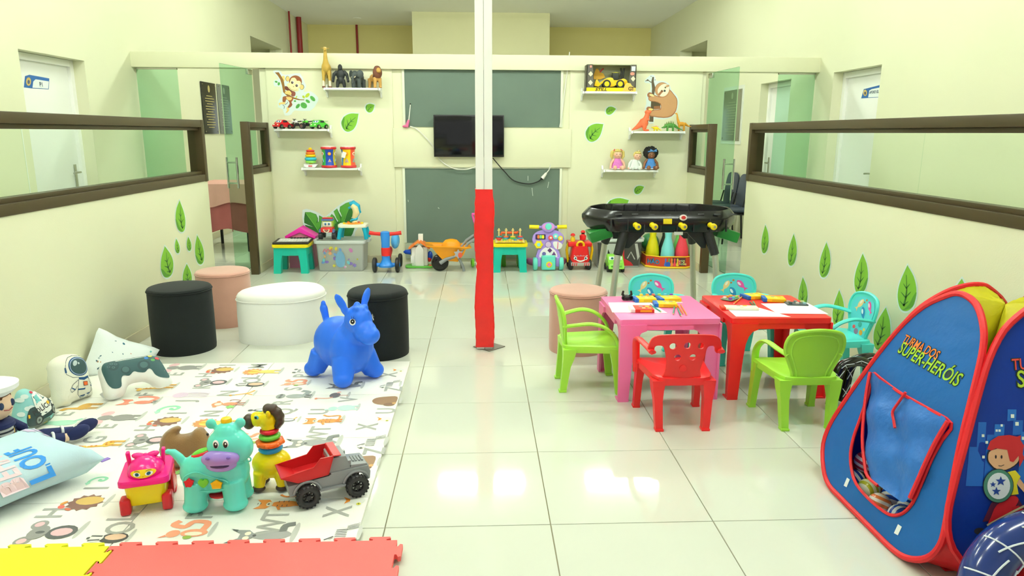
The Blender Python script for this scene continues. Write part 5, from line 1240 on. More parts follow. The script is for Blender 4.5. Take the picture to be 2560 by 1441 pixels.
b = B(); b.ell((.062, 0, .15), (.036, .05, .062)); b.ell((.04, 0, .11), (.034, .044, .05)); b.ell((.06, 0, .19), (.03, .036, .03)); b.out('mane', RUB('lion_mane', (112, 64, 44), .15), t, blob=.0045, bsm=2)
# cars and motorbikes
def toy_car(label, u, rz, rgb, nm):
    t = fig('toy_car', label, 'toy car', u, 'cars', rz, 'toy vehicles on the shelf', 7.56)
    m = plastic(nm, rgb, .2)
    pr2 = [(-.09, .018), (-.092, .045), (-.07, .056), (-.045, .06), (-.02, .086), (.03, .088), (.055, .062), (.085, .05), (.095, .035), (.092, .018)]
    B().prism(smooth2(pr2, 2), -.04, .04, frame((0, 0, 0), (1, 0, 0), (0, 0, 1)), bev=.006).out('body', m, t)
    B().box((.047, 0, .072), (.004, .064, .026), rotm(0, -.75), bev=.001).out('windscreen', ink((236, 244, 246)), t)
    for s_ in (-1, 1):
        B().box((.0, s_*.0405, .073), (.055, .002, .018)).out('side_window', ink((40, 44, 50)), t); B().ell((.09, s_*.025, .04), (.006, .01, .008)).out('headlight', ink((246, 240, 210)), t)
        B().box((.053, s_*.016, .074), (.004, .012, .012), rotm(0, -.75)).out('eye_spot', ink((40, 90, 150)), t)
        for x in (-.055, .058):
            w_o = B().cyl((x, s_*.032, .022), (x, s_*.05, .022), .0225, n=18).out('wheel', TK, t); B().cyl((x, s_*.05, .022), (x, s_*.0515, .022), .012, n=14).out('hubcap', STEEL, w_o)
    B().box((-.085, 0, .078), (.02, .075, .004), bev=.001).out('spoiler', m, t)
toy_car('red toy car at the left of the vehicle shelf', 707, -PI/2-.5, (206, 30, 40), 'car_red'); toy_car('green toy car at the right of the vehicle shelf', 799, -PI/2-.5, (80, 196, 60), 'car_green')
def motorbike(label, u, rz, rgb, nm):
    t = fig('toy_motorbike', label, 'toy motorbike', u, 'cars', rz, 'toy vehicles on the shelf', 7.64); m = plastic(nm, rgb, .25); t.scale = (.85, .85, .85)
    for x in (-.062, .062): w_o = B().torus((x, 0, .034), .026, .009, (0, 1, 0), n=22, k=8).out('wheel', TK, t); B().cyl((x, -.006, .034), (x, .006, .034), .02, n=14).out('rim', STEEL, w_o)
    B().tube([(.062, 0, .034), (.045, 0, .085), (.036, 0, .112)], .006, n=8).out('fork', TK, t); B().tube([(.036, -.032, .115), (.034, 0, .112), (.036, .032, .115)], .004, n=7).out('handlebar', TK, t)
    B().box((.0, 0, .052), (.05, .024, .036), bev=.006).out('engine', TK, t); b = B(); b.ell((.012, 0, .085), (.034, .018, .016)); b.ell((.055, 0, .085), (.02, .012, .01), rotm(0, .5)); b.out('tank', m, t)
    B().box((-.035, 0, .088), (.07, .022, .012), rotm(0, .12), bev=.004).out('seat', TK, t); B().box((-.075, 0, .096), (.05, .02, .008), rotm(0, .35), bev=.003).out('rear_fender', m, t); B().tube([(-.062, 0, .034), (-.02, 0, .045)], .006, n=7).out('swingarm', STEEL, t)
motorbike('black and white toy motorbike beside the red car', 744, PI-.35, (236, 238, 238), 'bike_white'); motorbike('green toy motorbike beside the green car', 770, PI-.35, (90, 200, 60), 'bike_green')
# ring stacker and drums
t = fig('ring_stacker', 'stack of coloured rings on a white rocking base', 'ring stacker', 773, 'drums', 0, None, 7.56)
b = B(); b.prism([(-.07, .03), (-.045, .002), (.045, .002), (.07, .03), (.06, .036), (-.06, .036)], -.035, .035, frame((0, 0, 0), (1, 0, 0), (0, 0, 1)), bev=.004); b.out('base', plastic('stack_white', (246, 246, 246), .3), t)
B().cyl((0, 0, .03), (0, 0, .2), .018).out('peg', plastic('stack_yellow', (250, 210, 20), .3), t); B().box((0, -.036, .018), (.04, .002, .012)).out('label', ink((216, 60, 80)), t)
for z, R_, r_, cc in ((.06, .038, .018, (150, 220, 90)), (.09, .042, .02, (60, 196, 220)), (.122, .038, .017, (250, 206, 20)), (.148, .033, .016, (246, 130, 40)), (.172, .03, .013, (220, 60, 60))): B().torus((0, 0, z), R_, r_, n=26, k=10, flat=.85).out('ring', plastic('stack_%d' % cc[1], cc, .25), t)
B().ell((0, 0, .192), (.018, .018, .014)).out('cap', plastic('stack_yellow', (250, 210, 20), .3), t)
def drum(label, u, a0, cols, tag_=False):
    t = fig('activity_drum', label, 'toy drum', u, 'drums', 0, 'activity drums', 7.56)
    for z in (.014, .202): B().lathe([(.05, z-.012), (.077, z-.012), (.082, z), (.077, z+.012), (.05, z+.012)], 30).out('rim', plastic('drum_red', (214, 44, 50), .25), t)
    B().lathe([(.072, .21), (.07, .222), (.002, .224)], 28).out('drum_skin', plastic('drum_white', (246, 240, 236), .4), t)
    B().cyl((0, 0, 0), (0, 0, .008), .06).out('foot', plastic('drum_blue', (60, 130, 200), .3), t)
    n = len(cols)
    for k, cc in enumerate(cols):
        b = B(); A1, A2 = a0+2*PI*k/n, a0+2*PI*(k+1)/n; rs = []
        for z in (.022, .06, .108, .156, .196):
            r = .074-.012*math.sin((z-.022)/.174*PI); rs.append([V((r*math.cos(A1+(A2-A1)*j/6), r*math.sin(A1+(A2-A1)*j/6), z)) for j in range(7)] + [V((.03*math.cos(A1+(A2-A1)*j/6), .03*math.sin(A1+(A2-A1)*j/6), z)) for j in (6, 0)])
        b.rings(rs); so = b.out('side_panel', plastic('drum_%d_%d_%d' % cc, cc, .3), t)
        am = (A1+A2)/2; d = V((math.cos(am), math.sin(am), 0)); fr_ = frame(d*.0655, V((-d.y, d.x, 0)), (0, 0, 1))
        B().prism(circ(0, .145, .017, n=16), -.004, .004, fr_).out('shape_rim', ink(((250, 120, 50), (240, 240, 230), (150, 120, 220))[k % 3]), so); B().prism(circ(0, .145, .011, n=14), .003, .0055, fr_).out('shape_hole', ink(((240, 200, 40), (220, 110, 60), (90, 120, 180))[k % 3]), so)
        B().prism([(-.019, .06), (.019, .06), (0, .096)], -.004, .004, fr_).out('shape_rim', ink(((180, 150, 230), (90, 180, 200), (236, 96, 80))[k % 3]), so); B().prism([(-.011, .065), (.011, .065), (0, .085)], .003, .0055, fr_).out('shape_hole', ink(((230, 190, 40), (230, 140, 60), (70, 90, 80))[k % 3]), so)
    if tag_: B().box((-.03, -.085, .135), (.04, .002, .06), rotm(0, .3)).out('price_tag', ink((240, 240, 236)), t)
drum('toy drum with a blue front panel', 819, -1.9, [(26, 70, 170), (224, 204, 50), (120, 200, 90), (250, 140, 90), (60, 160, 70)]); drum('toy drum with a paper tag and yellow panel', 868, -2.3, [(250, 206, 20), (240, 90, 60), (130, 214, 130), (250, 140, 90), (60, 120, 190)], True)
# boxed loader
t = fig('boxed_loader', 'yellow toy wheel loader in a grey window box', 'boxed toy', 1525, 'loader', 0, None, 7.575); z0 = 0
W_, H_ = .51, .265
KB = mat('carton_grey', (92, 88, 80), .6); B().box((0, .075, H_/2), (W_, .006, H_)).out('carton_back', mat('carton_olive', (170, 174, 140), .6), t)
B().box((0, 0, .004), (W_, .156, .007)).out('carton_base', KB, t); B().box((0, .0, H_-.003), (W_, .156, .006)).out('carton_top', mat('carton_olive', (170, 174, 140), .6), t)
for s_ in (-1, 1): B().box((s_*(W_/2-.003), 0, H_/2), (.006, .156, H_-.016)).out('carton_side', KB, t); B().prism([(s_*W_/2, .03), (s_*(W_/2-.075), .03), (s_*(W_/2-.06), H_-.002), (s_*W_/2, H_-.002)], .075, .078, frame((0, 0, 0), (1, 0, 0), (0, 0, 1))).out('carton_flap', KB, t)
B().box((0, -.0765, .018), (W_, .004, .036)).out('title_band', ink((250, 214, 10)), t)
B().text('STILL', lambda q: V((-.105+q[0], -.0792, .018+q[1])), .042, .35, width=1.25, bold=.03).out('title', ink((40, 36, 20)), t)
for x, z in ((-.215, .17), (-.215, .085), (.225, .125)): B().prism([(x-.024, z), (x, z-.027), (x+.024, z), (x, z+.027)], .0785, .0795, frame((0, 0, 0), (1, 0, 0), (0, 0, 1))).out('printed_badge', ink((226, 228, 190)), t)
B().prism(circ(.215, .175, .022, .016), .0785, .0795, frame((0, 0, 0), (1, 0, 0), (0, 0, 1))).out('printed_badge', ink((240, 150, 130)), t); B().box((.225, -.079, .225), (.04, .001, .045)).out('price_label', ink((214, 224, 230)), t); B().box((-.215, -.079, .243), (.02, .001, .022)).out('printed_badge', ink((226, 150, 130)), t)
B().prism([(.12, .004), (.25, .004), (.25, .03), (.23, .05), (.215, .055), (.2, .08), (.16, .085), (.14, .06)], .0795, .0805, frame((0, 0, 0), (1, 0, 0), (0, 0, 1))).out('printed_picture', ink((240, 196, 90)), t)
for x, l in ((.195, 'G'), (.225, 'T')): B().text(l, lambda q, x=x: V((x+q[0], -.0815, .028+q[1])), .05, bold=.04).out('printed_mark', ink((96, 72, 40)), t)
LY = plastic('loader_yellow', (250, 200, 10), .3)
ld = frame((0, -.01, .036), (1, 0, 0), (0, 0, 1))
B().prism(smooth2([(-.06, .03), (-.075, .07), (-.03, .1), (.02, .1), (.03, .075), (.1, .08), (.13, .095), (.17, .075), (.17, .03), (.05, .03), (.03, .012), (-.03, .012)], 2), -.03, .03, ld, bev=.004).out('loader_body', LY, t)
B().prism([(.015, .085), (.02, .15), (.08, .15), (.085, .085)], -.026, .026, ld, bev=.003).out('loader_cab', ink((48, 52, 44)), t); B().prism([(.012, .15), (.05, .158), (.09, .15)], -.03, .03, ld).out('cab_roof', ink((200, 196, 60)), t)
for x in (-.04, .10): w_o = B().cyl((x, -.048, .075), (x, .03, .075), .042, n=22).out('loader_wheel', TK, t); B().cyl((x, -.052, .075), (x, -.047, .075), .026, n=18).out('wheel_hub', ink((220, 206, 20)), w_o)
B().prism([(-.17, .02), (-.125, .01), (-.105, .03), (-.14, .085), (-.155, .075)], -.035, .035, ld, bev=.003).out('bucket', LY, t); B().prism([(-.12, .02), (-.05, .07), (-.04, .09), (-.075, .075), (-.13, .035)], -.025, .025, ld).out('bucket_arm', LY, t)
for x in (.11, .13): B().tube([ld @ V((x, .09, 0)), ld @ V((x+.006, .16, 0)), ld @ V((x+(.012 if x > .12 else -.004), .2, 0))], .009, n=8).out('exhaust', ink((36, 36, 32)), t)
B().prism([(-.165, .13), (-.14, .2), (-.12, .2), (-.1, .165), (-.06, .15), (-.04, .11), (-.09, .09), (-.16, .09)], -.07, -.068, ld).out('printed_picture', ink((226, 176, 50)), t)
B().prism(stroke([(-.1, .16), (-.075, .19), (-.06, .2)], .012), -.067, -.066, ld).out('printed_arrow', ink((200, 50, 60)), t)
# dinosaurs
GD_ = 'dinosaur figures on the shelf'
def dino(name, label, u, rz, y=7.57): return fig(name, label, 'dinosaur figure', u, 'dinos', rz, GD_, y)
t = dino('tyrannosaur_figure', 'orange upright dinosaur figure at the left of its shelf', 1608, -.2)
b = B(); b.ell((0, 0, .085), (.05, .038, .05), rotm(0, -.6)); b.tube([(.01, 0, .1), (.03, 0, .145), (.035, 0, .175)], [.038, .03, .024]); b.ell((.045, 0, .19), (.036, .024, .022), rotm(0, -.5)); b.ell((.03, 0, .195), .024)
b.tube([(-.03, 0, .07), (-.075, 0, .035), (-.12, 0, .012)], [.034, .02, .006])
for s_ in (-1, 1): b.tube([(.0, s_*.03, .07), (.015, s_*.035, .04), (.005, s_*.036, .014)], [.028, .022, .016]); b.ell((.03, s_*.036, .01), (.032, .015, .011)); b.tube([(.04, s_*.025, .12), (.06, s_*.025, .115)], .008)
b.out('body', RUB('dino_orange', (236, 112, 70)), t, blob=.004, bsm=2)
def quad(t, m, L, h, neck, tail, spikes=0, scol=None):
    b = B(); b.ell((0, 0, h), (L*.5, L*.28, L*.27)); b.tube(neck, [L*.2, L*.13, L*.09, L*.07][:len(neck)]); p = V(neck[-1]); b.ell(p+V((L*.1, 0, .0)), (L*.17, L*.085, L*.08)); b.tube(tail, [L*.2, L*.1, L*.03][:len(tail)])
    for s_ in (-1, 1):
        for x in (-.3, .3): b.cyl((x*L, s_*L*.15, h), (x*L*1.05, s_*L*.17, .003), L*.12, L*.085)
    bo = b.out('body', m, t, blob=L*.035, bsm=2)
    for i in range(spikes):
        x = L*(.6-1.5*i/(spikes-1)); z = h+L*.25*math.sqrt(max(.02, 1-min(1, abs(x)/(L*.62))**2)) if x > -L*.5 else h*.85-(abs(x)-L*.5)*.5
        hh = L*(.32-.18*abs(i-spikes*.4)/spikes*1.6); B().lathe([(L*.09, -.006), (.001, hh)], 8, (x, 0, z), sx=1, sy=.35).out('back_plate', scol, t)
t = dino('spiked_dinosaur_figure', 'small yellow dinosaur figure with red back spikes', 1639, PI+.15); t.scale = (.8, .8, .8); quad(t, RUB('dino_yellow', (246, 220, 20)), .065, .04, [(.025, 0, .045), (.05, 0, .05)], [(-.025, 0, .04), (-.055, 0, .022), (-.085, 0, .008)], 7, ink((236, 90, 40)))
t = dino('stegosaur_figure', 'green dinosaur figure with tall back plates', 1675, PI-.1); t.scale = (.85, .85, .85); quad(t, RUB('dino_green', (76, 140, 56)), .11, .07, [(.045, 0, .07), (.08, 0, .045)], [(-.04, 0, .075), (-.1, 0, .035), (-.16, 0, .012)], 9, ink((92, 128, 40)))
t = dino('longneck_figure', 'orange long necked dinosaur figure at the right end', 1703, PI-.1, 7.60); quad(t, RUB('dino_amber', (214, 150, 40)), .085, .075, [(.03, 0, .085), (.045, 0, .13), (.052, 0, .17), (.056, 0, .185)], [(-.03, 0, .08), (-.07, 0, .055), (-.105, 0, .05)])
# dolls
def doll(label, u, skin, dress, hair, kind, rz=0, tilt_=0):
    t = fig('baby_doll', label, 'doll', u, 'dolls', rz, 'dolls on the shelf', 7.575)
    sk = mat('doll_skin_'+skin[0], skin[1], .5, var=.02); dr = mat('doll_dress_'+dress[0], dress[1], .75, var=.3 if dress[0] != 'white' else .03, scale=40); hm = mat('doll_hair_'+hair[0], hair[1], .8, var=.15, scale=50, bump=.6, bscale=110)
    b = B(); b.lathe([(.03, .118), (.04, .1), (.055, .05), (.075, .02), (.078, .01), (.03, .008)], 24, sy=.75); b.out('dress', dr, t)
    if kind != 'white': B().torus((0, 0, .012), .074, .004, n=30, k=6).out('hem', ink((246, 240, 240)), t).scale = (1, .78, 1)
    for s_ in (-1, 1):
        leg_m = sk if kind != 'white' else dr
        b = B(); b.tube([(s_*.028, -.02, .022), (s_*.036, -.07, .02), (s_*.04, -.095, .02)], [.02, .018, .016], n=12); b.ell((s_*.04, -.098, .024), (.021, .015, .024)); b.out('leg', leg_m, t)
        b = B(); b.tube([(s_*.036, 0, .108), (s_*.066, -.012, .07), (s_*.074, -.02, .03)], [.015, .014, .012], n=10); b.ell((s_*.075, -.024, .022), .014); b.out('arm', sk if kind != 'white' else dr, t)
        if kind == 'white': B().ell((s_*.078, -.03, .018), .012).out('hand', sk, t)
    hx = tilt_*.03
    if kind == 'white': t.scale = (.9, .9, .9)
    h = thing('head', None, None); bpy.data.objects.remove(h)
    b = B(); b.ell((hx, -.004, .158), (.045, .045, .047), n=20, m=14); b.ell((hx, -.045, .15), .005); hd = b.out('head', sk, t)
    for s_ in (-1, 1): B().ell((hx+s_*.016, -.045, .163+tilt_*s_*-.004), (.005, .003, .004), n=10, m=6).out('eye', ink((50, 60, 70)), hd); B().ell((hx+s_*.028, -.036, .148), (.008, .003, .006), n=10, m=6).out('cheek', mat('blush_'+skin[0], [min(255, int(c*.96)) if i == 0 else int(c*.85) for i, c in enumerate(skin[1])], .6), hd)
    B().ell((hx, -.044, .138), (.008, .003, .003), n=10, m=6).out('mouth', ink((196, 90, 90)), hd)
    b = B()
    if kind == 'afro':
        b.ell((hx, .012, .175), (.074, .05, .066), n=22, m=14); rr = random.Random(2)
        for k in range(70):
            a = rr.uniform(0, 2*PI); q = rr.uniform(-.6, .9); b.ell((hx+.066*math.cos(a), .012+.03*q, .178+.058*math.sin(a)), .014, n=7, m=5)
        b.out('hair', hm, t)
        bw = B()
        for s_ in (-1, 1): bw.prism([(0, .0), (s_*.032, .018), (s_*.036, -.012)], -.006, .006, frame((.012+hx, -.052, .2), (1, 0, 0), (0, 0, 1)), bev=.002)
        bw.out('hair_bow', mat('bow_blue', (90, 150, 214), .6, var=.3, scale=50), t); B().torus((hx, .0, .178), .046, .006, (0, .4, 1), n=26, k=6).out('headband', mat('bow_blue', (90, 150, 214), .6, var=.3, scale=50), t)
    else:
        b.ell((hx, .008, .17), (.05, .045, .046), n=20, m=14); b.ell((hx, -.022, .196), (.04, .026, .016))
        if kind == 'pigtails':
            for s_ in (-1, 1): b.tube([(s_*.036, 0, .2), (s_*.06, .005, .185), (s_*.062, .01, .14), (s_*.05, .01, .11)], [.012, .016, .018, .008], n=10)
        else: b.tube([(hx+.01, .0, .208), (hx+.016, .0, .222), (hx+.03, .004, .214)], [.01, .012, .005], n=8)
        b.out('hair', hm, t)
        if kind == 'pigtails':
            for s_ in (-1, 1): B().torus((s_*.04, 0, .202), .011, .005, (s_*.8, 0, .5), n=14, k=6).out('hair_tie', ink((220, 70, 90)), t)
        else: B().ell((hx+.01, -.012, .218), .009).out('hair_tie', ink((240, 220, 190)), t)
doll('blonde doll with pigtails in a pink dress', 1546, ('fair', (240, 190, 164)), ('pink', (214, 120, 200)), ('blonde', (224, 204, 120)), 'pigtails'); doll('small blonde doll in a white romper', 1590, ('fair', (240, 190, 164)), ('white', (232, 238, 234)), ('blonde', (224, 204, 120)), 'white', 0, 1)
doll('dark skinned doll with black curly hair and blue dress', 1630, ('dark', (134, 88, 56)), ('blue', (70, 130, 200)), ('black', (22, 22, 22)), 'afro')
# ================================================================== TOYS ALONG THE BACK WALL
TEAL = plastic('stool_teal', (20, 184, 166), .35); SY = plastic('stool_yellow', (246, 222, 20), .3)
def activity_table(label, x, y):
    t = thing('activity_table', label, 'activity table', (x, y, 0), group='teal activity tables')
    for sx in (-1, 1):
        for sy in (-1, 1):
            g = B(); g.rings([[V((sx*(.165-.075*a+k*sx*0) - sx*0, sy*(.13-.07*c), z)) for a, c in ((0, 0), (1, 0), (1, 1), (0, 1))] if False else
                              [V((sx*(o_-w_*a), sy*(.135+.012*(1-z/.28)-.06*c), z)) for a, c in ((0, 0), (1, 0), (1, 1), (0, 1))] for z, o_, w_ in ((0, .172, .072), (.12, .166, .074), (.2, .163, .085), (.262, .16, .1))]); g.out('leg', TEAL, t)
    for sy in (-1, 1): B().box((0, sy*.125, .225), (.21, .02, .09), bev=.004).out('apron', TEAL, t)
    for sx in (-1, 1): B().box((sx*.15, 0, .225), (.02, .19, .09), bev=.004).out('apron', TEAL, t)
    B().prism(rrect(0, 0, .36, .30, .03), .262, .295, bev=.008).out('top', SY, t)
    return t
activity_table('teal and yellow activity table with a letter board on it', -1.905, 7.215)
t = thing('letter_board', 'black framed board with white letter pieces on the left activity table', 'letter board', (-1.90, 7.2, .2975), .04)
B().box((0, 0, .014), (.35, .26, .018), rotm(.03), bev=.003).out('frame', mat('board_frame', (40, 38, 34), .5), t); B().box((.01, -.005, .0225), (.31, .2, .004), rotm(.05)).out('sheet', ink((214, 218, 214)), t)
rr = random.Random(4)
for i in range(9):
    for j in range(2): B().box((-.11+i*.029, -.06+j*.05, .0255+j*.002), (.022, .035, .004), rotm(.05), bev=.001).out('letter_piece', ink((236, 236, 232)), t)
for i in range(6): B().box((-.03+i*.03, .09, .033), (.024, .03, .012), bev=.003).out('peg', ink((26, 26, 26)), t)
t = thing('pink_roof_toy', 'translucent pink toy house roof behind the left activity table', 'toy house', (-1.87, 7.46, 0))
B().prism([(-.15, .30), (-.16, .335), (0, .43), (.16, .335), (.15, .30), (0, .385)], -.09, .09, frame((0, 0, 0), (1, 0, 0), (0, 0, 1)), bev=.008).out('roof', plastic('roof_pink', (244, 50, 180), .25), t)
B().prism([(-.13, .0), (.13, .0), (.13, .315), (0, .39), (-.13, .315)], -.07, .07, frame((0, 0, 0), (1, 0, 0), (0, 0, 1))).out('walls', plastic('house_pale_pink', (238, 150, 190), .3), t)
for s_ in (-1, 1): B().box((s_*.06, -.075, .2), (.05, .012, .07), bev=.003).out('window', ink((250, 220, 120)), t)
# clear storage boxes
CLR = mat('clear_plastic', (238, 242, 238), .35, trans=.5, ior=1.05, var=.01); LID = mat('milky_plastic', (238, 244, 242), .3, trans=.35, ior=1.1, var=.01)
def storage(label, x, y, w_, d, h):
    t = thing('storage_box', label, 'storage box', (x, y, 0), group='lidded plastic storage boxes')
    g = B(); o1_ = rrect(0, 0, w_, d, .03); th = .004
    ring = lambda k, z, s_=0: [V((p[0]*k*(1-s_), p[1]*k*(1-s_), z)) for p in o1_]
    g.rings([ring(.0001, .003), ring(.88, .002), ring(.9, .006), ring(.97, h*.9), ring(.985, h*.93), ring(.97, h*.93), ring(.955, h*.9), ring(.885, .01), ring(.0001, .008)], caps=False); g.out('tub', CLR, t)
    B().rings([ring(1.02, h*.9), ring(1.045, h*.91), ring(1.045, h*.985), ring(1.03, h), ring(.98, h), ring(.95, h-.012), ring(.001, h-.012)], caps=True).out('lid', LID, t)
    for s_ in (-1, 1): B().box((s_*(w_*.52+.012), 0, h*.95), (.03, .12, .03), bev=.008, seg=3).out('clip', LID, t)
    return t
boxa = storage('clear storage box with pastel print under the toy truck', -1.43, 7.345, .50, .33, .315)
yb_ = 7.345-.165*.935
def bprint(t, x0, ypl, col, poly, k, nm='printed_shape'):
    B().flat(poly, lambda q: V((q[0], -.1655+.1655*(.07-.02) - .0012 - .0004*k - .012*((q[1]-.15)/.15)*.8, q[1]))).out(nm, ink(col), t, smooth=0)
rr = random.Random(9); pc_ = [(214, 206, 70), (206, 130, 190), (140, 120, 200), (120, 200, 210), (240, 170, 120), (246, 246, 246), (120, 160, 220)]
for k in range(26):
    px_, pz_ = rr.uniform(-.19, .19), rr.uniform(.04, .24); r = rr.uniform(.008, .026); cc = pc_[rr.randrange(7)]
    poly = circ(px_, pz_, r, r*.7, 12, rr.random()*3) if k % 3 else star(px_, pz_, r, r*.6, 6, rr.random())
    bprint(boxa, 0, 0, cc, poly, k)
bprint(boxa, 0, 0, (120, 170, 206), smooth2([(-.03, .05), (-.05, .12), (-.03, .19), (.0, .215), (.035, .19), (.05, .12), (.03, .05)], 3), 27, 'printed_blob'); bprint(boxa, 0, 0, (206, 100, 130), stroke(smooth2([(-.17, .2), (-.15, .235), (-.14, .2), (-.12, .235), (-.1, .21), (-.08, .24)], 3, False), .008), 28, 'printed_script')
for k in range(7):
    o = B().ell((rr.uniform(-.17, .17), rr.uniform(-.08, .09), .05+.03*(k % 2)), rr.uniform(.035, .05), n=14, m=10).out('stored_ball', ink(((200, 214, 220), (226, 226, 200), (190, 200, 226))[k % 3]), boxa)
boxb = storage('clear storage box with red and black print behind the games table', 1.462, 7.47, .50, .33, .31)
def q_(t, col, poly, k): B().flat(poly, lambda q: V((q[0], -.1655*.945 - .0012 - .0004*k - .012*((q[1]-.15)/.15)*.8, q[1]))).out('printed_shape', ink(col), t, smooth=0)
q_(boxb, (62, 60, 56), [(-.22, .02), (.215, .02), (.235, .27), (-.235, .27)], 0); q_(boxb, (196, 200, 198), [(-.2, .06), (-.06, .06), (-.04, .26), (-.16, .26)], 1); q_(boxb, (190, 190, 186), [(.16, .26), (.19, .26), (.22, .12), (.20, .08)], 1); q_(boxb, (186, 186, 180), stroke([(.09, .1), (.125, .17), (.17, .09)], .012), 2)
q_(boxb, (200, 36, 44), [(-.02, .02), (.16, .02), (.13, .06), (.06, .1), (.05, .2), (.02, .24), (-.03, .22)], 3); q_(boxb, (36, 34, 34), [(-.13, .06), (-.11, .06), (-.1, .16), (-.12, .2)], 2)
for k in range(6): B().ell((rr.uniform(-.17, .17), rr.uniform(-.05, .09), .06+.05*(k % 3)), .05, n=14, m=10).out('stored_ball', ink(((120, 130, 140), (150, 60, 60), (90, 110, 100))[k % 3]), boxb)
# red and green truck on the box
t = thing('smiling_truck', 'small red truck with green back and painted smile on the storage box', 'toy truck', (-1.57, 7.33, .3155), -PI/2)
b = B(); b.box((.02, 0, .10), (.13, .12, .05), bev=.012); b.out('cab_lower', plastic('truck2_red', (214, 46, 50), .3), t); B().box((-.01, 0, .155), (.075, .105, .07), bev=.012).out('cab_upper', plastic('truck2_lime', (190, 206, 80), .3), t)
B().box((-.01, 0, .198), (.09, .115, .02), bev=.006).out('roof', plastic('truck2_blue', (90, 110, 170), .3), t); B().box((-.01, 0, .214), (.07, .1, .012), bev=.004).out('roof_bar', plastic('truck2_red', (214, 46, 50), .3), t); b = B(); b.ell((-.07, 0, .15), (.08, .055, .075)); b.out('load', plastic('truck2_green', (120, 196, 60), .35), t)
B().box((.03, 0, .155), (.006, .085, .05), bev=.002).out('windscreen', ink((236, 240, 226)), t)
for s_ in (-1, 1):
    B().ell((.0345, s_*.018, .156), (.003, .010, .013)).out('eye', ink((60, 130, 170)), t); B().box((.055, s_*.068, .09), (.05, .02, .035), bev=.006).out('fender', plastic('truck2_blue', (90, 110, 170), .3), t)
    for x in (-.09, .05): B().cyl((x, s_*.05, .038), (x, s_*.085, .038), .038, n=20).out('wheel', TK, t)
B().flat(smooth2([(-.032, .112), (0, .1), (.032, .112), (.024, .085), (0, .075), (-.024, .085)], 3), lambda q: V((.0862, q[0], q[1]))).out('smile', ink((240, 226, 196)), t); B().flat(smooth2([(-.022, .104), (0, .097), (.022, .104), (.014, .09), (0, .085), (-.014, .09)], 3), lambda q: V((.0868, q[0], q[1]))).out('mouth', ink((120, 40, 40)), t)
# little play table with dolphin on the box
t = thing('mini_activity_table', 'white topped toy table with turquoise legs on the storage box', 'toy table', (-1.31, 7.335, .3155))
TQ = plastic('mini_turquoise', (20, 176, 206), .3)
B().prism(rrect(0, 0, .29, .2, .03), .125, .155, bev=.008).out('top', plastic('mini_white', (246, 244, 226), .35), t); b = B(); b.ell((.0, 0, .157), (.1, .07, .008)); b.out('play_area', plastic('mini_orange', (246, 150, 40), .35), t)
for sx in (-1, 1):
    for sy in (-1, 1): B().tube([(sx*.115, sy*.07, .13), (sx*.13, sy*.075, .07), (sx*.14, sy*.078, .006)], [.022, .02, .021], n=10).out('leg', TQ, t)
for k in range(6): B().cyl((.09*math.cos(k), .05*math.sin(k*1.9), .156), (.09*math.cos(k), .05*math.sin(k*1.9), .172), .014, .012, 12).out('knob', ink(((250, 210, 30), (236, 90, 40), (250, 170, 40))[k % 3]), t)
t = thing('dolphin_toy', 'blue and cream toy dolphin standing upright on the toy table', 'toy dolphin', (-1.30, 7.36, .482))
b = B(); b.tube([(-.005, 0, .04), (.02, 0, .1), (.012, 0, .15), (-.02, 0, .18)], [.022, .036, .036, .03], n=14); b.out('belly', plastic('dolphin_cream', (236, 222, 170), .35), t, blob=.005, bsm=3)
b = B(); b.tube([(.02, .012, .05), (.045, .012, .11), (.035, .012, .165), (-.01, .012, .195), (-.045, .005, .185)], [.012, .022, .03, .034, .022], n=14); b.tube([(.04, .01, .13), (.07, .01, .1)], [.02, .006]); b.ell((-.005, 0, .028), (.045, .03, .018), rotm(0, -.3)); b.ell((-.045, 0, .15), (.02, .014, .014)); b.out('back', plastic('dolphin_blue', (34, 170, 210), .3), t, blob=.005, bsm=2)
B().cyl((0, 0, 0), (0, 0, .03), .03, .018).out('stand', plastic('dolphin_cream', (236, 222, 170), .35), t)
# three-wheeled ride-on
t = thing('balance_bike', 'blue toddler ride-on with red handlebar and black wheels', 'ride-on toy', (-.96, 7.13, 0))
RB = plastic('ride_blue', (50, 140, 236), .25); RR = plastic('ride_red', (226, 44, 40), .3)
B().lathe([(.075, .055), (.08, .075), (.055, .1), (.042, .13), (.042, .17)], 24, (0, 0, 0), sy=.8).out('fork_base', RB, t); B().lathe([(.044, .17), (.046, .2), (.046, .24), (.043, .255)], 22, sy=.85).out('red_collar', RR, t)
B().lathe([(.042, .255), (.042, .3), (.046, .36), (.05, .385), (.048, .41), (.03, .42)], 22, sy=.85).out('stem', RB, t)
for s_ in (-1, 1): B().tube([(s_*.045, 0, .392), (s_*.1, .005, .395), (s_*.16, .015, .402)], [.02, .018, .021], n=12).out('grip', RR, t); 
for s_ in (-1, 1): w_o = B().lathe([(.02, -.02), (.062, -.02), (.075, -.012), (.075, .012), (.062, .02), (.02, .02)], 26, (s_*.115, 0, .076), R=rotm(0, PI/2)).out('front_wheel', TK, t); B().cyl((s_*.138, 0, .076), (s_*.06, 0, .076), .02).out('axle', RB, w_o)
b = B(); b.tube([(0, .05, .12), (0, .2, .19), (0, .32, .19)], [.035, .045, .03], n=12); b.out('frame', RR, t); b = B(); b.ell((.075, .2, .295), (.045, .1, .075), rotm(.5)); b.out('seat', plastic('ride_pale_blue', (90, 180, 246), .25), t)
for s_ in (-1, 1): B().lathe([(.02, -.018), (.06, -.018), (.07, -.01), (.07, .01), (.06, .018), (.02, .018)], 24, (s_*.06+.05, .3, .072), R=rotm(0, PI/2)).out('rear_wheel', TK, t)
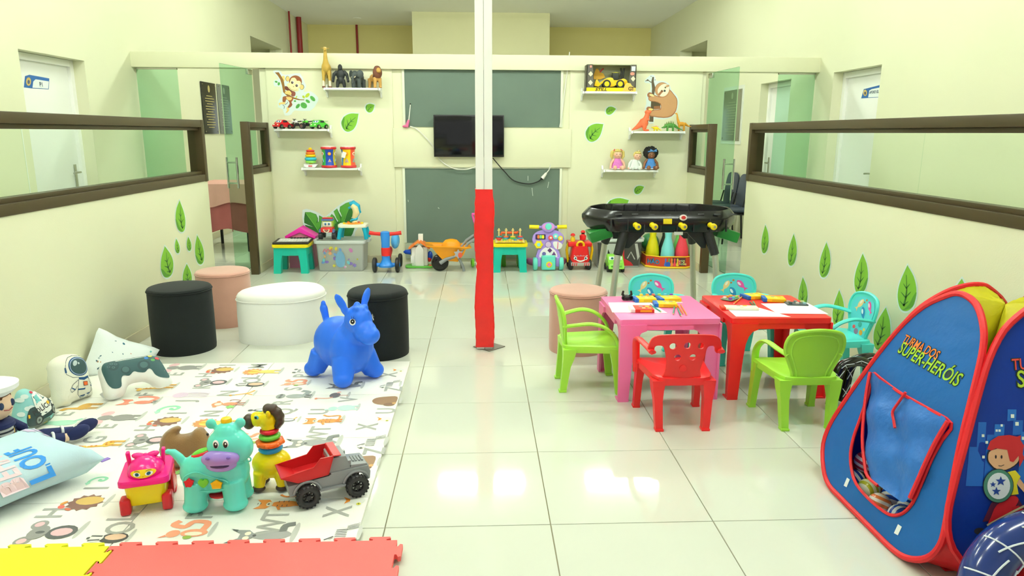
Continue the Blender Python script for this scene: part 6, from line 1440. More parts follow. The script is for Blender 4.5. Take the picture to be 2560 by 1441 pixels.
# white play house
t = thing('play_house', 'white toy house with orange roof on a green base', 'toy house', (-.64, 7.42, 0))
HG = plastic('house_green', (110, 210, 80), .3); HW = plastic('house_white', (244, 244, 238), .35); HO = plastic('house_orange', (246, 130, 50), .3)
B().prism(smooth2([(-.15, -.06), (-.1, -.1), (0, -.085), (.1, -.1), (.15, -.05), (.14, .05), (0, .09), (-.14, .05)], 4), .004, .02, bev=.005).out('base', HG, t)
B().box((0, 0, .12), (.17, .12, .2), bev=.01).out('walls', HW, t); B().prism([(-.045, .02), (.045, .02), (.045, .2), (0, .26), (-.045, .2)], .055, .075, frame((0, 0, 0), (1, 0, 0), (0, 0, 1)), bev=.006).out('front_gable', HW, t)
for s_ in (-1, 1): B().box((s_*.058, -.005, .245), (.13, .17, .02), rotm(0, s_*.62), bev=.006).out('roof_slope', HO, t)
B().box((0, -.05, .27), (.02, .08, .02), bev=.004).out('roof_front', HO, t); B().box((.01, .02, .3), (.05, .05, .1), bev=.008).out('chimney', HW, t); B().lathe([(.03, -.03), (.022, .03), (.004, .05)], 14, (-.125, .0, .16), R=rotm(0, -PI/2)).out('horn', plastic('house_blue', (30, 80, 200), .3), t); b = B(); b.ell((.105, 0, .12), (.03, .04, .05)); b.out('side_knob', plastic('house_blue', (30, 80, 200), .3), t); B().ell((.1, -.02, .085), (.02, .02, .03)).out('side_button', RR, t); B().ell((.11, -.04, .02), (.022, .016, .01)).out('base_button', plastic('house_red', (240, 90, 50), .3), t)
for x, z in ((-.045, .09),): B().box((x-.03, -.063, z), (.035, .008, .08), bev=.003).out('door', ink((250, 250, 246)), t)
# wheelbarrow
t = thing('wheelbarrow', 'orange toy wheelbarrow with one black wheel', 'toy wheelbarrow', (-.33, 7.2, 0), .12)
WO = plastic('barrow_orange', (250, 160, 20), .25); WG = plastic('barrow_grey', (140, 144, 146), .35)
b = B(); R1 = [(-.22, .285), (.25, .245)]
def bsec(xc0, xc1, w_, z0, z1): return [V((xc0, -w_, z0)), V((xc1, -w_, z1)), V((xc1, w_, z1)), V((xc0, w_, z0))]
b.rings([bsec(-.06, .09, .06, .12, .10), bsec(-.13, .15, .09, .2, .18), bsec(-.17, .17, .105, .255, .235), bsec(-.23, .225, .125, .275, .25), bsec(-.23, .225, .125, .285, .26), bsec(-.16, .16, .1, .27, .25), bsec(-.05, .08, .055, .14, .12)]); b.out('tray', WO, t)
b = B(); b.lathe([(.1, 0), (.09, .03), (.06, .06), (.02, .07)], 24, (.03, 0, .26), sx=1.0, sy=.8); b.out('mound', WO, t)
w_o = B().lathe([(.02, -.03), (.06, -.034), (.085, -.02), (.09, 0), (.085, .02), (.06, .034), (.02, .03)], 28, (-.09, -.02, .091), R=rotm(PI/2)).out('wheel', mat('barrow_tyre', (20, 20, 20), .15), t)
for s_ in (-1, 1): B().tube([(-.09, s_*.055, .09), (-.03, s_*.065, .13), (.06, s_*.075, .16)], [.022, .02, .016], n=10).out('fork', WG, t); B().tube([(.1, s_*.08, .14), (.14, s_*.085, .06), (.15, s_*.085, .006)], [.014, .014, .016], n=10).out('stand', WG, t); B().tube([(.12, s_*.09, .2), (.2, s_*.1, .3), (.27, s_*.105, .345), (.34, s_*.105, .36)], [.012, .014, .014, .018], n=10).out('handle', WG, t)
B().prism(star(.09, .19, .05, .03, 6), .117, .119, frame((0, 0, 0), (1, 0, 0), (0, 0, 1))).out('sticker', ink((170, 170, 180)), t); B().prism(circ(.11, .18, .022, .028), .119, .12, frame((0, 0, 0), (1, 0, 0), (0, 0, 1))).out('sticker_detail', ink((214, 90, 60)), t)
# second activity table with xylophone pegs, stool behind, stroller behind the post
activity_table('teal and yellow activity table with wooden pegs on it', .30, 7.225)
t = thing('peg_board', 'wooden peg board with coloured rings on the right activity table', 'peg toy', (.30, 7.22, .2965))
B().box((0, -.02, .014), (.30, .2, .018), bev=.004).out('board', mat('pale_wood', (226, 206, 140), .5, var=.1), t)
for i in range(12): B().box((-.12+i*.022, -.122, .022), (.014, .02, .016), bev=.003).out('key', ink((244, 214, 40)), t)
for i, x in enumerate((-.11, -.035, .035, .11)):
    B().cyl((x, .03, .02), (x, .03, .135), .008, n=10).out('peg', mat('pale_wood', (226, 206, 140), .5, var=.1), t); B().ell((x, .03, .115), (.016, .01, .008)).out('peg_cap', mat('pale_wood', (226, 206, 140), .5, var=.1), t)
    B().torus((x, .03, .033), .022, .009, n=18, k=8).out('ring', ink(((214, 60, 60), (60, 150, 200), (80, 180, 80), (60, 150, 200))[i]), t); B().torus((x, .03, .048), .02, .008, n=18, k=8).out('ring', ink(((60, 150, 160), (236, 110, 50), (230, 190, 60), (214, 60, 60))[i]), t)
B().tube([(-.09, .06, .06), (-.08, .06, .085), (0, .06, .085), (.08, .06, .085), (.09, .06, .1)], .013, n=10).out('handle', plastic('peg_orange', (244, 100, 40), .3), t)
for i in range(5): B().cyl((-.11+i*.055, -.06, .022), (-.11+i*.055, -.06, .034), .018, n=14).out('disc', ink(((214, 60, 50), (90, 180, 90), (236, 190, 60), (60, 140, 190), (220, 90, 60))[i]), t)
t = thing('green_stool', 'small green plastic stool behind the right activity table', 'stool', (.33, 7.50, 0)); GS = plastic('stool_green', (100, 176, 40), .35)
for sx in (-1, 1):
    for sy in (-1, 1): B().box((sx*.085, sy*.07, .1), (.05, .05, .2), bev=.008, top=(.8, .8)).out('leg', GS, t)
B().prism(rrect(0, 0, .24, .2, .03), .2, .225, bev=.006).out('seat', GS, t)
t = thing('doll_stroller', 'toy stroller with pink handle half hidden behind the post', 'toy stroller', (-.015, 7.42, 0)); PK = plastic('stroller_pink', (240, 90, 180), .3)
B().tube([(-.075, 0, .56), (-.06, 0, .56), (-.005, 0, .565), (.06, 0, .56)], .012, n=8).out('grip', PK, t); B().tube([(-.07, 0, .555), (-.05, 0, .48), (.02, .02, .3), (.06, .04, .08)], .011, n=8).out('push_bar', PK, t); B().box((.01, .0, .22), (.12, .16, .1), bev=.02, seg=3).out('seat', PK, t)
for s_ in (-1, 1): B().torus((-.07 if s_ < 0 else .08, -.05, .05), .036, .014, (1, .2, 0), n=20, k=8).out('wheel', plastic('stroller_green', (120, 200, 60), .35), t)
# baby walker
t = thing('baby_walker', 'lilac activity walker with yellow handles and gears', 'baby walker', (.70, 7.22, 0)); LL = plastic('walker_lilac', (176, 150, 232), .25); MT = plastic('walker_mint', (110, 222, 206), .3); WY = plastic('walker_yellow', (248, 226, 30), .3)
wf = frame((0, -.02, 0), (1, 0, 0), (0, .16, 1))
B().prism(smooth2([(-.12, .08), (-.11, .2), (-.1, .235), (-.15, .27), (-.165, .33), (-.14, .38), (-.085, .41), (0, .42), (.085, .41), (.14, .38), (.165, .33), (.15, .27), (.1, .235), (.11, .2), (.12, .08)], 4), -.03, .03, wf, bev=.012).out('panel', LL, t)
h_ = B().prism(circ(0, .445, .072, .05, 28), -.02, .05, wf, bev=.01).out('console', LL, t); B().prism(circ(0, .448, .062, .036, 26), .045, .054, wf).out('console_face', ink((226, 150, 220)), h_); B().prism(circ(0, .45, .034, .034, 22), .05, .062, wf, bev=.004).out('button', MT, h_)
for s_ in (-1, 1): B().tube([wf @ V((s_*.06, .445, 0)), wf @ V((s_*.11, .447, 0))], .014, n=12).out('handle_arm', LL, t); B().tube([wf @ V((s_*.095, .447, 0)), wf @ V((s_*.195, .45, 0))], .021, n=14).out('handle', WY, t)
def gear(x, z, r, n_, cc, m_=None):
    pts = [((x+(r if i % 2 == 0 else r*.8)*math.cos(PI*i/n_), z+(r if i % 2 == 0 else r*.8)*math.sin(PI*i/n_))) for i in range(2*n_)]
    g_ = B().prism(pts, .03, .042, wf).out('gear', ink(cc), t); B().prism(circ(x, z, r*.4, n=14), .04, .048, wf).out('gear_hub', ink((236, 226, 220)), g_)
gear(.025, .335, .028, 9, (230, 80, 90)); gear(.075, .35, .032, 11, (120, 220, 224)); gear(.125, .33, .028, 9, (240, 220, 50))
B().prism(rrect(-.08, .345, .105, .052, .008), .028, .034, wf).out('bead_frame', ink((60, 40, 90)), t)
for k, cc in enumerate(((236, 120, 60), (130, 210, 130), (240, 226, 40))): B().prism(rrect(-.103+k*.024, .345, .022, .036, .006), .032, .046, wf, bev=.004).out('bead', ink(cc), t)
fl_ = B().prism([(-.1+(.05 if i % 2 == 0 else .033)*math.cos(PI*i/6), .265+(.05 if i % 2 == 0 else .033)*math.sin(PI*i/6)) for i in range(12)], .028, .04, wf, bev=.004).out('flower_knob', WY, t); B().prism(circ(-.1, .265, .018), .038, .046, wf).out('flower_centre', ink((130, 210, 226)), fl_)
B().prism(circ(0, .265, .036, n=22), .028, .036, wf).out('badge', ink((150, 120, 190)), t); B().prism(circ(0, .265, .028, n=20), .034, .038, wf).out('badge_face', ink((214, 190, 226)), t)
B().prism(smooth2([(.05, .29), (.1, .295), (.145, .265), (.13, .225), (.09, .215), (.06, .24)], 3), .028, .036, wf).out('side_plate', ink((236, 236, 236)), t); B().prism(stroke([(.1, .29), (.095, .22)], .008), .036, .038, wf).out('plate_line', ink((220, 90, 130)), t)
B().prism(smooth2([(-.09, .13), (-.08, .19), (-.04, .23), (0, .24), (.045, .225), (.08, .19), (.09, .13), (0, .125)], 3), .028, .036, wf).out('shape_plate', ink((240, 236, 240)), t)
B().prism([(.015, .18), (-.01, .205), (.015, .23), (.04, .205)], .034, .038, wf).out('shape_hole', ink((90, 50, 110)), t); B().prism(circ(-.045, .17, .02), .034, .038, wf).out('shape_hole', ink((100, 96, 160)), t); B().prism([(.035, .155), (.08, .155), (.058, .195)], .034, .038, wf).out('shape_hole', ink((110, 70, 130)), t)
dr_ = B().box((0, -.05, .085), (.145, .06, .15), rotm(-.05), bev=.014, seg=3).out('front_door', MT, t); B().prism(circ(.005, .07, .032), .0, .004, frame((0, -.082, 0), (1, 0, 0), (0, 0, 1))).out('door_ring', WY, dr_); B().prism([(.005, .046), (.029, .07), (.005, .094), (-.019, .07)], .003, .007, frame((0, -.083, 0), (1, 0, 0), (0, 0, 1))).out('door_shape', ink((236, 130, 190)), dr_)
for s_ in (-1, 1):
    B().box((s_*.095, 0, .09), (.04, .1, .1), bev=.012, seg=3).out('side_foot', LL, t); w_o = B().lathe([(.02, -.022), (.06, -.022), (.068, -.012), (.068, .012), (.06, .022), (.02, .022)], 24, (s_*.135, -.02, .068), R=rotm(0, PI/2)).out('wheel', MT, t)
    B().tube([(s_*.1, .05, .07), (s_*.17, .12, .065), (s_*.19, .19, .06)], [.03, .03, .028], n=12, flat=1.3).out('rear_leg', plastic('walker_rose', (206, 120, 176), .3), t)
# fire truck
t = thing('fire_truck', 'red toy fire truck with painted smile and two little figures', 'toy fire truck', (1.035, 7.30, 0)); FR = plastic('fire_red', (224, 34, 38), .22); FY = plastic('fire_yellow', (246, 200, 10), .3)
b = B(); b.rings([[V((p[0]*k, p[1]-.02, z)) for p in rrect(0, 0, .2, .2, .04)] for k, z in ((.9, .05), (1, .07), (1.0, .13), (.88, .2), (.8, .235), (.7, .25))]); b.out('cab', FR, t)
def fpl(q, o=0): return V((q[0], -.121+ (max(0, q[1]-.13))*.16*0 - o - .0005 + (q[1]-.13)*.2*(1 if q[1] > .13 else 0), q[1]))
ws = B().flat([(-.07, .15), (.07, .15), (.058, .215), (-.058, .215)], lambda q: fpl(q, -.002 if False else .003)).out('windscreen', ink((200, 224, 230)), t)
for s_ in (-1, 1):
    B().flat(circ(s_*.03, .178, .013, .02, 14), lambda q: fpl(q, .0045)).out('printed_driver', ink((240, 190, 60)), ws); B().flat(circ(s_*.03, .19, .012, .008, 12), lambda q: fpl(q, .0055)).out('printed_helmet', ink((236, 120, 40)), ws)
    e = B().flat(circ(s_*.055, .128, .017, .017, 16), lambda q: fpl(q, .003)).out('eye', EYEW, t); B().flat(circ(s_*.053, .128, .009, .011, 12), lambda q: fpl(q, .004)).out('pupil', ink((30, 70, 90)), e)
B().flat([(-.002, .152), (.005, .152), (.005, .213), (-.002, .213)], lambda q: fpl(q, .005)).out('window_bar', ink((110, 140, 190)), ws)
B().flat(smooth2([(-.045, .115), (0, .104), (.045, .115), (.036, .1), (0, .09), (-.036, .1)], 3), lambda q: fpl(q, .003)).out('smile', EYEW, t)
B().box((0, -.115, .065), (.2, .03, .035), bev=.008).out('bumper', plastic('fire_grey', (170, 170, 164), .35), t)
for k in range(9):
    x = -.085+k*.021
    if abs(x) > .03: B().prism([(x-.006, .05), (x+.003, .05), (x+.009, .08), (x, .08)], .1305, .1315, frame((0, 0, 0), (1, 0, 0), (0, 0, 1))).out('bumper_stripe', ink((206, 40, 50)), t)
B().box((0, .03, .262), (.25, .2, .05), bev=.014, seg=3).out('deck', FR, t); b = B(); b.torus((0, -.085, .26), .035, .012, (0, 1, 0), n=20, k=8); b.out('siren_arch', FY, t)
for s_ in (-1, 1):
    B().tube([(s_*.118, -.02, .275), (s_*.135, -.02, .2), (s_*.125, -.02, .13), (s_*.115, -.02, .07)], [.014, .014, .014, .012], n=10).out('side_arm', FY, t)
    for y_ in (-.07, .09): w_o = B().lathe([(.02, -.022), (.045, -.022), (.054, -.012), (.054, .012), (.045, .022), (.02, .022)], 24, (s_*.095, y_, .054), R=rotm(0, PI/2)).out('wheel', TK, t)
def fireman(x, y, z, body, rim):
    g = B(); g.lathe([(.024, 0), (.026, .03), (.018, .045)], 16, (x, y, z)); f_ = g.out('figure_body', body, t); B().ell((x, y, z+.058), .019).out('figure_head', ink((60, 40, 30)) if rim else ink((240, 190, 90)), f_); B().lathe([(.026, .0), (.022, .012), (.012, .022), (.001, .024)], 16, (x, y, z+.062)).out('figure_helmet', FR, f_)
fireman(-.07, .0, .287, ink((230, 200, 30)), False); b = B(); b.lathe([(.032, .3), (.036, .345), (.03, .345), (.026, .305)], 18, (.04, .03, 0)); b.out('bucket', FR, t); fireman(.04, .03, .315, FR, True); B().tube([(.04, .05, .285), (.04, .05, .31)], .02, n=10).out('bucket_arm', plastic('fire_white', (236, 236, 230), .3), t)
# green car on the floor, items on the second box
t = thing('green_toy_car', 'lime green toy pickup with painted eyes under the games table', 'toy car', (1.385, 7.16, 0), -PI/2); GC = plastic('pickup_green', (140, 214, 70), .25)
b = B(); b.prism(smooth2([(-.11, .04), (-.11, .1), (-.05, .1), (-.035, .17), (.03, .17), (.055, .115), (.11, .1), (.125, .06), (.12, .035)], 2), -.08, .08, frame((0, 0, 0), (1, 0, 0), (0, 0, 1)), bev=.01); b.out('body', GC, t)
B().box((.049, 0, .138), (.004, .13, .035), rotm(0, -.42)).out('windscreen', ink((230, 240, 236)), t); B().box((.125, 0, .06), (.006, .11, .03)).out('grille', plastic('pickup_green_dark', (96, 176, 50), .4), t)
for s_ in (-1, 1):
    B().ell((.054, s_*.035, .138), (.004, .014, .012)).out('eye', ink((40, 110, 120)), t)
    for x in (-.075, .075): B().cyl((x, s_*.06, .034), (x, s_*.088, .034), .034, n=18).out('wheel', TK, t)
t = thing('toy_register', 'red blue and orange toy block on the right storage box', 'toy', (1.60, 7.44, .3105)); B().box((0, 0, .02), (.2, .16, .038), bev=.01).out('blue_base', plastic('reg_blue', (30, 150, 236), .3), t); B().box((-.005, 0, .06), (.19, .15, .045), bev=.014, seg=3).out('red_middle', plastic('reg_red', (236, 70, 50), .3), t); B().box((-.01, 0, .1), (.15, .13, .04), bev=.01).out('blue_top', plastic('reg_sky', (60, 190, 240), .3), t); B().box((.09, 0, .05), (.04, .14, .09), bev=.012, seg=3).out('orange_end', plastic('reg_orange', (250, 130, 50), .3), t)
t = thing('green_truck', 'green toy truck with black wheels on the right storage box', 'toy truck', (1.38, 7.44, .3105)); B().box((0, 0, .1), (.22, .12, .07), bev=.02, seg=3).out('body', GC, t)
for s_ in (-1, 1):
    for x in (-.07, .07): B().cyl((x, s_*.05, .038), (x, s_*.085, .038), .038, n=18).out('wheel', TK, t)
B().box((-.02, 0, .15), (.1, .1, .05), bev=.016, seg=3).out('cab', GC, t)
# bowling set
t = thing('bowling_tray', 'printed red and yellow cardboard tray of a bowling set', 'bowling set', (1.995, 7.40, 0)); 
tp = [(-.235, -.05), (-.1, -.15), (.16, -.165), (.235, -.11), (.235, .17), (-.235, .17)]
CARD = mat('bowling_card', (200, 66, 36), .5, var=.25, scale=9)
n = len(tp); b = B(); b.rings([[V((p[0]*k, p[1]*k, z)) for p in tp] for k, z in ((.96, .002), (1, .006), (1.0, .128), (.985, .128), (.98, .010), (.5, .010))]); b.out('tray', CARD, t)
b = B(); b.tube([V((p[0]*1.0, p[1]*1.0, .128)) for p in tp], .006, n=6, closed=True); b.out('rim', ink((246, 200, 30)), t); b = B(); b.tube([V((p[0]*1.0, p[1]*1.0, .012)) for p in tp], .012, n=6, closed=True); b.out('lower_band', ink((240, 204, 40)), t)
fa = frame((tp[1][0], tp[1][1], 0), (tp[2][0]-tp[1][0], tp[2][1]-tp[1][1], 0), (0, 0, 1)); fb_ = frame((tp[0][0], tp[0][1], 0), (tp[1][0]-tp[0][0], tp[1][1]-tp[0][1], 0), (0, 0, 1))
B().prism([(.12, .03), (.258, .03), (.258, .118), (.12, .118)], .0, .001, fa).out('printed_field', ink((92, 52, 44)), t)
for x, cc in ((.05, (70, 110, 200)), (.085, (70, 160, 80)), (.115, (240, 150, 60)), (.145, (236, 70, 90)), (.175, (230, 206, 60))): B().prism(smooth2([(x-.012, .03), (x-.014, .05), (x-.006, .075), (x-.009, .1), (x, .112), (x+.009, .1), (x+.006, .075), (x+.014, .05), (x+.012, .03)], 2), .001, .002, fa).out('printed_pin', ink(cc), t)
B().prism(circ(.075, .045, .028), .002, .003, fa).out('printed_ball', ink((40, 90, 190)), t)
for i, (l, cc) in enumerate((('B', (220, 60, 50)), ('O', (60, 130, 70)), ('L', (230, 190, 40)))):
    for o_, c2, bd in ((.0015, (246, 240, 220), .07), (.0025, cc, .02)): B().text(l, lambda q, i=i, o_=o_: fa @ V((.196+i*.028+q[0], .068+q[1], o_)), .062, bold=bd).out('printed_letter', ink(c2), t)
for o_, c2, bd in ((.0015, (40, 40, 60), .06), (.0025, (60, 150, 200), .01)): B().text('HÃO', lambda q, o_=o_: fb_ @ V((.085+q[0], .07+q[1], o_)), .062, bold=bd).out('printed_letter', ink(c2), t)
def pin(label, x, y, rgb, nm, h=.37, tl=(0, 0)):
    t = thing('bowling_pin', label, 'bowling pin', (x, y, .014), 0, 'toy bowling pins', rot=(tl[0], tl[1], 0))
    B().lathe([(.03, 0), (.06, .006), (.072, .06), (.0735, .12), (.066, .19), (.046, .26), (.034, .305), (.036, .34), (.043, .37), (.036, .402), (.001, .418)], 26).out('body', plastic(nm, rgb, .3), t)
    B().torus((0, 0, .006), .052, .006, n=26, k=6).out('base_ring', plastic(nm, rgb, .3), t)
pin('yellow toy bowling pin', 1.842, 7.42, (226, 214, 20), 'pin_yellow', tl=(0, 0)); pin('light blue toy bowling pin', 1.985, 7.335, (130, 224, 232), 'pin_aqua', tl=(0, 0)); pin('red toy bowling pin', 2.135, 7.335, (236, 66, 84), 'pin_red', tl=(0, 0)); pin('light green toy bowling pin', 2.147, 7.486, (130, 216, 110), 'pin_green', tl=(0, 0)); pin('black toy bowling pin behind the others', 1.995, 7.49, (44, 48, 52), 'pin_black')
o = B().ell((0, 0, 0), .1, n=26, m=18).out('bowling_ball', plastic('ball_green', (56, 130, 80), .3)); o.location = (1.85, 7.585, .232); tag(o, 'dark green toy ball behind the yellow bowling pin', 'ball')
# ================================================================== BLACK GAMES TABLE
gx, gy = 1.31, 5.14
t = thing('games_table', 'black table football frame on silver legs with yellow handles', 'games table', (gx, gy, 0), -.012); KP = plastic('games_black', (22, 22, 24), .22); KM = plastic('games_matt', (34, 34, 36), .45); SLV = mat('leg_silver', (196, 196, 182), .38, metal=.6)
KX = 1.045
def oct_(k, e=0):
    k = k*KX
    return smooth2([(-.53*k, -.06), (-.45*k, -.20), (-.34*k, -.295-e), (0, -.312-e), (.34*k, -.295-e), (.45*k, -.20), (.53*k, -.06), (.53*k, .08), (.45*k, .22), (.34*k, .305), (0, .318), (-.34*k, .305), (-.45*k, .22), (-.53*k, .08)], 3)
ring = lambda pts, sc, z: [V((p[0]*sc, p[1]*sc, z)) for p in pts]
oc = oct_(1.0)
b = B(); b.rings([ring(oc, .86, .715), ring(oc, .93, .72), ring(oc, .985, .76), ring(oc, 1.0, .79), ring(oc, 1.0, .812), ring(oc, .985, .822), ring(oc, .92, .862), ring(oc, .905, .866), ring(oc, .895, .862), ring(oc, .885, .80), ring(oc, .88, .74), ring(oc, .5, .738), ring(oc, .01, .738)], caps=True); b.out('body', KP, t)
for i in range(8):
    x = -.40+i*.115
    B().box((x, -.300, .768), (.008, .02, .085), rotm(-.12), bev=.002).out('rib', KM, t); B().box((x+.05, -.292, .846), (.045, .012, .006), rotm(.9), bev=.002).out('rim_clip', KM, t)
for i in range(9): B().box((-.40+i*.1, .278, .81), (.008, .02, .10), bev=.002).out('inner_rib', KM, t)
for x in (-.255, -.14, .06, .265):
    r_ = B().cyl((x+.02, -.36, .775), (x-.0, .3, .80), .007, n=10).out('rod', STEEL, t); h_ = B().lathe([(.015, 0), (.019, .012), (.016, .03), (.017, .06), (.022, .085), (.022, .1), (.016, .104)], 18, (x+.018, -.315, .777), R=rotm(PI/2+.03)).out('handle', plastic('games_yellow', (244, 220, 20), .3), t); B().cyl((x+.0215, -.421, .775), (x+.0217, -.425, .775), .009, n=12).out('end_cap', STEEL, h_)
B().box((-.012, -.318, .80), (.06, .008, .036), rotm(-.1), bev=.002).out('label', ink((240, 214, 30)), t)
B().lathe([(.026, 0), (.026, .012), (.016, .014)], 20, (.095, -.312, .825), sx=1.0, sy=.8, R=rotm(PI/2-.2)).out('score_window', ink((230, 224, 220)), t); B().lathe([(.016, 0), (.015, .017), (.001, .018)], 16, (.095, -.314, .825), sy=.8, R=rotm(PI/2-.2)).out('score_dial', ink((190, 40, 40)), t)
for sx in (-1, 1):
    for sy in (-1, 1):
        p0 = V((sx*.29, sy*.235, .735)); p1 = V((sx*.345, sy*.285, .56)); p2 = V((sx*.40, sy*.33, .03)); 
        B().tube([p0+V((0, 0, .04)), p0, p1], [.034, .036, .032], n=12).out('leg_socket', KM, t); B().tube([p1, p2], .022, n=14).out('leg', SLV, t); B().lathe([(.045, -.03), (.045, -.022), (.026, -.012), (.024, .03)], 18, p2).out('foot', KM, t)
        B().prism([(0, .0), (.16, .0), (.13, -.03), (.03, -.13), (0, -.13)], -.008, .008, frame(p0+V((-sx*.0, 0, -.005)), (-sx, 0, 0), (0, 0, 1)), bev=.002).out('leg_brace', KM, t)
GT = plastic('goal_green', (30, 120, 46), .35)
for s_ in (-1, 1): B().box((s_*.455, -.12, .69), (.16, .2, .075), rotm(0, s_*.3), bev=.008, top=(1.0, 1)).out('goal_tray', GT, t)
B().box((.07, -.31, .715), (.06, .006, .022)).out('paper_label', ink((226, 230, 226)), t)
for nm, lb, x, y, cc in (('small_ball', 'small blue ball lying inside the games table', -.32, .12, (40, 140, 210)), ('small_ball', 'small yellow ball lying inside the games table', -.42, .06, (240, 196, 50))):
    o = B().ell((0, 0, 0), .03, n=16, m=12).out(nm, ink(cc, .3)); o.location = (gx+x, gy+y, .7725); tag(o, lb, 'ball', 'balls in the games table')
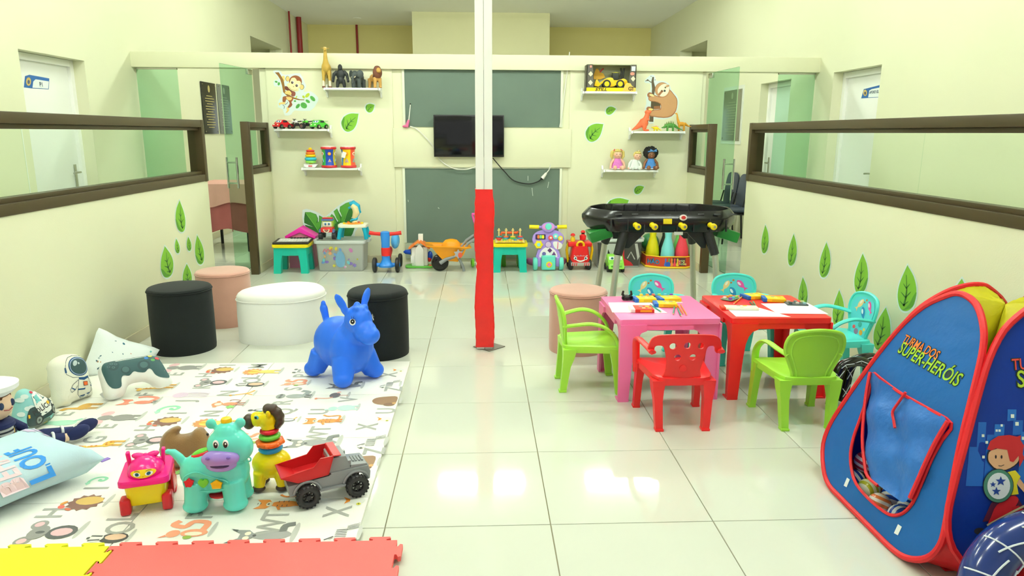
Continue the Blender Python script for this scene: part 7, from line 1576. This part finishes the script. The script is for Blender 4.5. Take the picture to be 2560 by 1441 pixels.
# ================================================================== PRINT ON THE LETTER MAT
GR, PKE, ORG, YL, BRN, DKG, MNT, CRM = (150, 150, 146), (232, 190, 196), (240, 150, 90), (244, 206, 100), (172, 140, 100), (90, 92, 92), (176, 228, 206), (246, 236, 214)
def E_(x, y, a, b, r=0, n=14): return circ(x, y, a, b, n, r)
AN = {
 'elephant': [(PKE, E_(-.26, .82, .16, .12, .4)), (PKE, E_(.26, .82, .16, .12, -.4)), (GR, E_(0, .38, .2, .26)), (GR, E_(0, .76, .15, .16)), (GR, stroke([(0, .72), (.0, .55), (.06, .48)], .07)), (GR, stroke([(-.1, .2), (-.1, .02)], .1)), (GR, stroke([(.1, .2), (.1, .02)], .1))],
 'fox': [((240, 150, 130), stroke(smooth2([(.05, .2), (.3, .1), (.42, .4), (.36, .62)], 3, False), .13)), ((238, 140, 116), E_(-.02, .34, .13, .24)), ((238, 140, 116), [(-.22, .98), (-.2, .7), (0, .56), (.2, .7), (.22, .98), (.06, .84), (-.06, .84)]), ((226, 226, 222), E_(0, .64, .1, .07)), (DKG, stroke([(-.07, .12), (-.07, .0)], .04)), (DKG, stroke([(.05, .12), (.05, .0)], .04))],
 'hedgehog': [((128, 92, 80), star(0, .48, .4, .32, 12)), ((214, 180, 100), E_(.08, .42, .2, .3)), ((226, 110, 96), E_(-.2, .9, .1, .07, .6)), ((220, 150, 70), E_(-.02, .93, .1, .05, -.4)), ((206, 110, 80), E_(-.32, .7, .09, .05, 1.0))],
 'koala': [(GR, E_(-.28, .82, .16, .14)), (GR, E_(.28, .82, .16, .14)), (PKE, E_(-.29, .83, .09, .08)), (PKE, E_(.29, .83, .09, .08)), (DKG, E_(0, .3, .24, .26)), (PKE, E_(0, .3, .14, .18)), (GR, E_(0, .7, .24, .17)), (DKG, E_(0, .67, .05, .08))],
 'jelly': [((224, 200, 222), E_(0, .78, .22, .2))]+[((228, 208, 228), stroke([(x, .72), (x+.03, .4), (x-.02, .04)], .05)) for x in (-.14, -.05, .05, .14)],
 'chameleon': [((150, 216, 180), stroke(smooth2([(-.32, .85), (-.1, .88), (.16, .76), (.24, .5), (.1, .3), (-.1, .36), (-.06, .52), (.06, .5)], 4, False), .13)), ((170, 226, 196), [(-.5, .84), (-.3, .98), (-.2, .86), (-.32, .76)])],
 'monkey': [((222, 150, 110), E_(0, .78, .17, .16)), (CRM, E_(0, .76, .11, .1)), ((222, 150, 110), E_(-.2, .8, .06, .06)), ((222, 150, 110), E_(.2, .8, .06, .06)), ((218, 146, 110), E_(0, .42, .14, .22)), ((170, 110, 100), stroke(smooth2([(.1, .3), (.3, .2), (.36, .45), (.26, .5)], 3, False), .035)), ((150, 210, 120), star(-.24, .34, .15, .09, 5)), ((190, 120, 100), stroke([(-.07, .25), (-.08, 0)], .05)), ((190, 120, 100), stroke([(.07, .25), (.08, 0)], .05))],
 'lion': [((214, 150, 96), star(0, .76, .3, .24, 14)), ((246, 206, 100), E_(0, .74, .16, .16)), ((246, 210, 110), E_(0, .38, .15, .22)), ((246, 210, 110), stroke([(-.1, .3), (-.12, .02)], .08)), ((246, 210, 110), stroke([(.1, .3), (.12, .02)], .08)), ((240, 180, 60), stroke([(.0, .62), (.02, .9)], .05))],
 'horse': [((214, 168, 84), E_(0, .42, .26, .16)), ((214, 168, 84), [(-.3, .95), (-.12, .9), (-.06, .5), (-.24, .45), (-.2, .75), (-.34, .82)])]+[((206, 158, 76), stroke([(x, .38), (x, .02)], .06)) for x in (-.18, -.08, .12, .2)],
 'giraffe': [((246, 196, 90), E_(.02, .36, .2, .13)), ((246, 196, 90), stroke([(-.1, .4), (-.16, .8)], .1)), ((246, 196, 90), E_(-.22, .86, .13, .07, .2)), ((226, 140, 60), stroke([(-.12, .9), (-.1, 1.02)], .03))]+[((240, 180, 80), stroke([(x, .34), (x, 0)], .045)) for x in (-.1, -.03, .12, .18)]+[((220, 140, 60), E_(x, y, .035, .03, 0, 8)) for x, y in ((-.05, .38), (.06, .42), (.12, .34), (-.12, .6), (-.14, .7))],
 'croc': [((176, 226, 200), E_(0, .4, .2, .34)), ((176, 226, 200), [(-.1, .95), (.1, .95), (.14, .62), (-.14, .62)]), ((160, 214, 190), stroke([(.1, .2), (.3, .05)], .1))],
 'panda': [((244, 244, 240), E_(0, .35, .24, .28)), (DKG, E_(-.2, .3, .09, .2)), (DKG, E_(.2, .3, .09, .2)), ((244, 244, 240), E_(0, .74, .2, .17)), (DKG, E_(-.18, .9, .07, .07)), (DKG, E_(.18, .9, .07, .07)), (DKG, E_(-.08, .75, .05, .06)), (DKG, E_(.08, .75, .05, .06)), (DKG, E_(0, .1, .22, .08))],
 'badger': [((70, 70, 68), E_(0, .35, .24, .32)), ((226, 190, 160), E_(.04, .33, .14, .24)), ((236, 236, 230), E_(0, .76, .18, .17)), (DKG, stroke([(-.08, .64), (-.1, .9)], .06)), (DKG, stroke([(.08, .64), (.1, .9)], .06)), (DKG, E_(0, .93, .05, .04, 0, 8))],
 'kangaroo': [((232, 176, 90), stroke(smooth2([(-.2, .95), (-.1, .7), (0, .4), (.2, .2), (.42, .1)], 3, False), .1)), ((232, 176, 90), E_(-.2, .92, .1, .06, .4)), ((226, 166, 80), stroke([(0, .35), (-.14, .05)], .08))],
 'squirrel': [((244, 160, 126), stroke(smooth2([(.06, .2), (.36, .2), (.42, .5), (.2, .62), (.3, .88), (.46, .8)], 4, False), .15)), ((244, 166, 132), E_(-.06, .34, .16, .28)), ((244, 160, 126), E_(-.08, .76, .15, .14)), ((240, 150, 116), [(-.2, .86), (-.24, 1.02), (-.12, .9)]), ((150, 180, 80), E_(-.24, .42, .07, .09)), (CRM, E_(-.1, .34, .08, .18))],
 'raccoon': [((150, 156, 154), stroke(smooth2([(.1, .2), (.32, .15), (.42, .35)], 3, False), .16)), ((160, 166, 164), E_(0, .42, .16, .26)), ((150, 154, 152), E_(0, .82, .18, .12)), (DKG, E_(-.08, .82, .07, .04)), (DKG, E_(.08, .82, .07, .04)), (DKG, stroke([(-.08, .18), (-.1, 0)], .07)), (DKG, stroke([(.06, .18), (.06, 0)], .07))],
 'ostrich': [((110, 106, 110), E_(.08, .42, .24, .17)), ((240, 160, 130), stroke(smooth2([(-.08, .46), (-.2, .6), (-.18, .92)], 3, False), .05)), ((240, 160, 130), E_(-.22, .95, .08, .05)), ((240, 170, 150), stroke([(.06, .3), (.04, 0)], .03)), ((240, 190, 180), E_(.34, .34, .09, .06, -.5))],
 'wolf': [((160, 162, 160), E_(.02, .36, .15, .32)), ((150, 152, 150), [(-.2, 1.02), (-.18, .74), (0, .58), (.18, .74), (.2, 1.02), (.07, .86), (-.07, .86)]), (CRM, E_(-.07, .74, .06, .05)), (CRM, E_(.07, .74, .06, .05)), (DKG, E_(0, .62, .04, .03, 0, 8)), ((126, 130, 128), stroke(smooth2([(.12, .2), (.3, .2), (.36, .05)], 3, False), .12)), (DKG, [(-.22, 1.04), (-.19, .92), (-.12, .92)]), (DKG, [(.22, 1.04), (.19, .92), (.12, .92)])],
 'zebra': [((236, 236, 232), E_(.05, .4, .3, .14))]+[(DKG, stroke([(-.2+i*.07, .28), (-.22+i*.07, .52)], .022)) for i in range(7)]+[(DKG, stroke([(.2+i*.05, .3), (.3+i*.06, .04)], .02)) for i in range(4)]+[((226, 226, 222), E_(-.3, .62, .1, .07, .5)), (DKG, E_(-.38, .6, .04, .035, 0, 8)), (DKG, stroke([(-.24, .72), (-.1, .54)], .04))],
 'bison': [((150, 116, 84), smooth2([(-.35, .3), (-.3, .75), (0, .98), (.35, .9), (.5, .5), (.46, .15), (-.2, .15)], 3)), ((120, 88, 62), E_(-.32, .36, .16, .2)), ((206, 160, 100), E_(-.2, .2, .09, .07))],
 'hippo': [((196, 232, 220), E_(.02, .36, .24, .26)), ((190, 228, 216), E_(-.04, .74, .17, .14)), ((190, 228, 216), stroke([(-.1, .2), (-.12, 0)], .09)), ((190, 228, 216), stroke([(.14, .2), (.16, 0)], .09)), ((206, 238, 226), E_(-.12, .92, .06, .06))],
 'tiger': [((240, 150, 70), E_(0, .36, .14, .3)), ((240, 150, 70), [(-.2, .98), (-.2, .72), (0, .6), (.2, .72), (.2, .98), (.08, .88), (-.08, .88)]), (CRM, E_(0, .68, .1, .07)), (DKG, E_(0, .7, .035, .025, 0, 8)), ((240, 150, 70), stroke(smooth2([(.1, .1), (.36, .12), (.32, .4), (.42, .55)], 3, False), .06)), ((240, 150, 70), stroke([(-.1, .5), (-.26, .42)], .06)), ((236, 140, 60), stroke([(-.06, .15), (-.07, 0)], .08)), ((236, 140, 60), stroke([(.06, .15), (.07, 0)], .08))]+[(DKG, stroke([(x, y), (x+.07, y)], .016)) for x, y in ((-.13, .5), (.05, .5), (-.13, .4), (.05, .4), (-.13, .3), (.05, .3), (-.04, .92), (-.04, .86))],
 'bird': [((236, 238, 230), smooth2([(-.1, .5), (.0, .75), (.25, .8), (.35, .5), (.2, .3), (0, .3)], 3)), ((244, 150, 50), [(-.1, .9), (.14, .86), (.36, .98), (.2, .74), (.06, .74)]), ((226, 226, 60), E_(-.12, .44, .08, .07)), (DKG, E_(-.12, .44, .035, .03, 0, 8))],
 'penguin': [((90, 96, 100), E_(0, .45, .16, .32)), ((240, 240, 236), E_(.02, .42, .09, .24)), ((240, 180, 70), stroke([(.1, .2), (.3, .12)], .05)), (DKG, E_(-.02, .86, .1, .1))],
}
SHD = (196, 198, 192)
AM = {}
def animal(kind, u, v, h):
    p = onz(u, v, ZM)
    if kind not in AM:
        b = B(); mats = []; cnt = 0; fidx = []
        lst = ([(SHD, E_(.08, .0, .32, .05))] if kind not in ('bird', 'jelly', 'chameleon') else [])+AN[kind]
        for k, (c, poly) in enumerate(lst):
            m = ink(c); 
            if m not in mats: mats.append(m)
            n0 = len(b.bm.faces); b.flat(poly, lambda q, k=k: V((-(q[1]-.5), q[0], (.0006+.00022*k)/.2))); fidx += [mats.index(m)]*(len(b.bm.faces)-n0)
        o = b.out('printed_animal', mats[0], mt, smooth=0)
        for m in mats[1:]: o.data.materials.append(m)
        for f, i in zip(o.data.polygons, fidx): f.material_index = i
        AM[kind] = o.data
    else:
        o = bpy.data.objects.new('printed_animal', AM[kind]); COL.objects.link(o); o.parent = mt
    o.location = (p.x, p.y, ZM-.0006); o.scale = (h, h*.92, .2)
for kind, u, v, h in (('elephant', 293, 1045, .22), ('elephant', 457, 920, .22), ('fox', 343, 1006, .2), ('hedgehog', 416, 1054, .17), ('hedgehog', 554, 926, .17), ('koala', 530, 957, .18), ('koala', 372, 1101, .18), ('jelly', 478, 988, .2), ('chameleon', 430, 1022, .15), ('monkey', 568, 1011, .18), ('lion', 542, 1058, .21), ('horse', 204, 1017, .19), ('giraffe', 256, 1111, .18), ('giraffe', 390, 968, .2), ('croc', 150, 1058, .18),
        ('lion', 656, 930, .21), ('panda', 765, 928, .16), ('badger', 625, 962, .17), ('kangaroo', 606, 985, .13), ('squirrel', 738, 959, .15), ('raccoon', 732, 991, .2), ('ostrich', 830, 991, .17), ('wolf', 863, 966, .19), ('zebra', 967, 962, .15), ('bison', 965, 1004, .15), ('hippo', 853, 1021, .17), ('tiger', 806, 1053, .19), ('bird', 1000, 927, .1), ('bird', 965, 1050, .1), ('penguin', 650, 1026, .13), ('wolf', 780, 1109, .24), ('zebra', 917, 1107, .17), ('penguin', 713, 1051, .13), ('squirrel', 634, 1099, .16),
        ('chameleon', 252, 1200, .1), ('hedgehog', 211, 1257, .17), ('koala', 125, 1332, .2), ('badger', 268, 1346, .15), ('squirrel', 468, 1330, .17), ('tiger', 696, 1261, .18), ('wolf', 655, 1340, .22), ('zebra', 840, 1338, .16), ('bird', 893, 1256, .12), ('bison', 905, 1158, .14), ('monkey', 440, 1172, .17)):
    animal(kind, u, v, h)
LM = {}
def letter(ch, u, v):
    p = onz(u, v, ZM)
    if ch not in LM:
        o = B().text(ch, lambda q: V((-q[1], q[0], .0004)), .135, width=.8, bold=.015).out('printed_letter', ink((170, 172, 166)), mt, smooth=0); LM[ch] = o.data
    else: o = bpy.data.objects.new('printed_letter', LM[ch]); COL.objects.link(o); o.parent = mt
    o.location = (p.x, p.y, ZM)
for ch, u, v in (('E', 436, 936), ('F', 362, 987), ('E', 262, 1067), ('E', 156, 1036), ('H', 512, 939), ('H', 366, 1071), ('K', 507, 967), ('J', 461, 1003), ('I', 441, 1034), ('N', 568, 984), ('N', 528, 1035), ('I', 568, 914), ('K', 348, 1117), ('G', 234, 1100), ('M', 643, 916), ('L', 626, 943), ('O', 629, 952), ('P', 754, 940), ('S', 732, 973), ('R', 705, 1007), ('V', 870, 999), ('X', 971, 937), ('Z', 983, 973), ('X', 917, 1067), ('T', 801, 1073), ('W', 791, 1091), ('U', 964, 1028), ('Q', 708, 1030), ('U', 796, 1030), ('Z', 935, 1128),
        ('I', 239, 1222), ('H', 129, 1284), ('L', 304, 1294), ('O', 299, 1321), ('P', 500, 1289), ('T', 689, 1288), ('W', 675, 1317), ('X', 843, 1279)):
    letter(ch, u, v)
# ================================================================== THINGS ON THE TABLES
ZT = .4505
def at(u, v, z=ZT): return onz(u, v, z)
PX8 = (1500, 700, .22656)
def sheet(label, pts, k):
    q = [at(*crop(*PX8, [p])[0]) for p in pts]; c = sum(q, V((0, 0, 0)))/len(q)
    o = B().prism([(p.x-c.x, p.y-c.y) for p in q], 0, .0006).out('paper_sheet', mat('paper', (250, 252, 250), .7, var=.005)); o.location = (c.x, c.y, ZT+.0002+.0007*k); tag(o, label, 'paper', 'paper sheets on the tables')
sheet('white paper sheet at the left of the pink table', [(90, 252), (560, 250), (745, 368), (135, 360)], 0); sheet('white paper sheet under the yellow boxes on the pink table', [(470, 190), (800, 180), (915, 255), (600, 262)], 1)
sheet('white paper sheet at the front of the red table', [(1400, 318), (1760, 310), (2105, 410), (1500, 406)], 0); sheet('white paper sheet at the right of the red table', [(1775, 265), (2290, 258), (2520, 380), (1955, 374)], 1)
def cbox(label, c, rz, cols, size=(.125, .085, .02), kind=0, z=None):
    p = at(*crop(*PX8, [c])[0], ZT+.01); t = thing('crayon_box', label, 'crayon box', (p.x, p.y, z or ZT+.0018), rz, 'crayon and paint boxes on the tables'); w_, d, h = size
    B().box((0, 0, h/2), size, bev=.0015).out('carton', ink(cols[0]), t); B().box((-w_/2+.011, 0, h/2), (.0225, d+.0008, h+.0008), bev=.001).out('end_band', ink(cols[1]), t)
    B().box((.018, -d/2-.0003, h*.5), (w_*.5, .0008, h*.6)).out('front_print', ink(cols[2]), t)
    for k, (x, y, r) in enumerate(((.0, .018, .012), (.035, .02, .013), (.01, -.016, .011), (.042, -.015, .012))): B().prism(rrect(x, y, r*1.7, r*1.5, .003, 2), h, h+.0005).out('top_print', ink(((150, 160, 150), cols[3], (236, 226, 150), cols[2])[k]), t)
Y, BL = (248, 204, 20), (30, 100, 190)
cbox('yellow crayon box with blue end at the back of the pink table', (485, 215), .05, (Y, BL, (226, 180, 30), (160, 150, 120))); cbox('yellow crayon box lying farthest right on the pink table', (755, 212), .12, (Y, BL, (226, 180, 30), (180, 170, 120))); cbox('yellow crayon box in front of the other yellow boxes', (715, 270), -.1, (Y, BL, (226, 180, 30), (150, 140, 110)))
cbox('red and yellow paint box at the front of the pink table', (455, 322), -.05, ((214, 60, 40), (236, 236, 226), (240, 180, 30), (246, 214, 30)), (.125, .1, .018))
cbox('yellow and blue crayon box at the back of the red table', (1690, 182), .2, (Y, BL, (226, 180, 30), (240, 170, 40)), z=ZT+.0006); cbox('yellow and blue crayon box in the middle of the red table', (1910, 212), -.2, (Y, BL, (226, 180, 30), (240, 170, 40)), z=ZT+.0006)
cbox('flat white and yellow pencil box at the front of the red table', (1535, 302), -.12, ((246, 240, 214), (226, 70, 40), (240, 240, 232), (246, 200, 40)), (.2, .065, .012))
def pencil(label, a, b_, rgb, r=.0035, tip=(226, 190, 130)):
    p, q = at(*crop(*PX8, [a])[0], ZT+r+.002), at(*crop(*PX8, [b_])[0], ZT+r+.002); t = thing('pencil', label, 'pencil', group='pencils on the tables'); d = (q-p).normalized()
    B().cyl(p, q-d*.01, r, n=6).out('shaft', ink(rgb, .35), t); B().cyl(q-d*.01, q, r, .0008, 6).out('tip', ink(tip), t); B().cyl(p-d*.002, p, r*.9, n=6).out('end', ink((240, 240, 236)), t)
pencil('long green pencil on the paper of the pink table', (555, 275), (680, 355), (40, 160, 140)); pencil('upright looking green crayon at the front of the pink table', (822, 295), (808, 378), (60, 150, 130), .0042); pencil('short green crayon nearest the edge of the pink table', (858, 318), (898, 402), (50, 146, 126), .0042)
pencil('left of the two orange pencils on the pink table', (845, 265), (922, 375), (236, 140, 40)); pencil('right of the two orange pencils on the pink table', (890, 275), (958, 388), (236, 140, 40))
pencil('orange pencil behind the paint palette on the red table', (1480, 262), (1570, 185), (240, 160, 40)); pencil('left green crayon on the red table', (1655, 248), (1712, 305), (70, 110, 80), .0042); pencil('right green crayon on the red table', (1690, 240), (1738, 325), (60, 130, 90), .0042)
def palette(label, cs, c, rz, size, base):
    p = at(*crop(*PX8, [c])[0], ZT+.006); t = thing('paint_palette', label, 'paint palette', (p.x, p.y, ZT+.0024), rz, 'paint palettes on the tables'); B().box((0, 0, .003), (size[0], size[1], .006), bev=.0015).out('tray', ink(base), t)
    for i, cc in enumerate(cs):
        n = len(cs) if size[1] < .06 else (len(cs)+1)//2; x = -size[0]/2+size[0]*(i % n+.5)/n; y = 0 if size[1] < .06 else (-.018 if i < n else .018); B().box((x, y, .011), (.017, .017, .011), bev=.002).out('paint_pot', ink(cc, .3), t)
RB6 = [(244, 220, 70), (240, 150, 50), (240, 110, 90), (160, 210, 80), (90, 190, 220), (130, 60, 190)]
palette('slim black palette of six paints at the back of the pink table', RB6, (620, 178), 0, (.215, .03), (40, 40, 44)); palette('paint palette in a clear pack at the left of the red table', [(150, 60, 190), (90, 190, 220), (170, 220, 90), (236, 236, 226), (246, 160, 60), (250, 190, 90)], (1440, 205), .75, (.11, .07), (110, 140, 120)); palette('dark pack of paints at the right of the red table', [(70, 90, 90), (200, 190, 180), (150, 190, 200), (190, 170, 160), (120, 130, 130), (200, 210, 150)], (2165, 262), -.12, (.115, .07), (70, 80, 84))
p = at(*crop(*PX8, [(295, 225)])[0]); t = thing('toy_robot_arm', 'small black jointed gadget with two prongs on the pink table', 'toy gadget', (p.x, p.y, ZT+.001)); b = B(); b.ell((0, 0, .016), (.03, .022, .016)); b.out('base', KP, t)
for s_ in (-1, 1): B().tube([(s_*.012, 0, .02), (s_*.026, 0, .034), (s_*.022, -.002, .055)], [.008, .008, .006], n=8).out('prong', KP, t); B().torus((s_*.02, -.014, .016), .01, .004, (0, 1, 0), n=14, k=6).out('wheel', KP, t)
# ================================================================== CORRIDORS: SIGNS, PLAQUES, FURNITURE
def fx(x): return frame((x, 0, 0), (0, 1 if x < 0 else -1, 0), (0, 0, 1))
def sign(label, x, px, blue, white, crest, txt, tc, size, txt2=None):
    t = thing('door_sign', label, 'sign'); nx = V((1 if x < 0 else -1, 0, 0))
    def put(col, pts, k, nm, sm=0):
        q = [onx(u, v, x) for u, v in crop(*px, pts)]; o = [(p.y, p.z) for p in q]
        B().flat(o, lambda s: V((x, s[0], s[1]))+nx*(.0012+.0006*k)).out(nm, ink(col), t, smooth=0)
    put((34, 96, 168), blue, 0, 'blue_field'); put((240, 246, 246), white, 1, 'white_field'); put((214, 180, 100), circ(crest[0], crest[1], crest[2], crest[3], 14), 1, 'crest'); put((70, 80, 110), circ(crest[0], crest[1]+crest[3]*.1, crest[2]*.5, crest[3]*.5, 12), 2, 'crest_centre')
    c = onx(*crop(*px, [tc])[0], x); sg = 1 if x < 0 else -1
    if len(txt) > 4: c.y += sg*max(p[0] for p in glyphs(txt, .02)[0])*size/2
    B().text(txt, lambda s: V((x, c.y+sg*s[0], c.z+s[1]))+nx*.003, size, bold=.02).out('lettering', ink((40, 60, 90)), t, smooth=0)
    if txt2: B().text(txt2, lambda s: V((x, c.y+sg*s[0], c.z-size*1.1+s[1]))+nx*.003, size, bold=.02).out('lettering', ink((40, 60, 90)), t, smooth=0)
PC1, PC6 = (0, 0, .48577), (1700, 80, .44421)
sign('blue and white door sign reading P1', XL-.13, PC1, [(122, 450), (128, 392), (150, 385), (253, 404), (250, 460), (163, 455)], [(166, 452), (170, 420), (182, 408), (250, 419), (247, 457)], (146, 420, 13, 22), 'P1', (209, 434), .05)
sign('blue and white door sign reading APOIO GUARDA', XR+.13, PC6, [(1020, 374), (1035, 322), (1160, 290), (1158, 366)], [(1060, 369), (1066, 330), (1080, 322), (1156, 306), (1154, 364)], (1043, 343, 11, 18), 'APOIO GUARDA', (1068, 340), .036)
sign('blue and white sign on the door behind the green glass', XR+.13, PC6, [(625, 428), (636, 378), (705, 368), (704, 425)], [(652, 426), (658, 388), (704, 379), (703, 423)], (642, 402, 7, 13), 'ATENDIMENTO', (658, 403), .03)
def plaque(label, x, y0, y1, z0, z1, rgb, gold, border=False):
    t = thing('wall_plaque', label, 'plaque'); q = 1 if x < 0 else -1
    B().box((x+q*.012, (y0+y1)/2, (z0+z1)/2), (.012, y1-y0, z1-z0), bev=.002).out('plate', mat('plaque_%d' % rgb[0], rgb, .3), t)
    if border: B().box((x+q*.004, (y0+y1)/2, (z0+z1)/2), (.006, y1-y0+.12, z1-z0+.1)).out('acrylic_back', mat('acrylic_pale', (236, 240, 230), .2), t)
    B().prism(circ((y0+y1)/2, z1-.08, .035, .045, 14), .0, .001, frame((x+q*.0185, 0, 0), (0, 1, 0), (0, 0, 1)) if q > 0 else frame((x+q*.0195, 0, 0), (0, 1, 0), (0, 0, 1))).out('emblem', ink(gold), t)
    n_ = 13
    for i in range(n_): 
        L = (y1-y0)*(.62 if i % 3 else .4); z = z1-.17-(z1-z0-.22)*i/n_; B().box((x+q*.0188, (y0+y1)/2, z), (.0012, L, .009)).out('engraved_line', ink(gold), t)
    for a in (y0+.03, y1-.03):
        for c in (z0+.03, z1-.03): B().cyl((x+q*.018, a, c), (x+q*.023, a, c), .009, n=10).out('screw', STEEL, t)
plaque('black plaque with gold lettering in the left corridor', XL, 9.43, 9.92, 1.365, 2.015, (36, 36, 32), (186, 170, 110)); plaque('grey plaque beside the black one in the left corridor', XL, 10.0, 10.46, 1.365, 2.02, (120, 124, 118), (176, 176, 166)); plaque('olive plaque on a clear backing in the right corridor', XR, 9.88, 10.58, 1.3, 2.0, (132, 132, 112), (176, 174, 150), True)
# table with pink cloth
t = thing('cloth_table', 'table under a dusty pink draped cloth in the left corridor', 'table', (-3.02, 8.78, 0)); DP = mat('cloth_pink', (226, 170, 160), .85, var=.08, scale=8); DPD = mat('cloth_rose', (176, 96, 96), .85, var=.1, scale=8)
def drape(name, m, hw, hd, z0, z1, amp, n=72, ph=0):
    b = B(); rs = []
    for k in range(6):
        s_ = k/5; z = z1+(z0-z1)*s_; r = []
        for j in range(n):
            a = 2*PI*j/n; c, s2 = math.cos(a), math.sin(a); m_ = 1/max(abs(c), abs(s2)); wv = 1+amp*s_*math.sin(a*11+ph); r.append(V((c*m_*.94*hw*wv*(1+.05*s_), s2*m_*.94*hd*wv*(1+.05*s_), z+.03*s_*math.sin(a*4+ph))))
        rs.append(r)
    b.rings([[V((0, 0, z1))+ (p-V((0, 0, p.z)))*.01 for p in rs[0]]]+rs, caps=False); b.out(name, m, t, smooth=70)
drape('top_cloth', DP, .36, .42, .56, .80, .05); drape('under_cloth', DPD, .345, .40, .25, .785, .05, ph=1)
for sx in (-1, 1):
    for sy in (-1, 1): B().cyl((sx*.27, sy*.32, 0), (sx*.27, sy*.32, .77), .018, n=10).out('leg', TK, t)
# dark blue waiting chairs
CHB = plastic('waiting_navy', (52, 62, 80), .45)
for k, (y, lb) in enumerate(((8.95, 'nearest dark blue waiting chair in the right corridor'), (9.45, 'middle dark blue waiting chair in the right corridor'), (9.95, 'farthest dark blue waiting chair in the right corridor'))):
    t = thing('waiting_chair', lb, 'chair', (3.28, y, 0), PI/2, 'waiting chairs in the right corridor')
    b = B(); P = [(-.2, .0), (-.21, .2), (-.23, .42)]
    B().prism(smooth2([(-.21, .43), (-.23, .6), (-.215, .80), (-.14, .86), (0, .87), (.14, .86), (.215, .80), (.23, .6), (.21, .43)], 3, False), -.008, .008, frame((0, -.2, 0), (1, 0, 0), (0, -.12, 1)), bev=.003).out('backrest', CHB, t)
    B().prism(rrect(0, .02, .44, .42, .06), .43, .452, bev=.006).out('seat', CHB, t)
    for s_ in (-1, 1):
        B().tube([(s_*.17, -.19, .42), (s_*.17, -.22, .02)], .012, n=8).out('leg', TK, t); B().tube([(s_*.17, .19, .42), (s_*.17, .21, .02)], .012, n=8).out('leg', TK, t); B().tube([(s_*.19, -.2, .43), (s_*.19, -.24, .6)], .01, n=8).out('back_tube', TK, t)
    B().box((0, 0, .40), (.36, .38, .02)).out('seat_frame', TK, t)
